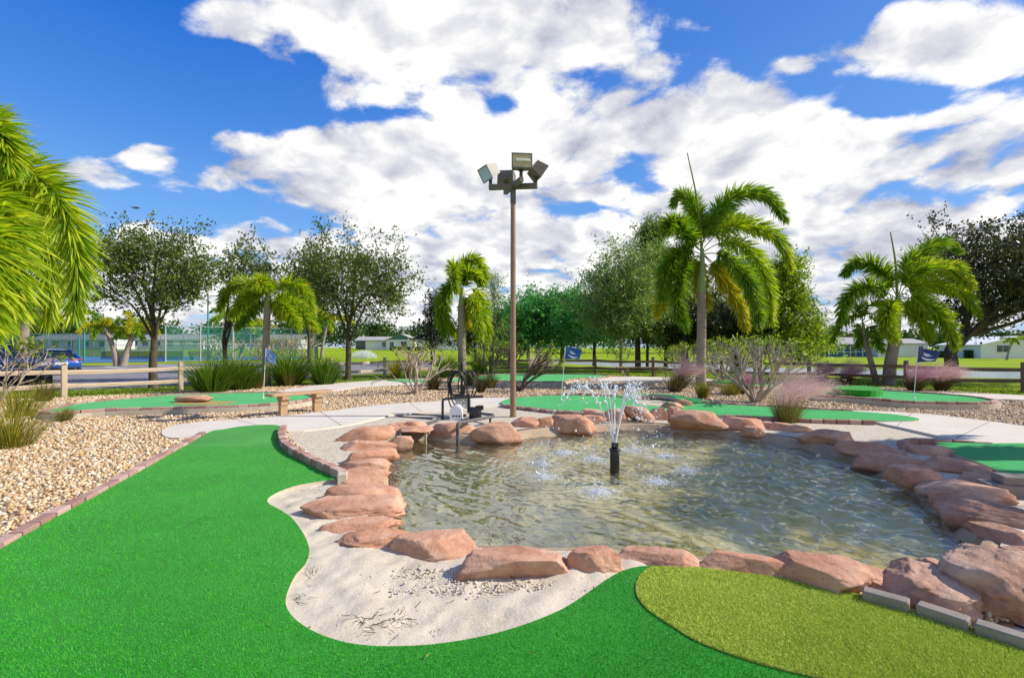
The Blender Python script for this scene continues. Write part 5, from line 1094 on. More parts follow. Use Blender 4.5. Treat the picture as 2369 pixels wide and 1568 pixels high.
b2 = g(1298, 924, .03); D = b2[1]; flag(b2, CAMH - (800 - HY) / F * D, 0, 'blue putting flag in the middle green against the trees', M['flag_blue'], .45, .36, .10, .05, (.12, 0))
b3 = g(2114, 921, .12); D = b3[1]; flag(b3, CAMH - (804 - HY) / F * D, 0, 'navy putting flag on the oval green in front of the lake', M['flag_navy'], .55, .38, .08, .06, (.11, 0))
# ------------------------------------------------------------------ split rail fences
def fence(pts, label, mat, seed, sag=True, post_h=1.0):
    r = np.random.default_rng(seed); P = np.array(pts, float); t = thing('rail_fence', label, 'fence', (P[0][0], P[0][1], 0)); o0 = np.array([P[0][0], P[0][1]])
    Q = P - o0; zs = terrain(P)
    for k, (q, z) in enumerate(zip(Q, zs)):
        d = unit((Q[min(k + 1, len(Q) - 1)] - Q[max(k - 1, 0)])[None])[0]; m = MB(); m.box((q[0], q[1], z + post_h / 2 - .1 + r.normal() * .01), (.135, .125, post_h + .2), math.atan2(d[1], d[0]) + r.normal() * .06, bev=.014); m.build('post', mat, t)
    for k in range(len(Q) - 1):
        for hz in (.76, .36):
            a = np.r_[Q[k], zs[k] + hz + r.normal() * .012]; b = np.r_[Q[k + 1], zs[k + 1] + hz + r.normal() * .012]; m = MB(); mid = (a + b) / 2 - [0, 0, r.uniform(-.01, .05) if sag else 0]
            n = 9; C = np.array([(1 - s) ** 2 * a + 2 * s * (1 - s) * (2 * mid - (a + b) / 2) + s * s * b for s in np.linspace(-.01, 1.01, n)]); d = unit((b - a)[None])[0]; s2 = np.array([-d[1], d[0], 0])
            hh = .062 + r.normal(size=n) * .004; ww = .045 + r.normal(size=n) * .003; ring = []
            for c_, h_, w_ in zip(C, hh, ww): ring.append([c_ + s2 * w_ * 1.0 + [0, 0, h_ * .6], c_ + s2 * w_ * .5 + [0, 0, h_], c_ - s2 * w_ * .6 + [0, 0, h_ * .95], c_ - s2 * w_ + [0, 0, h_ * .4], c_ - s2 * w_ * .8 - [0, 0, h_], c_ + s2 * w_ * .9 - [0, 0, h_ * .9]])
            Vv = np.array(ring).reshape(-1, 3); i = np.arange(n - 1)[:, None] * 6; j = np.arange(6)[None]; kk = (j + 1) % 6; m.add(Vv, [np.stack([i + j, i + 6 + j, i + 6 + kk, i + kk], -1).reshape(-1, 4)[:, ::-1], np.arange(6), (n - 1) * 6 + np.arange(6)[::-1]]); m.build('rail', mat, t)
    return t
fence([(-17.6, 10.2), (-15.5, 12.2), (-13.4, 14.4), (-11.5, 16.7), (-9.85, 19.2), (-8.15, 21.7), (-6.4, 24.2), (-3.8, 25.6)], 'pale sunlit split rail fence along the parking lot', M['rail_sunlit'], 1)
fence([(-1.2, 26.6), (1.55, 27.2), (4.65, 26.9), (7.3, 24.9), (10.1, 23.2), (12.9, 20.9), (14.9, 18.2), (16.9, 15.9), (18.7, 13.5)], 'dark shaded split rail fence along the lake', M['rail_shaded'], 2)
# ------------------------------------------------------------------ palms
WIND = np.array([.55, .05, 0])
def frond(parent, origin, curve, Lm=.5, n=260, wid=.028, mat=None, seed=0, droop=.5, wind=.35, flat=.0, rr=.02, t0=.12):
    """one feather leaf: rachis along the curve with leaflets all round it"""
    r = np.random.default_rng(seed); C = resample(smooth_loop(np.asarray(curve, float), 8, closed=False), .04 if Lm > .3 else .06) - origin
    k = len(C); T = unit(np.gradient(C, axis=0)); m = MB(); m.tube(C[::2] if k > 12 else C, np.linspace(rr, rr * .25, len(C[::2] if k > 12 else C)), 5, 0)
    t = t0 + (1 - t0) * r.uniform(0, 1, n) ** .92; f = t * (k - 1); i = np.minimum(f.astype(int), k - 2); w = (f - i)[:, None]
    P = C[i] * (1 - w) + C[i + 1] * w; Tt = unit(T[i] * (1 - w) + T[i + 1] * w)
    ref = np.array([0, 0, 1.0]); Nn = unit(np.cross(Tt, np.where(np.abs(Tt[:, 2:3]) > .97, np.array([[1.0, 0, 0]]), ref))); Bn = np.cross(Nn, Tt)
    ph = r.uniform(0, 2 * PI, n); side = r.random(n) < flat; ph = np.where(side, np.where(r.random(n) < .5, 0, PI) + r.normal(size=n) * .25, ph)
    al = np.interp(t, [0, .4, 1], [1.25, 1.0, .45]) + r.normal(size=n) * .14
    d = unit(Tt * np.cos(al)[:, None] + (Nn * np.cos(ph)[:, None] + Bn * np.sin(ph)[:, None]) * np.sin(al)[:, None])
    ln = Lm * (np.interp(t, [0, .12, .35, .75, 1], [.35, .75, 1, .9, .55])) * r.uniform(.75, 1.1, n)
    K = 5; pts = [P]; dd = d
    for s in range(K - 1):
        pts.append(pts[-1] + dd * (ln / (K - 1))[:, None]); dd = unit(dd + np.array([0, 0, -1]) * droop * .33 * (s + 1) / 2 + WIND * wind * .33)
    Cl = np.stack(pts, 1); S = unit(np.cross(d, r.normal(size=(n, 3))))[:, None]; W = wid * r.uniform(.7, 1.2, n)[:, None] * np.array([.55, 1, .95, .6, .05])[None]
    m.strips(Cl, S, W, 1); return m.build('frond', [M['rachis'], mat or M['frond']], parent)
def palm(label, base, trunk, tr, shaft, spear, fronds, group='foxtail palms', name='palm_tree', loc_d=None, leaf=None, tmat='palm_trunk', **kw):
    """trunk: list of world points; tr: radii; fronds: (curve, material key)"""
    t = thing(name, label, 'palm tree', base, group=group); o = np.array(base, float)
    m = MB(); Q = smooth_loop(np.array(trunk), 8, False); m.tube(Q - o, np.interp(np.linspace(0, 1, len(Q)), np.linspace(0, 1, len(tr)), tr), 16); m.build('trunk', M[tmat], t)
    if shaft is not None: m = MB(); Q = smooth_loop(np.array(shaft[0]), 6, False); m.tube(Q - o, np.interp(np.linspace(0, 1, len(Q)), np.linspace(0, 1, len(shaft[1])), shaft[1]), 14); m.build('crownshaft', M['crownshaft'], t)
    if spear is not None: m = MB(); Q = smooth_loop(np.array(spear), 6, False); m.tube(Q - o, np.linspace(.055, .02, len(Q)), 8); m.build('spear_leaf', M['spear'], t)
    for k, fr in enumerate(fronds): 
        mat = fr[1] if len(fr) > 1 else 'frond'; frond(t, o, fr[0], mat=M[mat], seed=abs(hash(round(base[0] * 13))) % 999 + k, **{**kw, **(fr[2] if len(fr) > 2 else {})})
    return t
def Zm(x0, y0, s):
    return lambda zx, zy: (x0 + zx * s, y0 + zy * s)
def pxcurve(zm, pts, D, dd=(0, 0)):
    n = len(pts); return [at(*zm(*p[:2]), D + dd[0] + (dd[1] - dd[0]) * k / (n - 1) + (p[2] if len(p) > 2 else 0)) for k, p in enumerate(pts)]
# big palm beside the bare shrub
b = g(1622, 895, GZ); D = b[1]; z5 = Zm(1500.4, 347.5, .28203)
tk = [b, at(1622, 860, D), at(1623, 760, D), at(1623, 676, D)]
fr = []
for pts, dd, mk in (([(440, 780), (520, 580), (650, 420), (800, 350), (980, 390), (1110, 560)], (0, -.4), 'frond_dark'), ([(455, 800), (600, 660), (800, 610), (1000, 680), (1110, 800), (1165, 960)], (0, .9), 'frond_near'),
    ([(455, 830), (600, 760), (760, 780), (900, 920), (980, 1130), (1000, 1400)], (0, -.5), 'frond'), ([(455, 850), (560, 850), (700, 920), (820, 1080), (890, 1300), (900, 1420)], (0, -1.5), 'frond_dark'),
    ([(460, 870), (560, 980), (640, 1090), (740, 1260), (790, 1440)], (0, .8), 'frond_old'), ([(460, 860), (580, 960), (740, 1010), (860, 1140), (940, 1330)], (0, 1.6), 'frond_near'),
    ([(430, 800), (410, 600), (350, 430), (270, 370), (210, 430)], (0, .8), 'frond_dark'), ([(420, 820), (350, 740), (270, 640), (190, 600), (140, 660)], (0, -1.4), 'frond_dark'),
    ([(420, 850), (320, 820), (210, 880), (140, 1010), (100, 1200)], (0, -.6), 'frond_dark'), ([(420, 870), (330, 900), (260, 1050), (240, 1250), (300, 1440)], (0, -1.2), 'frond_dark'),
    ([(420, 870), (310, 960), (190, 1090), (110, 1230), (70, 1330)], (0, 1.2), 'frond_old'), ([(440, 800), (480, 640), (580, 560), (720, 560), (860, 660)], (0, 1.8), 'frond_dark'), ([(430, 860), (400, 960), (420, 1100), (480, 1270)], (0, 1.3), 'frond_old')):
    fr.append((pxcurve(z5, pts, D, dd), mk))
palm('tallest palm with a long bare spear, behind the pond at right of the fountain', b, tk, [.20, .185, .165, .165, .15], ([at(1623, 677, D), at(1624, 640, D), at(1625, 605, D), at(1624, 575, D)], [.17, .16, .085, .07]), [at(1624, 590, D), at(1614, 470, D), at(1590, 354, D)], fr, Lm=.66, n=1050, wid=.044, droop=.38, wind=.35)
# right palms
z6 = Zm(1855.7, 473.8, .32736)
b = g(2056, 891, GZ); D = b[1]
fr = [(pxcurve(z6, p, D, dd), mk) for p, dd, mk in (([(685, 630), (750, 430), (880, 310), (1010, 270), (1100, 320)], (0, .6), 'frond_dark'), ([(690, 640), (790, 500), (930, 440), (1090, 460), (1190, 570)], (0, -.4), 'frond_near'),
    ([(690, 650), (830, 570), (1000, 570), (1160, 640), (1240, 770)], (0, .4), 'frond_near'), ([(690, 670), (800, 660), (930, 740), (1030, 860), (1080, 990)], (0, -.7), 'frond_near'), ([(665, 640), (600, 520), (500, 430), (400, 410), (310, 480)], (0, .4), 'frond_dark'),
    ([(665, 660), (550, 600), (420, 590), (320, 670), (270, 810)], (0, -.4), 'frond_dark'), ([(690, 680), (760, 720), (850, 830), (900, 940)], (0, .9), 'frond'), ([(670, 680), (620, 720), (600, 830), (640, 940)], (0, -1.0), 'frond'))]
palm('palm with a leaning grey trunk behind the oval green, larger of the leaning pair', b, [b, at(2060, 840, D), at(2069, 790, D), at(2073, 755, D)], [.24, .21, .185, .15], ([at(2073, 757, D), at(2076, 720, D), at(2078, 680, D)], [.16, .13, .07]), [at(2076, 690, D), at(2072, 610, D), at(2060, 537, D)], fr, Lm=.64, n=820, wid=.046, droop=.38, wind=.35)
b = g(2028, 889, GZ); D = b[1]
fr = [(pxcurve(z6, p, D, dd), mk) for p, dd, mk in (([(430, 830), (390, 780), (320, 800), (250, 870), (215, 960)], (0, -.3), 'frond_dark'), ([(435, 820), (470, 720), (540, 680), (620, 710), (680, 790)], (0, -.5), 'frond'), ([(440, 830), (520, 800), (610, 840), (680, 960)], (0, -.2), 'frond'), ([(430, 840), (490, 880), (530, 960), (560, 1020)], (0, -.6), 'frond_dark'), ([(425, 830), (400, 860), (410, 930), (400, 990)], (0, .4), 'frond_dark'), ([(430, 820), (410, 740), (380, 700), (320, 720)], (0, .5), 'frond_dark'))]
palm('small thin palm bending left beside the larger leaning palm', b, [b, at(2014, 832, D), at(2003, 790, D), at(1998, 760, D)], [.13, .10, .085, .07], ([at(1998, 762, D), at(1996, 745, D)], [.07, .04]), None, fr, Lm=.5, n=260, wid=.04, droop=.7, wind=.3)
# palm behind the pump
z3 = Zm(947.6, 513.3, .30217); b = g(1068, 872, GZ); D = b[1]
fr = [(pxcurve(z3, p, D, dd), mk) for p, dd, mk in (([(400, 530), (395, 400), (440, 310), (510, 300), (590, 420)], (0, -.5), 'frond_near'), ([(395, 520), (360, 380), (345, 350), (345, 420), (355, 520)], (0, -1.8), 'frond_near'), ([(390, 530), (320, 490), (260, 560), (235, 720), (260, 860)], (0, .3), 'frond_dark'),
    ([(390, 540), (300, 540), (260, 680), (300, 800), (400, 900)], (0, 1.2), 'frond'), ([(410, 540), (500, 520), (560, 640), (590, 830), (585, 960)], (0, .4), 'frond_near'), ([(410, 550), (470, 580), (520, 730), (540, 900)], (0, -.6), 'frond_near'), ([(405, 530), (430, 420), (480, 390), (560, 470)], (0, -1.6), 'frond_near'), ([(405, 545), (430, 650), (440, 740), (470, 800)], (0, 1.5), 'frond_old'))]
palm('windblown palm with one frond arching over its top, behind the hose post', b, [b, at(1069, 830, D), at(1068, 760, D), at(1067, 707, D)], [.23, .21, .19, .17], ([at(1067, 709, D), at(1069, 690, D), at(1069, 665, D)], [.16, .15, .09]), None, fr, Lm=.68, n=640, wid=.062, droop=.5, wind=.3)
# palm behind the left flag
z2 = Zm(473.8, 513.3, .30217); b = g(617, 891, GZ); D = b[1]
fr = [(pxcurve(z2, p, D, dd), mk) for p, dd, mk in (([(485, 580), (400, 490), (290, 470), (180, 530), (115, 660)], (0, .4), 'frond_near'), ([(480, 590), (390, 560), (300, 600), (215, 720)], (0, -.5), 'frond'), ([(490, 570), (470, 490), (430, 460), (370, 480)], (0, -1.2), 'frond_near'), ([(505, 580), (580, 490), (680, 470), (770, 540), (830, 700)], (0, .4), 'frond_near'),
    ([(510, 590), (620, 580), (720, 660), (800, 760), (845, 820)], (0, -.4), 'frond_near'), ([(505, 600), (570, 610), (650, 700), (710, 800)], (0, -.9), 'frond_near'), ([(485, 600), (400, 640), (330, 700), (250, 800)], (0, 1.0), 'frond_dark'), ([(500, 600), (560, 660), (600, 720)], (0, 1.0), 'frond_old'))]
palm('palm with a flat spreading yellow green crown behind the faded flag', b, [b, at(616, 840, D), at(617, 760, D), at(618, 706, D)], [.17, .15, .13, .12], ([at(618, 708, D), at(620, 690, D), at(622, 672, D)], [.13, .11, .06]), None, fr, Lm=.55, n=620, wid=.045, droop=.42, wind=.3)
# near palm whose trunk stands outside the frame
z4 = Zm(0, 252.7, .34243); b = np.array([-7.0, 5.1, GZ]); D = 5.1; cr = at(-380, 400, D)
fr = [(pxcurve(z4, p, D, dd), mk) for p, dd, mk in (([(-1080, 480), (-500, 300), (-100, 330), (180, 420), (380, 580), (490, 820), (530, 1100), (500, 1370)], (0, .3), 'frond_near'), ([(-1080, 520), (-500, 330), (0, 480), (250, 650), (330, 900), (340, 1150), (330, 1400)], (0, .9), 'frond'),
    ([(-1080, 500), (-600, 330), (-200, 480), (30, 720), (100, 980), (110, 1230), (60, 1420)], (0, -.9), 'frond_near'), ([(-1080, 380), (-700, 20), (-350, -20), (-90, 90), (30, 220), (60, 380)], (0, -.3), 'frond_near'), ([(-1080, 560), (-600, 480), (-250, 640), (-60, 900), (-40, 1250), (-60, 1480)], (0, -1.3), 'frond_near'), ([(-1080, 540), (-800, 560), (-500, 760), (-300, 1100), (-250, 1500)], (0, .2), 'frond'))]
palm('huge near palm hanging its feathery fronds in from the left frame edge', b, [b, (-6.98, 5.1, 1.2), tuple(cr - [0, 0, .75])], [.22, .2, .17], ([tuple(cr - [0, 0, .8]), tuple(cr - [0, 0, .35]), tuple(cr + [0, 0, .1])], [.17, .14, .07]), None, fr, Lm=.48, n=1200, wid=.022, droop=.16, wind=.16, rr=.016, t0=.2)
def auto_palm(label, base, hts, tr, nf, Ln, seed, lean=(0, 0), mats=('frond', 'frond_dark'), Lm=.5, group='foxtail palms', n=150, wid=.05):
    """small distant palm: trunk plus a fountain of arching leaves"""
    r = np.random.default_rng(seed); b = np.array(base, float); top = b + np.array([lean[0], lean[1], hts]); mid = (b + top) / 2 + np.array([lean[0] * -.15, 0, 0])
    fr = []
    for k in range(nf):
        a = k * 2 * PI / nf + r.uniform(-.3, .3); el = r.uniform(.1, 1.1); h = np.array([math.cos(a), math.sin(a), 0]); L_ = Ln * r.uniform(.8, 1.1); pts = [top]
        d = h * math.cos(el) + np.array([0, 0, math.sin(el)])
        for s in range(5): pts.append(pts[-1] + d * L_ / 5); d = unit((d + np.array([0.10, 0, -.36]))[None])[0]
        fr.append((pts, mats[k % len(mats)]))
    return palm(label, tuple(b), [b, mid, top], tr, ([top - [0, 0, .3 * tr[-1] / .1], top + [0, 0, .1]], [tr[-1] * 1.05, tr[-1] * .5]), None, fr, Lm=Lm, n=n, wid=wid, droop=.6, wind=.25, group=group, rr=.03)
def gb(px, py): return g(px, py, GZ)
auto_palm('left trunk of the small palm pair behind the tall grass clumps', gb(543, 832), 5.0, [.20, .17, .15], 8, 3.4, 1, (-.5, 0), ('frond_dark', 'frond'), .75, 'small palms by the tennis court', wid=.10)
auto_palm('right trunk of the small palm pair behind the grass clumps, with a yellow old leaf', gb(555, 831), 4.2, [.19, .16, .14], 7, 3.0, 2, (.8, .5), ('frond', 'frond_old', 'frond_dark'), .75, 'small palms by the tennis court', wid=.10)
auto_palm('left palm trunk of the pair under the centre left oak', gb(733, 832), 4.8, [.20, .17, .15], 7, 3.2, 3, (-.6, 0), ('frond_dark', 'frond'), .75, 'small palms by the tennis court', wid=.10)
auto_palm('right palm trunk of the pair under the centre left oak, with golden leaves', gb(743, 832), 4.6, [.20, .17, .15], 7, 3.0, 4, (.8, 0), ('frond_old', 'frond'), .75, 'small palms by the tennis court', wid=.10)
auto_palm('left leaning pale palm trunk of the pair beside the blue tennis court', gb(272, 847), 3.0, [.27, .19, .15], 8, 2.1, 5, (-1.0, 0), ('frond_dark', 'frond_old'), .6, 'palms beside the tennis court', wid=.07)
auto_palm('right leaning pale palm trunk of the pair beside the blue tennis court', gb(285, 847), 3.0, [.27, .19, .15], 8, 2.1, 6, (.8, .3), ('frond_old', 'frond_dark'), .6, 'palms beside the tennis court', wid=.07)
auto_palm('thick rough palm trunk seen below the near hanging fronds', gb(52, 846), 4.2, [.33, .31, .28], 9, 2.6, 7, (.3, 0), ('frond_dark', 'frond'), .6, 'palms beside the tennis court', wid=.07)
auto_palm('pale palm trunk at the left frame edge behind the dark car', gb(6, 846), 4.0, [.26, .22, .2], 9, 2.6, 8, (-.4, 0), ('frond_dark', 'frond'), .6, 'palms beside the tennis court', wid=.07)
auto_palm('palm standing just past the right frame edge, shading the right-hand rocks', (11.2, 6.3, GZ), 4.5, [.22, .20, .16], 15, 2.5, 17, (-.2, 0), ('frond', 'frond_dark'), .6, 'foxtail palms', n=320, wid=.06)
# ------------------------------------------------------------------ broadleaf trees
def tree(label, base, h, crown, mat, bark='bark', seed=0, tr=.14, nlimb=6, nclump=70, lpt=9, twigs=7, leaf=(.10, .055), tl=(.3, .65), fork=.35, shape='oval', lean=(0, 0), up=.35, name='oak_tree', cat='tree', group=None, wind=.15, trunk_pts=None, rc=.35):
    """crown = (cx, cy, cz, rx, ry, rz) relative to the base"""
    r = np.random.default_rng(seed); b = np.array(base, float); t = thing(name, label, cat, b, group=group); cx, cy_, cz, rx, ry, rz = crown
    top = np.array([cx, cy_, cz]); fk = np.array([lean[0] * fork, lean[1] * fork, h * fork]); m = MB()
    tp = trunk_pts if trunk_pts is not None else [np.zeros(3), fk * .5 + [r.normal() * .03, r.normal() * .03, 0], fk, fk * .5 + top * .5 + [r.normal() * .1, 0, 0], top + [0, 0, rz * .55]]
    Q = smooth_loop(np.array(tp), 8, False); rad = np.interp(np.linspace(0, 1, len(Q)), [0, .06, .4, 1], [tr * 1.35, tr, tr * .75, tr * .12]); m.tube(Q, rad, 12)
    nodes = [Q[int(len(Q) * s)] for s in np.linspace(.42, .95, 8)]; lim = []
    for k in range(nlimb):
        a = k * 2 * PI / nlimb + r.uniform(-.4, .4); s = r.uniform(.3, .75); st_ = Q[int(len(Q) * s)]; e = top + np.array([math.cos(a) * rx * .62, math.sin(a) * ry * .62, r.uniform(-.55, .5) * rz])
        mid = (st_ + e) / 2 + np.array([0, 0, r.uniform(-.1, .25) * rz]); Lq = smooth_loop(np.array([st_, mid, e]), 6, False); m.tube(Lq, np.linspace(tr * .42, tr * .1, len(Lq)), 7); nodes += [Lq[int(len(Lq) * s2)] for s2 in (.4, .6, .8, .99)]
    nodes = np.array(nodes)
    # leaf clumps
    v = unit(r.normal(size=(nclump, 3))); rad_ = r.uniform(.2, 1.12, nclump) ** .6
    if shape == 'cone': zz = r.uniform(-1, 1, nclump); k_ = (1 - zz) / 2 * .9 + .12; v = np.c_[unit(r.normal(size=(nclump, 2))) * k_[:, None] * rad_[:, None], zz]
    else: v = v * rad_[:, None]; 
    v[:, 2] = np.where(v[:, 2] < -.6, v[:, 2] * .7, v[:, 2])
    bump_ = 1 + .38 * vnoise(v, seed + 3, 2, 1.4); Cc = top + v * np.array([rx, ry, rz]) * bump_[:, None]
    j = np.argmin(np.linalg.norm(nodes[None] - Cc[:, None], axis=2), 1)
    for c, n0_ in zip(Cc, nodes[j]): mid = (c + n0_) / 2 + r.normal(size=3) * .08; m.tube(smooth_loop(np.array([n0_, mid, c]), 3, False), np.linspace(tr * .12, tr * .05, 7), 5, caps=False)
    out = unit(Cc - top + [0, 0, rz * .2]); TD = unit(out[:, None] * .75 + r.normal(size=(nclump, twigs, 3)) * .75 + np.array([wind, 0, up])); TLn = r.uniform(*tl, (nclump, twigs)) 
    TS = Cc[:, None] + r.normal(size=(nclump, twigs, 3)) * rc * np.array([1, 1, .6])
    c_ = MB()
    for c, d, l in zip(TS.reshape(-1, 3)[::2], TD.reshape(-1, 3)[::2], TLn.reshape(-1)[::2]): c_.tube(np.array([c, c + d * l * .5 + [0, 0, -.02], c + d * l * .95]), [tr * .045, tr * .035, tr * .015], 3, 1, caps=False)
    s = r.uniform(0, 1.05, (nclump, twigs, lpt)); P = TS[:, :, None] + TD[:, :, None] * (TLn[:, :, None] * s)[..., None] + r.normal(size=(nclump, twigs, lpt, 3)) * leaf[0] * .55
    Dv = unit(TD[:, :, None] * .8 + r.normal(size=P.shape) * .8 + np.array([wind, 0, -.1])); P = P.reshape(-1, 3); Dv = Dv.reshape(-1, 3); S = unit(np.cross(Dv, unit(r.normal(size=P.shape) + [0, 0, .8]))); n = len(P)
    m.build('trunk', M[bark], t); c_.leaves(P, Dv, S, leaf[0] * 1.3 * r.uniform(.6, 1.2, n), leaf[1] * 1.35 * r.uniform(.7, 1.2, n)); c_.build('crown', [M[mat], M[bark]], t); return t
# left oak beside the parking lot
b = gb(355, 899)
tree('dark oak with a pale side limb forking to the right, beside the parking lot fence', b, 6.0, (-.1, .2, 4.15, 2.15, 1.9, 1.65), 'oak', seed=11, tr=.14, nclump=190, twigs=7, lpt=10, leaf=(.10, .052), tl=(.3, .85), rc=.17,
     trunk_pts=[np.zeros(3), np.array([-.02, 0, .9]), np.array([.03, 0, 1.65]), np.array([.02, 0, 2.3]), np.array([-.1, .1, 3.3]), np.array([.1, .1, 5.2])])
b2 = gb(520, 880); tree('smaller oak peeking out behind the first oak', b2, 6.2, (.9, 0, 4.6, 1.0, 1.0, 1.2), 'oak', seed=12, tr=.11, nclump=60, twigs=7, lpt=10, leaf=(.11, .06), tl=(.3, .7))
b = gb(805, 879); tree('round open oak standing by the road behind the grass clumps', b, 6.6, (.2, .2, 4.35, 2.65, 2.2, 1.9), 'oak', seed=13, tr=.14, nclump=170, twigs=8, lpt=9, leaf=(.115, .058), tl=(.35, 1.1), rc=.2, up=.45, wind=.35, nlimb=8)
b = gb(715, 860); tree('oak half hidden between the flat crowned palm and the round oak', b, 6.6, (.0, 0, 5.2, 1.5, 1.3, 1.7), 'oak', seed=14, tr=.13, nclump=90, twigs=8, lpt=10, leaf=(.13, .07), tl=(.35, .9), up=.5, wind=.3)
# trees right of the lamp post and behind
b = g(1000, 843, GZ); tree('dark narrow conifer beside the white house with green gables', b, 5.6, (.2, 0, 3.5, 1.35, 1.2, 2.4), 'cedar', seed=15, tr=.13, nclump=90, twigs=7, lpt=9, leaf=(.15, .08), tl=(.3, .7), shape='cone', name='conifer')
b = g(1004, 845, GZ); 
b = g(1140, 846, GZ); tree('thin airy tree showing sky through its crown, left of the lamp post', b, 7.0, (.1, 0, 4.2, 1.4, 1.3, 2.7), 'cypress', bark='bark', seed=16, tr=.11, nclump=85, twigs=7, lpt=7, leaf=(.11, .05), tl=(.3, .8), shape='cone')
b = g(1098, 842, GZ); tree('short dark green tree behind the windblown palm', b, 4.2, (0, 0, 2.6, 1.8, 1.4, 1.7), 'oak', seed=161, tr=.1, nclump=70, twigs=7, lpt=9, leaf=(.16, .08), tl=(.35, .8))
b = g(1300, 841, GZ); tree('broad lush green tree just right of the lamp post', b, 7.0, (-.35, 0, 4.15, 3.5, 2.6, 2.5), 'lush', seed=17, tr=.2, nclump=200, twigs=8, lpt=10, leaf=(.24, .10), tl=(.5, 1.5), rc=.3, up=.25, wind=.5)
b = g(1222, 838, GZ); tree('deep green tree between the lamp post and the broad lush tree', b, 6.2, (-.2, 0, 3.8, 2.4, 2.0, 2.4), 'lush', seed=171, tr=.16, nclump=120, twigs=8, lpt=10, leaf=(.24, .10), tl=(.5, 1.5), rc=.3, up=.25, wind=.5)
b = g(1437, 864, GZ); tree('grey green feathery tree on a slim pale trunk in front of the lake', b, 6.6, (.1, 0, 4.3, 2.0, 1.7, 2.7), 'cypress', bark='bark_pale', seed=18, tr=.11, nclump=270, twigs=9, lpt=12, leaf=(.13, .05), tl=(.3, .8), up=.2, rc=.33)
b = g(1476, 857, GZ); tree('taller feathery tree with a dark trunk beside the slim pale one', b, 8.1, (.9, 0, 4.9, 1.8, 1.6, 3.6), 'cypress', seed=19, tr=.2, nclump=330, twigs=9, lpt=12, leaf=(.14, .055), tl=(.3, .9), up=.3, shape='cone', rc=.36)
b = g(1497, 857, GZ); tree('slender dark stemmed tree leaning over the lake bench', b, 7.0, (.6, 0, 4.6, 1.5, 1.4, 2.8), 'yellowgreen', seed=191, tr=.1, nclump=140, twigs=7, lpt=9, leaf=(.12, .05), tl=(.3, .8), shape='cone')
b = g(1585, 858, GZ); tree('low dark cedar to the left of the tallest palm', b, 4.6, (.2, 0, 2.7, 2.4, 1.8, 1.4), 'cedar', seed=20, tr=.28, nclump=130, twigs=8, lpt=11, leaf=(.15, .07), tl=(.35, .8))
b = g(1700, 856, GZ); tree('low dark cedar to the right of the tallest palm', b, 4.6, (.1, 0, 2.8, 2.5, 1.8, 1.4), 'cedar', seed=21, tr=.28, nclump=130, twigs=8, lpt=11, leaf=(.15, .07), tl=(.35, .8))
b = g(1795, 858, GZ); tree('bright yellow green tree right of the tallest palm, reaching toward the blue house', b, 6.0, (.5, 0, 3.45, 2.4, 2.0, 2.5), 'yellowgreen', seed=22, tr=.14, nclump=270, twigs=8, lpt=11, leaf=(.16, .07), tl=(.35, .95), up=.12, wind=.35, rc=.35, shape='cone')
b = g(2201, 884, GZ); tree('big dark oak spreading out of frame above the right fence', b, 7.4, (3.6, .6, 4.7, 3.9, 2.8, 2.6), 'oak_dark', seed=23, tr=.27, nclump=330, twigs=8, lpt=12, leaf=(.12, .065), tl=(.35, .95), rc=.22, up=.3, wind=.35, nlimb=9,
     trunk_pts=[np.zeros(3), np.array([0, 0, .8]), np.array([.0, 0, 1.45]), np.array([.8, .1, 2.0]), np.array([2.2, .3, 3.0]), np.array([3.6, .5, 5.6])])
for k, (px, py, h_, rx, mk, lab) in enumerate(((1375, 846, 6.4, 2.6, 'lush', 'green tree filling the gap between the lush tree and the feathery trees'), (1540, 850, 7.0, 2.2, 'yellowgreen', 'yellow green tree behind the lake bench'), (1650, 846, 6.0, 2.6, 'oak', 'deep green tree directly behind the tallest palm'), (1180, 842, 5.0, 2.0, 'lush', 'green tree behind the lamp post'), (1850, 845, 3.2, 1.7, 'yellowgreen', 'low yellow green tree left of the blue garage'))):
    b = g(px, py, GZ); tree(lab, b, h_, (.1, 0, h_ * .58, rx, rx * .8, h_ * .40), mk, seed=300 + k, tr=.15, nclump=150, twigs=8, lpt=10, leaf=(.19, .085), tl=(.4, 1.1), rc=.3, wind=.3, group='trees along the lake')
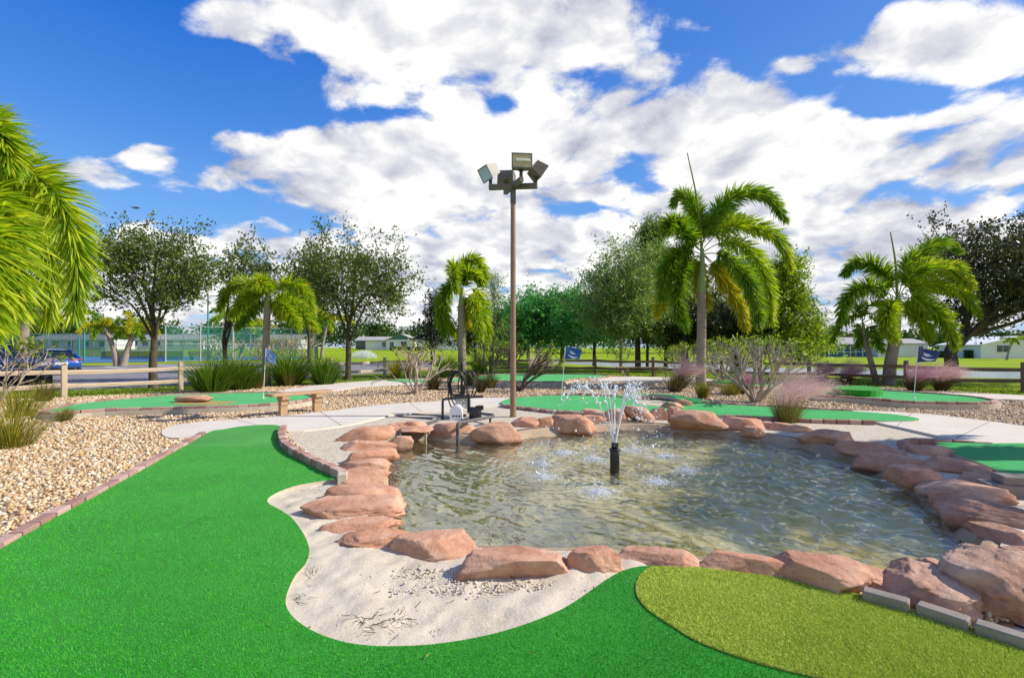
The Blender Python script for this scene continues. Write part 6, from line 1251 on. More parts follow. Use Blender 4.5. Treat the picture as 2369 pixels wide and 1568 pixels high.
# ------------------------------------------------------------------ shrubs with bare forked branches
def bare_shrub(label, base, h, spread, seed, leaves=160, lmat='shrub_leaf', bark='twig', stems=6, levels=4, th=.035, lean=(0, 0), flowers=10, lsz=.11, group='bare branched shrubs'):
    r = np.random.default_rng(seed); t = thing('flowering_shrub', label, 'shrub', base, group=group); m = MB(); tips = []
    seg = h / (levels + .6)
    def grow(p, d, rad, lev):
        l = seg * r.uniform(.8, 1.25) * (1.15 if lev == 0 else 1); mid = p + d * l * .5 + r.normal(size=3) * .035 * l; e = p + d * l; m.tube(smooth_loop(np.array([p, mid, e]), 3, False), np.linspace(rad, rad * .74, 7), 7)
        if lev >= levels: tips.append((e, d)); return
        nb = 2 if r.random() < .72 else 3
        for k in range(nb):
            ax = unit(np.cross(d, r.normal(size=3))[None])[0]; nd = unit((d + ax * r.uniform(.35, .75) + np.array([0, 0, .14]))[None])[0]; grow(e, nd, rad * .72, lev + 1)
    for k in range(stems):
        a = k * 2 * PI / stems + r.uniform(-.3, .3); s = r.uniform(.5, 1) * spread; d = unit(np.array([[math.cos(a) * s + lean[0], math.sin(a) * s * .8 + lean[1], 1.0]]))[0]; grow(np.array([math.cos(a) * th * 1.2, math.sin(a) * th * 1.2, 0]), d, th * r.uniform(.8, 1.15), 0)
    m.lathe([(th * 2.4, -.05), (th * 2.1, .08), (th * 1.2, .16)], 12); m.build('branches', M[bark], t)
    E = np.array([x[0] for x in tips]); Dd = np.array([x[1] for x in tips])
    if leaves:
        k = r.integers(0, len(E), leaves); P = E[k] + r.normal(size=(leaves, 3)) * .035; D2 = unit(Dd[k] * .5 + r.normal(size=(leaves, 3)) * .7 + [.2, 0, .25]); S = unit(np.cross(D2, r.normal(size=(leaves, 3)))); c = MB(); c.leaves(P, D2, S, lsz * r.uniform(.6, 1.2, leaves), lsz * .38); c.build('foliage', M[lmat], t)
    if flowers:
        k = r.integers(0, len(E), flowers); m = MB()
        for e in E[k]: 
            for a in range(5): m.leaves(np.array([e + [0, 0, .02]]), unit(np.array([[math.cos(a * 1.256), math.sin(a * 1.256), .5]])), unit(np.array([[-math.sin(a * 1.256), math.cos(a * 1.256), 0]])), .04, .03)
        m.build('flowers', M['flower'], t)
    return t
D_ = lambda p: p[1]
b = g(1072 - 0, 931, GZ)
b = g(963, 913, GZ); bare_shrub('bare grey forked shrub left of the hose post', b, 1.4, .9, 31, 300, stems=6, levels=3, lean=(.0, 0), th=.040)
b = g(1200, 906, GZ); bare_shrub('gnarled dark shrub leaning out from behind the lamp post', b, 1.55, .8, 32, 420, bark='bark', stems=5, levels=3, lean=(.25, 0), th=.052)
b = g(1748, 932, GZ); bare_shrub('wide pale bare branched shrub beside the pink plume grass', b, 1.6, 1.0, 33, 900, stems=8, levels=3, th=.048, flowers=8)
b = g(1600, 884, GZ); bare_shrub('leafy flowering shrub at the left foot of the tallest palm', b, 1.55, 1.0, 34, 900, stems=5, th=.035, lean=(-.25, 0), flowers=26)
b = g(1665, 886, GZ); bare_shrub('leafy flowering shrub at the right foot of the tallest palm', b, 1.6, .8, 35, 800, stems=5, th=.035, lean=(.1, 0), flowers=22)
b = g(-8, 940, GZ); bare_shrub('sparse leafy shrub at the left frame edge in front of the dark car', b, 1.5, .55, 36, 380, stems=3, th=.032, lean=(.25, 0), flowers=4, lsz=.13)
b = g(1135, 876, GZ); bare_shrub('green flowering shrub between the windblown palm and the lamp post', b, 1.7, .7, 37, 600, stems=5, th=.035, bark='bark', flowers=14)
for k, (px, lab) in enumerate(((495, 'first from the left'), (522, 'second from the left'), (600, 'behind the faded flag'), (645, 'right of the faded flag'), (668, 'left of the court light'), (705, 'nearest the palm pair'))):
    b = g(px, 834, GZ); bare_shrub('small white stemmed shrub in the row by the court fence, ' + lab, b, 2.5, .7, 40 + k, 60, stems=4, levels=3, th=.07, flowers=0, lsz=.25, group='white stemmed shrubs by the tennis court')
# ------------------------------------------------------------------ grasses
def grass_clump(label, base, h, rad, n, mat, seed, wid=.012, droop=.55, wind=.25, spread=.6, name='grass_clump', group='ornamental grasses', parent=None):
    r = np.random.default_rng(seed); o = parent or thing(name, label, 'ornamental grass', base, group=group)
    a = r.uniform(0, 2 * PI, n); q = np.sqrt(r.uniform(0, 1, n)); P = np.c_[np.cos(a) * q * rad * .45, np.sin(a) * q * rad * .45, np.zeros(n)]; out = np.c_[np.cos(a), np.sin(a), np.zeros(n)]
    d = unit(out * (spread * q * r.uniform(.5, 1.2, n))[:, None] + np.array([0, 0, 1]) + r.normal(size=(n, 3)) * .12); ln = h * r.uniform(.55, 1.18, n); K = 6; pts = [P]
    for s in range(K - 1): pts.append(pts[-1] + d * (ln / (K - 1))[:, None]); d = unit(d + out * droop * .12 * s + np.array([wind * .16, 0, -droop * .16 * s]))
    Cl = np.stack(pts, 1); S = unit(np.cross(out + r.normal(size=(n, 3)) * .5, [0, 0, 1.0]))[:, None]; Wd = wid * r.uniform(.6, 1.3, n)[:, None] * np.array([1, 1, .9, .75, .5, .06])[None]
    m = MB(); m.strips(Cl, S, Wd); m.build('blades', M[mat], o); return o, Cl
for k, (px, py, top, wpx, lab) in enumerate(((492, 909, 827, 122, 'big green grass clump nearest the fence post, left of the first row'), (556, 902, 826, 105, 'big green grass clump just left of the faded flag'), (670, 892, 815, 92, 'big green grass clump just right of the faded flag'), (752, 890, 826, 82, 'big green grass clump in front of the round oak'))):
    b = g(px, py, GZ); D = b[1]; grass_clump(lab, b, (py - top) / F * D * 1.16, wpx / F * D * .5, 900, 'clump', 60 + k, wid=.022, droop=.7, wind=.3, spread=.75, group='tall green grass clumps')
for k, (px, py, top, wpx, mat, lab) in enumerate(((597, 900, 862, 28, 'clump_dry', 'brown dry tuft between the flag pole and the palm trunk'), (668, 894, 855, 34, 'clump_dry', 'dry tan tuft in front of the tall green clump'), (915, 876, 834, 26, 'clump_gold', 'golden tuft by the fence post left of the bare shrub'), (948, 876, 836, 20, 'clump_dry', 'dry tuft behind the bare grey shrub'),
    (1002, 903, 862, 46, 'clump_dark', 'dark brown tuft left of the hose post'), (1086, 894, 852, 22, 'clump_dry', 'golden brown tuft right of the windblown palm trunk'), (1112, 909, 868, 30, 'clump_dark', 'dark round tuft left of the lamp post'), (1136, 900, 868, 24, 'clump_dry', 'small brown tuft against the lamp post'),
    (1032, 874, 822, 60, 'clump', 'tall loose green grass behind the hose coil'), (1107, 868, 815, 40, 'clump', 'tall dark green grass behind the windblown palm'),
    (1626, 923, 882, 42, 'clump_gold', 'tuft hugging the foot of the tallest palm'), (1690, 915, 884, 80, 'clump_dry', 'wispy low grass between the tallest palm and the bare shrub'), (1562, 908, 866, 52, 'clump_dark', 'dark tuft under pink plumes left of the tallest palm'),
    (103, 931, 884, 52, 'clump_dry', 'brown tuft beside the first left fence post'), (52, 965, 896, 120, 'clump_gold', 'loose golden grass at the left edge by the near gravel'), (30, 1035, 908, 150, 'clump_gold', 'largest golden green grass clump at the left edge beside the gravel'), (150, 976, 945, 40, 'clump_dry', 'low dry wisps at the end of the left green kerb'))):
    b = g(px, py, GZ); D = b[1]; grass_clump(lab, b, (py - top) / F * D * 1.12, wpx / F * D * .5, 420 if D < 9 else 340, mat, 80 + k, wid=.007 * max(1, D / 9), droop=.8 if D < 9 else .4, wind=.25, spread=.8 if D < 9 else .5)
def plume_grass(label, base, h, rad, seed, pm, gm, sweep=.8, n=520, wid=.006):
    r = np.random.default_rng(seed); t, _ = grass_clump(label, base, h * .62, rad, 520, gm, seed, wid=wid * 1.3, droop=.45, wind=.35, spread=.6, name='plume_grass', group='pink plume grasses')
    a = r.uniform(0, 2 * PI, n); q = np.sqrt(r.uniform(0, 1, n)); P = np.c_[np.cos(a) * q * rad * .4, np.sin(a) * q * rad * .4, np.full(n, h * .35)]; out = np.c_[np.cos(a), np.sin(a), np.zeros(n)]
    sw = r.uniform(.45, 1.45, n); d = unit(out * (.6 * q)[:, None] + np.array([.25, 0, 1]) + r.normal(size=(n, 3)) * .16); ln = h * r.uniform(.65, 1.25, n); K = 7; pts = [P]
    for s in range(K - 1): pts.append(pts[-1] + d * (ln / (K - 1))[:, None]); d = unit(d + np.c_[sweep * .34 * sw, np.zeros(n), np.full(n, -.12)] + r.normal(size=(n, 3)) * .09)
    Cl = np.stack(pts, 1); S = unit(r.normal(size=(n, 3)))[:, None]; m = MB(); m.strips(Cl, S, wid * .55 * np.array([.5, .7, 1, 1, 1, .8, .2])[None].repeat(n, 0))
    k = 14; s = r.uniform(.45, 1, (n, k)) * (K - 1); i = np.minimum(s.astype(int), K - 2); w = (s - i)[..., None]; ii = np.arange(n)[:, None]; Q = (Cl[ii, i] * (1 - w) + Cl[ii, i + 1] * w + r.normal(size=(n, k, 3)) * .035).reshape(-1, 3)
    D2 = unit(r.normal(size=Q.shape) * .7 + [1.0, 0, .1]); m.leaves(Q, D2, unit(np.cross(D2, r.normal(size=Q.shape))), .05 * r.uniform(.5, 1.2, len(Q)), wid * .5); m.build('plumes', M[pm], t); return t
b = g(1820, 978, GZ); plume_grass('largest pink plume grass, swept to the right, behind the pond rocks', b, .98, .40, 1, 'plume', 'clump_dry', 1.1, 620, .005)
for k, (px, py, hh, rad, pm, lab) in enumerate(((1895, 887, .8, .3, 'plume_dark', 'mauve plume grass under the right fence, farther of two'), (1957, 892, .85, .32, 'plume_dark', 'mauve plume grass beside the small thin palm'), (2116, 906, .85, .35, 'plume_dark', 'mauve plume grass behind the navy flag pole'), (2178, 905, .85, .33, 'plume', 'mauve plume grass in front of the big dark oak trunk'), (1572, 901, .95, .36, 'plume', 'pink plume grass left of the tallest palm'), (1236, 872, 1.1, .6, 'plume', 'pink plume grass behind the gnarled dark shrub'), (1712, 912, .6, .3, 'plume_dark', 'low pink wisps between the tallest palm and the bare shrub'))):
    b = g(px, py, GZ); plume_grass(lab, b, hh, rad, 200 + k, pm, 'clump_dark', .85, 420, .009)
# real grass blades along the fence verge
def verge(n, px0, px1, seed):
    r = np.random.default_rng(seed); A = np.array(gl([(-300, 936), (0, 908), (331, 897), (560, 886), (791, 870), (1000, 857), (1250, 856), (1500, 858), (1700, 864), (1850, 870), (2095, 885), (2369, 902), (2700, 930)], GZ)); B = np.array(gl([(-300, 950), (0, 927), (331, 913), (560, 897), (791, 888), (1000, 877), (1250, 869), (1500, 873), (1700, 881), (1850, 889), (2095, 900), (2369, 919), (2700, 946)], GZ))
    s = r.uniform(0, len(A) - 1.001, n); i = s.astype(int); w = (s - i)[:, None]; a = A[i] * (1 - w) + A[i + 1] * w; b_ = B[i] * (1 - w) + B[i + 1] * w; u_ = r.uniform(0, 1.02, n)[:, None]; P = a * (1 - u_) + b_ * u_; P = np.c_[P, terrain(P)]
    d = unit(r.normal(size=(n, 3)) * .5 + [0, 0, 1]); ln = r.uniform(.03, .10, n)[:, None]; S = unit(np.cross(d, r.normal(size=(n, 3)))); w_ = .012; m = MB(); m.add(np.stack([P - S * w_, P + S * w_, P + d * ln], 1).reshape(-1, 3), [np.arange(3 * n).reshape(-1, 3)]); o = m.build('verge_grass', M['shrub_leaf']); tag(o, 'short grass growing along the rail fences', 'grass', kind='stuff')
verge(60000, 0, 0, 5)
# far off belt of trees
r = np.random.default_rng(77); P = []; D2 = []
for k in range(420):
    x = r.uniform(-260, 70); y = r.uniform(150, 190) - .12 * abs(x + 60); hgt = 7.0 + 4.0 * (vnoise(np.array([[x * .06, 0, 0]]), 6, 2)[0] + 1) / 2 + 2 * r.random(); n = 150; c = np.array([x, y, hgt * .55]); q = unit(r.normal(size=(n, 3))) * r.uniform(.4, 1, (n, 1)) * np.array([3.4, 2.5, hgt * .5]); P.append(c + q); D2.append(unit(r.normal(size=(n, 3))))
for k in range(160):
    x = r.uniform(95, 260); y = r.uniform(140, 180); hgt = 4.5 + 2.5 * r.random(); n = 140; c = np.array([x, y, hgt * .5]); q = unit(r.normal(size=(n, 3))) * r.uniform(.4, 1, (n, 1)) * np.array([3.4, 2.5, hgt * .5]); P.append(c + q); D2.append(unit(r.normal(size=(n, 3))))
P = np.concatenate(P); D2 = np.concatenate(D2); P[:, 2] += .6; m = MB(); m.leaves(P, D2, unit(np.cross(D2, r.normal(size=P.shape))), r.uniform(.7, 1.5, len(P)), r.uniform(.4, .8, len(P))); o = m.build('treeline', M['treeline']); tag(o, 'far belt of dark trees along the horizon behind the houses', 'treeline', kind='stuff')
# ------------------------------------------------------------------ houses across the water and behind the courts
def gable(m, x0, x1, y0, y1, z, rise, over=.4, axis='x', mi=0, th=.12):
    """roof with ridge along axis; two sloping slabs"""
    if axis == 'x':
        ym = (y0 + y1) / 2; k = rise / ((y1 - y0) / 2); e = over; a = [(x0 - e, y0 - e, z - k * e), (x1 + e, y0 - e, z - k * e), (x1 + e, ym, z + rise), (x0 - e, ym, z + rise), (x0 - e, y1 + e, z - k * e), (x1 + e, y1 + e, z - k * e)]
    else:
        xm = (x0 + x1) / 2; k = rise / ((x1 - x0) / 2); e = over; a = [(x0 - e, y1 + e, z - k * e), (x0 - e, y0 - e, z - k * e), (xm, y0 - e, z + rise), (xm, y1 + e, z + rise), (x1 + e, y1 + e, z - k * e), (x1 + e, y0 - e, z - k * e)]
    a = np.array(a, float); b = a - [0, 0, th]; V_ = np.r_[a, b]
    m.add(V_, [np.array(f) for f in ((0, 1, 2, 3), (3, 2, 5, 4), (7, 6, 9, 8), (8, 9, 10, 11), (0, 6, 7, 1), (4, 5, 11, 10), (0, 3, 9, 6), (3, 4, 10, 9), (1, 7, 8, 2), (2, 8, 11, 5))], mi)
def window(t, x0, x1, y, z0, z1, frame='white_trim', door=False, mull=True):
    f = MB(); w = .08
    for a in ((x0, x1, z0 - w, z0), (x0, x1, z1, z1 + w), (x0 - w, x0, z0 - w, z1 + w), (x1, x1 + w, z0 - w, z1 + w)): f.box(((a[0] + a[1]) / 2, y - .04, (a[2] + a[3]) / 2), (a[1] - a[0], .09, a[3] - a[2]))
    if mull: f.box(((x0 + x1) / 2, y - .035, (z0 + z1) / 2), (.05, .06, z1 - z0))
    o = f.build('door' if door else 'window', M[frame], t); p = MB(); p.add(np.array([(x0, y - .012, z0), (x1, y - .012, z0), (x1, y - .012, z1), (x0, y - .012, z1)]), [np.arange(4)]); p.build('pane', M['window'], o); return o
def house_at(name, label, px, D):
    x = (px - CX) / F * D; z = float(terrain(np.array([[x, D]]))[0]); return thing(name, label, 'house', (x, D, z - .05)), D / F, x
# white house with teal gables
t, s, X0 = house_at('bungalow', 'white bungalow with dark teal gables and a grey shingle roof behind the round oak', 927, 116)
px = lambda p: (p - 927) * s
m = MB(); m.box((0, 4, 1.3), (px(960) - px(894), 8, 2.6)); m.box((px(1010), 6.5, 1.3), (px(1062) - px(961), 8, 2.6)); m.box((px(866), 6, 1.3), (px(893.5) - px(838), 7, 2.6)); m.build('wall', M['white_plaster'], t)
m = MB()
for xa, xb, y in ((px(894), px(960), -.01), (px(950), px(990), 2.45)): m.add(np.array([(xa - .1, y, 2.55), (xb + .1, y, 2.55), ((xa + xb) / 2, y, 2.6 + (xb - xa) * .2)]), [np.arange(3)])
m.build('gable', M['teal_wall'], t)
m = MB(); gable(m, px(894), px(960), 0, 8, 2.6, (px(960) - px(894)) * .2, axis='y', over=.35); gable(m, px(950), px(990), 2.5, 10, 2.9, 1.4, axis='y', over=.35); gable(m, px(961), px(1062), 2.5, 10.5, 2.6, 1.2, over=.4); gable(m, px(815), px(893), 2.4, 9.6, 2.5, .9, over=.3); m.build('roof', M['shingle'], t)
m = MB(); m.box((px(827), 5, 1.2), (px(838) - px(814), 4.5, 2.4)); m.build('porch_screen', M['window'], t)
for a, b, z0, z1 in ((902, 911, .9, 2.0), (927, 941, .3, 2.1), (985, 992, 1.0, 2.0), (1034, 1042, .9, 2.0), (878, 886, .9, 2.0)): window(t, px(a), px(b), 0 if a < 960 and a > 893 else 2.48 if a > 960 else 2.48, z0, z1)
# long white houses behind the court
for k, (pa, pb, lab) in enumerate(((70, 258, 'long low white house seen through the green windscreen of the court'), (318, 470, 'pale low house behind the net and the pale palm trunks'), (596, 690, 'white house seen through the fence right of the faded flag'))):
    t, s, X0 = house_at('bungalow', lab, (pa + pb) / 2, 128); w_ = (pb - pa) * s; m = MB(); m.box((0, 4, 1.35), (w_, 8, 2.7)); m.build('wall', M['white_plaster'], t); m = MB(); gable(m, -w_ / 2, w_ / 2, 0, 8, 2.7, 1.3, over=.5); m.build('roof', M['shingle'], t)
    for f_ in np.linspace(-.38, .38, 5): window(t, w_ * f_ - .7, w_ * f_ + .7, 0, .9 if k != 0 else .7, 2.1)
# blue house and its garage
t, s, X0 = house_at('blue_house', 'blue house with a screened porch and white posts across the lake', 1973, 95); px = lambda p: (p - 1973) * s
m = MB(); m.box((px(1973), 4, 1.35), (px(2030) - px(1916), 8, 2.7)); m.build('wall', M['blue_wall'], t)
m = MB(); gable(m, px(1917), px(2029), -.1, 8, 2.75, 1.25, over=.5); m.build('roof', M['shingle'], t)
m = MB(); [m.box((px(a), -.06, 1.35), (.14, .1, 2.7)) for a in (1917, 1952, 1995, 2029)]; m.box((px(1973), -.05, 1.05), (px(2029) - px(1917), .07, .09)); m.box((px(1973), -.05, 2.66), (px(2029) - px(1917), .07, .12)); m.build('porch_frame', M['white_trim'], t)
window(t, px(1967), px(1979), -.02, .1, 2.2, door=True, mull=False); window(t, px(2000), px(2024), -.0, 1.15, 2.5); window(t, px(1921), px(1948), 0, 1.15, 2.5)
t, s, X0 = house_at('garage', 'small blue garage with a white door left of the blue house', 1887, 98); px = lambda p: (p - 1887) * s
m = MB(); m.box((0, 3.5, 1.25), (px(1913) - px(1860), 7, 2.5)); xa, xb = px(1860), px(1913); m.add(np.array([(xa, -.01, 2.48), (xb, -.01, 2.48), (0, -.01, 3.3)]), [np.arange(3)]); m.build('wall', M['blue_wall'], t); m = MB(); gable(m, xa, xb, 0, 7, 2.5, .85, axis='y', over=.35); m.build('roof', M['shingle'], t)
m = MB(); m.box((px(1883.5), -.04, .95), (px(1898) - px(1869), .06, 1.9), bev=.02); [m.box((px(1883.5), -.075, .4 + k * .45), (px(1898) - px(1869) - .1, .02, .03)) for k in range(4)]; m.build('garage_door', M['white_trim'], t)
t, s, X0 = house_at('bungalow', 'blank white house wall between the leaning palms and the big oak trunk', 2089, 93); px = lambda p: (p - 2089) * s
m = MB(); m.box((0, 4, 1.4), (px(2147) - px(2032), 8, 2.8)); xa, xb = px(2032), px(2147); m.build('wall', M['white_plaster'], t); m = MB(); gable(m, xa, xb, 0, 8, 2.8, .9, over=.3); m.build('roof', M['shingle'], t); window(t, px(2125), px(2135), 0, 1.0, 2.2)
t, s, X0 = house_at('bungalow', 'white house with one dark window at the right frame edge across the lake', 2345, 82); px = lambda p: (p - 2345) * s
m = MB(); xa, xb = px(2269), px(2440); m.box(((xa + xb) / 2, 4, 1.25), (xb - xa, 8, 2.5)); m.add(np.array([(xa, -.01, 2.48), (xb, -.01, 2.48), ((xa + xb) / 2, -.01, 2.5 + (xb - xa) * .11)]), [np.arange(3)]); m.build('wall', M['white_plaster'], t); m = MB(); gable(m, xa, xb, 0, 8, 2.5, (xb - xa) * .11, axis='y', over=.35, th=.16); m.build('roof', M['white_trim'], t); window(t, px(2305), px(2334), 0, 1.15, 2.3)
# hedges, far shrubs
def hedge(label, px, py, D, size, seed, mat='hedge', name='hedge'):
    r = np.random.default_rng(seed); x = (px - CX) / F * D; z = float(terrain(np.array([[x, D]]))[0]); n = int(500 * size[0] * size[2] + 300); P = r.uniform(-.5, .5, (n, 3)); ax = r.integers(0, 3, n); P[np.arange(n), ax] = np.sign(P[np.arange(n), ax]) * r.uniform(.38, .52, n); P = P * np.array(size) + [0, 0, size[2] / 2]; P[:, 2] = np.maximum(P[:, 2], .02)
    d = unit(r.normal(size=(n, 3)) + [0, 0, .3]); m = MB(); m.leaves(P, d, unit(np.cross(d, r.normal(size=(n, 3)))), .22, .13); m.box((0, 0, size[2] * .45), (size[0] * .8, size[1] * .8, size[2] * .85)); o = m.build(name, M[mat]); o.location = (x, D, z); return tag(o, label, 'hedge')
hedge('clipped dark hedge beside the white house with one window', 2254, 0, 84, (2.4, 1.6, 1.35), 1); hedge('small round bush behind the big oak trunk', 2172, 0, 88, (3.2, 1.6, 1.1), 2); hedge('low hedge below the windows of the white bungalow with teal gables', 944, 0, 112, (8, 1.2, .8), 3)
# mulch bed palm in front of the right house
x = (2329 - CX) / F * 72; auto_palm('small bent palm in front of the white house at the right frame edge', (x, 72, float(terrain(np.array([[x, 72]]))[0])), 2.7, [.17, .13, .10], 9, 1.5, 9, (.9, 0), ('frond_dark', 'frond'), .5, 'far palms', n=90, wid=.06)
x = (2005 - CX) / F * 88; auto_palm('short palm standing in front of the blue house porch', (x, 88, float(terrain(np.array([[x, 88]]))[0])), 2.2, [.17, .14, .12], 9, 2.0, 10, (.1, 0), ('frond_dark', 'frond'), .5, 'far palms', n=90, wid=.07)
# ------------------------------------------------------------------ cars
def wheel(t, x, y, r_=.33):
    w = bpy.data.objects.new('wheel', None); 
    m = MB(); pr = [(r_ * .62, -.10), (r_ * .9, -.11), (r_, -.07), (r_, .07), (r_ * .9, .11), (r_ * .62, .10)]
    a = np.linspace(0, 2 * PI, 24, endpoint=False); V_ = np.concatenate([np.c_[p * np.cos(a), np.full(24, q), p * np.sin(a)] for p, q in pr]) + [x, y, r_]; i = np.arange(len(pr) - 1)[:, None] * 24; j = np.arange(24)[None]; k = (j + 1) % 24
    m.add(V_, [np.stack([i + j, i + k, i + 24 + k, i + 24 + j], -1).reshape(-1, 4)], 0, True); wo_ = m.build('wheel', M['tyre'], t); bpy.data.objects.remove(w)
    s = 1 if y > 0 else -1; m = MB(); m.tube([(x, y + s * .02, r_), (x, y + s * .095, r_)], r_ * .18, 12)
    for q in range(7): b_ = q * 2 * PI / 7; m.bar((x + .05 * math.cos(b_), y + s * .085, r_ + .05 * math.sin(b_)), (x + r_ * .62 * math.cos(b_), y + s * .085, r_ + r_ * .62 * math.sin(b_)), .05, .03)
    m.build('rim', M['chrome'], wo_)
def car(label, loc, heading, paint, suv=False):
    t = thing('parked_car', label, 'car', loc, math.atan2(heading[1], heading[0]), 'parked cars'); H = 1.62 if suv else 1.38; bl_ = 1.02 if suv else .90
    # lower body: stations along x (rear -2.3 .. front 2.3)
    xs = np.array([-2.32, -2.26, -2.0, -1.6, -1.0, -.3, .4, 1.0, 1.5, 1.95, 2.2, 2.28]); ht = np.array([.70, .86, .95, .97, .96, .95, .95, .95, .90, .82, .72, .60]) * (1.10 if suv else 1) * (bl_ / .95 if not suv else 1); hw = np.array([.72, .82, .88, .90, .91, .91, .91, .90, .89, .85, .76, .66]); zb = np.array([.36, .30, .24, .20, .19, .19, .19, .19, .2, .22, .26, .34]); st_ = []
    for x, h, w, z in zip(xs, ht, hw, zb): st_.append([(x, -w * .86, z), (x, -w * .97, z + .08), (x, -w, z + (h - z) * .45), (x, -w * .985, z + (h - z) * .72), (x, -w * .93, h - .06), (x, -w * .80, h), (x, 0, h + .035), (x, w * .80, h), (x, w * .93, h - .06), (x, w * .985, z + (h - z) * .72), (x, w, z + (h - z) * .45), (x, w * .97, z + .08), (x, w * .86, z)])
    V_ = np.array(st_).reshape(-1, 3); n, k = len(xs), 13; i = np.arange(n - 1)[:, None] * k; j = np.arange(k - 1)[None]; m = MB(); m.add(V_, [np.stack([i + j, i + j + 1, i + k + j + 1, i + k + j], -1).reshape(-1, 4)[:, ::-1], np.arange(k), (n - 1) * k + np.arange(k)[::-1]], 0, True)
    for x in (-1.38, 1.42):
        for s in (-1, 1): m.tube([(x, s * .80, .33), (x, s * .918, .33)], .385, 22, 1)
    m.box((0, 0, .22), (3.9, 1.5, .12), mi=1); body = m.build('body', [paint, M['black']], t)
    # cabin: glass with painted roof and pillars
    if suv: P = [(-2.1, 1.02), (-1.95, 1.5), (.25, 1.6), (1.15, 1.02)]
    else: P = [(-1.85, .93), (-1.05, 1.33), (-.1, 1.37), (.3, 1.33), (1.2, .93)]
    m = MB(); lo = bl_ - .02; hw0, hw1 = .80, .60; x0, x3 = P[0][0], P[-1][0]; r0, r1 = P[1][0], P[-2][0]
    base = np.array([(x0, -hw0, lo), (x3, -hw0, lo), (x3, hw0, lo), (x0, hw0, lo)]); topq = np.array([(r0, -hw1, H - .05), (r1, -hw1, H - .05), (r1, hw1, H - .05), (r0, hw1, H - .05)]); m.add(np.r_[base, topq], [np.array(f) for f in ((0, 1, 5, 4), (1, 2, 6, 5), (2, 3, 7, 6), (3, 0, 4, 7))]); m.build('window', M['car_glass'], t)
    m = MB(); e = .03; xr = np.linspace(r0 - .12, r1 + .10, 9); yy = np.linspace(-hw1 - e, hw1 + e, 7); XX_, YY_ = np.meshgrid(xr, yy); u_ = (XX_ - xr[0]) / (xr[-1] - xr[0]); v_ = YY_ / (hw1 + e); ZZ_ = H - .055 * (2 * u_ - 1) ** 2 - .05 * v_ ** 2; id_ = np.arange(63).reshape(7, 9); q = np.stack([id_[:-1, :-1], id_[:-1, 1:], id_[1:, 1:], id_[1:, :-1]], -1).reshape(-1, 4); G_ = np.stack([XX_, YY_, ZZ_], -1).reshape(-1, 3); m.add(G_, [q], 0, True); m.add(G_ - [0, 0, .05], [q[:, ::-1]], 0, True)
    for s in (-1, 1):
        m.bar((x0 - .02, s * (hw0 + .0), lo), (r0 - .02, s * (hw1 + .01), H - .07), .10, .09); m.bar((x3 + .02, s * hw0, lo), (r1 + .02, s * (hw1 + .01), H - .07), .07, .06); m.bar(((x0 + x3) / 2 - .15, s * (hw0 + .005), lo), ((r0 + r1) / 2 - .05, s * (hw1 + .012), H - .07), .07, .04)
        if suv: m.bar((-1.3, s * (hw0 + .005), lo), (-1.25, s * (hw1 + .012), H - .06), .10, .04)
    m.build('roof', paint, t)
    zt = .80 if not suv else .90
    for s in (-1, 1):
        m = MB(); pts = [(-2.315, s * .30, zt - .03), (-2.30, s * .62, zt - .01), (-2.16, s * .86, zt + .02)]; m.tube(pts, [.025, .042, .045], 8); m.build('tail_light', M['tail'], t)
        m = MB(); m.tube([(2.24, s * .48, zt - .15), (2.16, s * .68, zt - .12), (1.98, s * .84, zt - .08)], [.05, .065, .05], 8); hl = m.build('headlight', M['headlamp'], t)
        m = MB(); m.tube([(2.06, s * .80, zt - .16), (1.94, s * .87, zt - .14)], .03, 6); m.build('indicator', M['amber'], hl)
        m = MB(); m.box((.95, s * 1.0, .98 if not suv else 1.08), (.12, .20, .13), bev=.04); m.build('mirror', paint, t)
        m = MB(); m.tube([(-2.36, s * .55, .33), (-2.2, s * .55, .33)], .05, 12); m.build('exhaust', M['chrome'], t)
    m = MB(); m.box((-2.335, 0, .62), (.02, .52, .12)); m.build('number_plate', M['white_trim'], t)
    m = MB(); m.box((2.27, 0, .50), (.06, 1.0, .20), bev=.03); m.build('grille', M['black'], t); m = MB(); m.tube([(2.26, -.6, .63), (2.31, 0, .645), (2.26, .6, .63)], .025, 6); m.tube([(2.24, -.72, .40), (2.31, 0, .40), (2.24, .72, .40)], .02, 6); m.build('chrome_trim', M['chrome'], t)
    m = MB(); m.box((-2.28, 0, .36), (.10, 1.5, .14), bev=.03); m.build('rear_diffuser', M['black'], t)
    for x in (-1.38, 1.42):
        for s in (-1, 1): wheel(t, x, s * .80, .36 if suv else .33)
    return t
q = g(152, 868, GZ); car('blue sedan parked with its red tail lights facing the fence', (q[0] - 1.9, q[1] + 1.2, GZ + .02), (-.80, .60), M['car_blue'])
q = g(66, 893, GZ); car('dark car at the left frame edge with its chrome nose toward the fence', (q[0] - 2.0, q[1] + 1.7, GZ + .02), (.70, -.71), M['car_dark'], True)
x = (2216 - CX) / F * 92; car('far dark car parked between the white houses across the lake', (x, 92, float(terrain(np.array([[x, 92]]))[0])), (.9, .4), M['car_dark'], True)
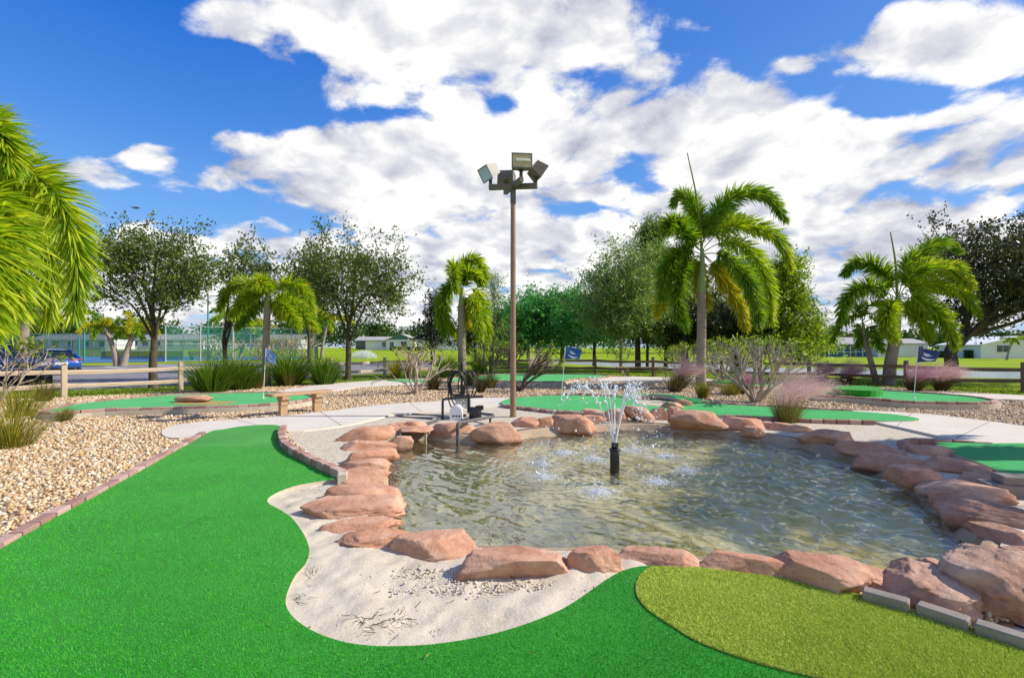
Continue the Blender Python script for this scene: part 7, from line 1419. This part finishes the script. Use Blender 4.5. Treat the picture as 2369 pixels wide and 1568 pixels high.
# ------------------------------------------------------------------ tennis court furniture
def chain_fence(label, A, B, h, step, mat, screen=None):
    A, B = np.array(A), np.array(B); t = thing('chain_link_fence', label, 'fence', (A[0], A[1], 0)); v = B - A; Ln = np.linalg.norm(v); n = max(2, int(round(Ln / step)) + 1); z = terrain(np.array([A + v * s for s in np.linspace(0, 1, n)]))
    for k, s in enumerate(np.linspace(0, 1, n)): q = v * s; m = MB(); m.tube([(q[0], q[1], z[k] - .1), (q[0], q[1], z[k] + h)], .055, 8); m.build('post', M[mat], t)
    for hz in (h - .03, h * .5, .08): m = MB(); m.tube([(0, 0, z[0] + hz), (v[0], v[1], z[-1] + hz)], .032, 6); m.build('rail', M[mat], t)
    m = MB(); m.add(np.array([(0, 0, z[0] + .05), (v[0], v[1], z[-1] + .05), (v[0], v[1], z[-1] + h - .03), (0, 0, z[0] + h - .03)]) + [0, .03, 0], [np.arange(4)]); m.build('wire_mesh', M['chain'], t)
    if screen: m = MB(); m.add(np.array([(0, 0, z[0] + .1), (v[0] * screen, v[1] * screen, z[0] + .1), (v[0] * screen, v[1] * screen, z[0] + h - .1), (0, 0, z[0] + h - .1)]) + [0, .07, 0], [np.arange(4)]); m.build('windscreen', M['screen'], t)
    return t
A_, B_ = g(-250, 825.5, GZ), g(735, 825.5, GZ); chain_fence('tall chain link fence along the far side of the tennis court', A_[:2], B_[:2], 3.6, 3.4, 'fence_grey', .50)
A_, B_ = g(383, 837, GZ), g(735, 831.5, GZ); chain_fence('tall grey chain link fence between the tennis court and the road', A_[:2], B_[:2], 3.7, 3.0, 'fence_grey')
A_, B_ = g(735, 831.5, GZ), g(735, 825.8, GZ); chain_fence('end panel of the court fence behind the palm pair', A_[:2], B_[:2], 3.6, 4.0, 'fence_teal')
A_, B_ = g(234, 832, GZ), g(421, 832, GZ); t = thing('tennis_net', 'dark tennis net with a white top band on the blue court', 'tennis net', (A_[0], A_[1], GZ + .03)); v = B_ - A_
for s in (0, 1): m = MB(); m.tube([(v[0] * s, v[1] * s, 0), (v[0] * s, v[1] * s, 1.12)], .06, 8); m.build('post', M['fence_teal'], t)
m = MB(); m.add(np.array([(0, 0, .05), (v[0], v[1], .05), (v[0], v[1], 1.02), (0, 0, 1.02)]), [np.arange(4)]); m.build('net', M['net'], t); m = MB(); m.bar((0, 0, 1.05), (v[0], v[1], 1.05), .03, .08); m.build('top_band', M['white_trim'], t)
for px_, py_, hh, lab in ((195, 837, 4.9, 'teal court light pole beside the blue sedan'), (481, 834, 7.2, 'tall dark court light pole left of the flat crowned palm'), (183, 827, 5.2, 'thin teal court light pole behind the blue sedan')):
    q = g(px_, py_, GZ); t = thing('court_light', lab, 'light pole', q); m = MB(); m.tube([(0, 0, 0), (0, 0, hh)], [.10, .07], 10); m.build('pole', M['fence_teal'], t); m = MB(); m.bar((-.1, 0, hh), (1.3, 0, hh + .06), .07, .07); m.box((1.25, 0, hh + .0), (.5, .3, .13), bev=.03); m.build('lamp_head', M['fence_teal'], t)
a, b = g(437, 835, GZ), g(490, 835, GZ); c = (a + b) / 2; t = thing('park_bench', 'brown slatted bench with a backrest by the tennis court', 'bench', (c[0], c[1], GZ)); w_ = b[0] - a[0]
m = MB(); [m.box((0, k * .13, .46), (w_, .10, .04)) for k in range(4)]; m.build('seat', M['bench_wood'], t); m = MB(); [m.box((0, -.08 - k * .02, .62 + k * .13), (w_, .03, .10)) for k in range(4)]; m.build('backrest', M['bench_wood'], t)
for s in (-1, 1): m = MB(); m.box((s * w_ * .42, .16, .23), (.07, .5, .46)); m.box((s * w_ * .42, -.06, .7), (.06, .05, .6)); m.build('leg', M['fence_teal'], t)
# white water spray beyond the road
q = g(842, 829, GZ); r = np.random.default_rng(8); n = 1500; a = r.uniform(0, PI, n); rr = r.beta(2, 1.4, n) * 1.9; P = np.c_[np.cos(a) * rr * 1.0, r.normal(size=n) * .5, np.sin(a) * rr * .58]; m = MB(); ball(m, P, r.uniform(.015, .05, n)); o = m.build('fountain_spray', M['foam']); o.location = q; tag(o, 'low white water spray on the grass beyond the road', 'spray', kind='stuff')
# ------------------------------------------------------------------ bird
q = at(315, 482, 38); t_ = MB(); s = 38 / F
sp = np.linspace(-1, 1, 21); C_ = np.c_[sp * 15.5 * s, np.zeros(21), (.20 - .28 * np.abs(np.abs(sp) - .0) + .55 * np.abs(sp) ** 1.5) * 5 * s]; cw = (.16 * (1 - np.abs(sp) ** 2.2) + .02)
t_.add(np.r_[C_ + np.c_[np.zeros(21), cw, np.zeros(21)], C_ - np.c_[np.zeros(21), cw, np.zeros(21)]], [np.stack([np.arange(20), 21 + np.arange(20), 22 + np.arange(20), 1 + np.arange(20)], 1)], 0, True)
t_.tube([(0, .42, C_[10, 2] - .02), (0, .30, C_[10, 2]), (0, .05, C_[10, 2] + .01), (0, -.28, C_[10, 2]), (0, -.48, C_[10, 2] - .01)], [.02, .05, .085, .06, .012], 8)
o = t_.build('soaring_bird', M['bird']); o.location = q; o.rotation_euler = (.25, .18, .1); tag(o, 'black bird gliding with spread wings in the blue sky above the dark oak', 'bird')
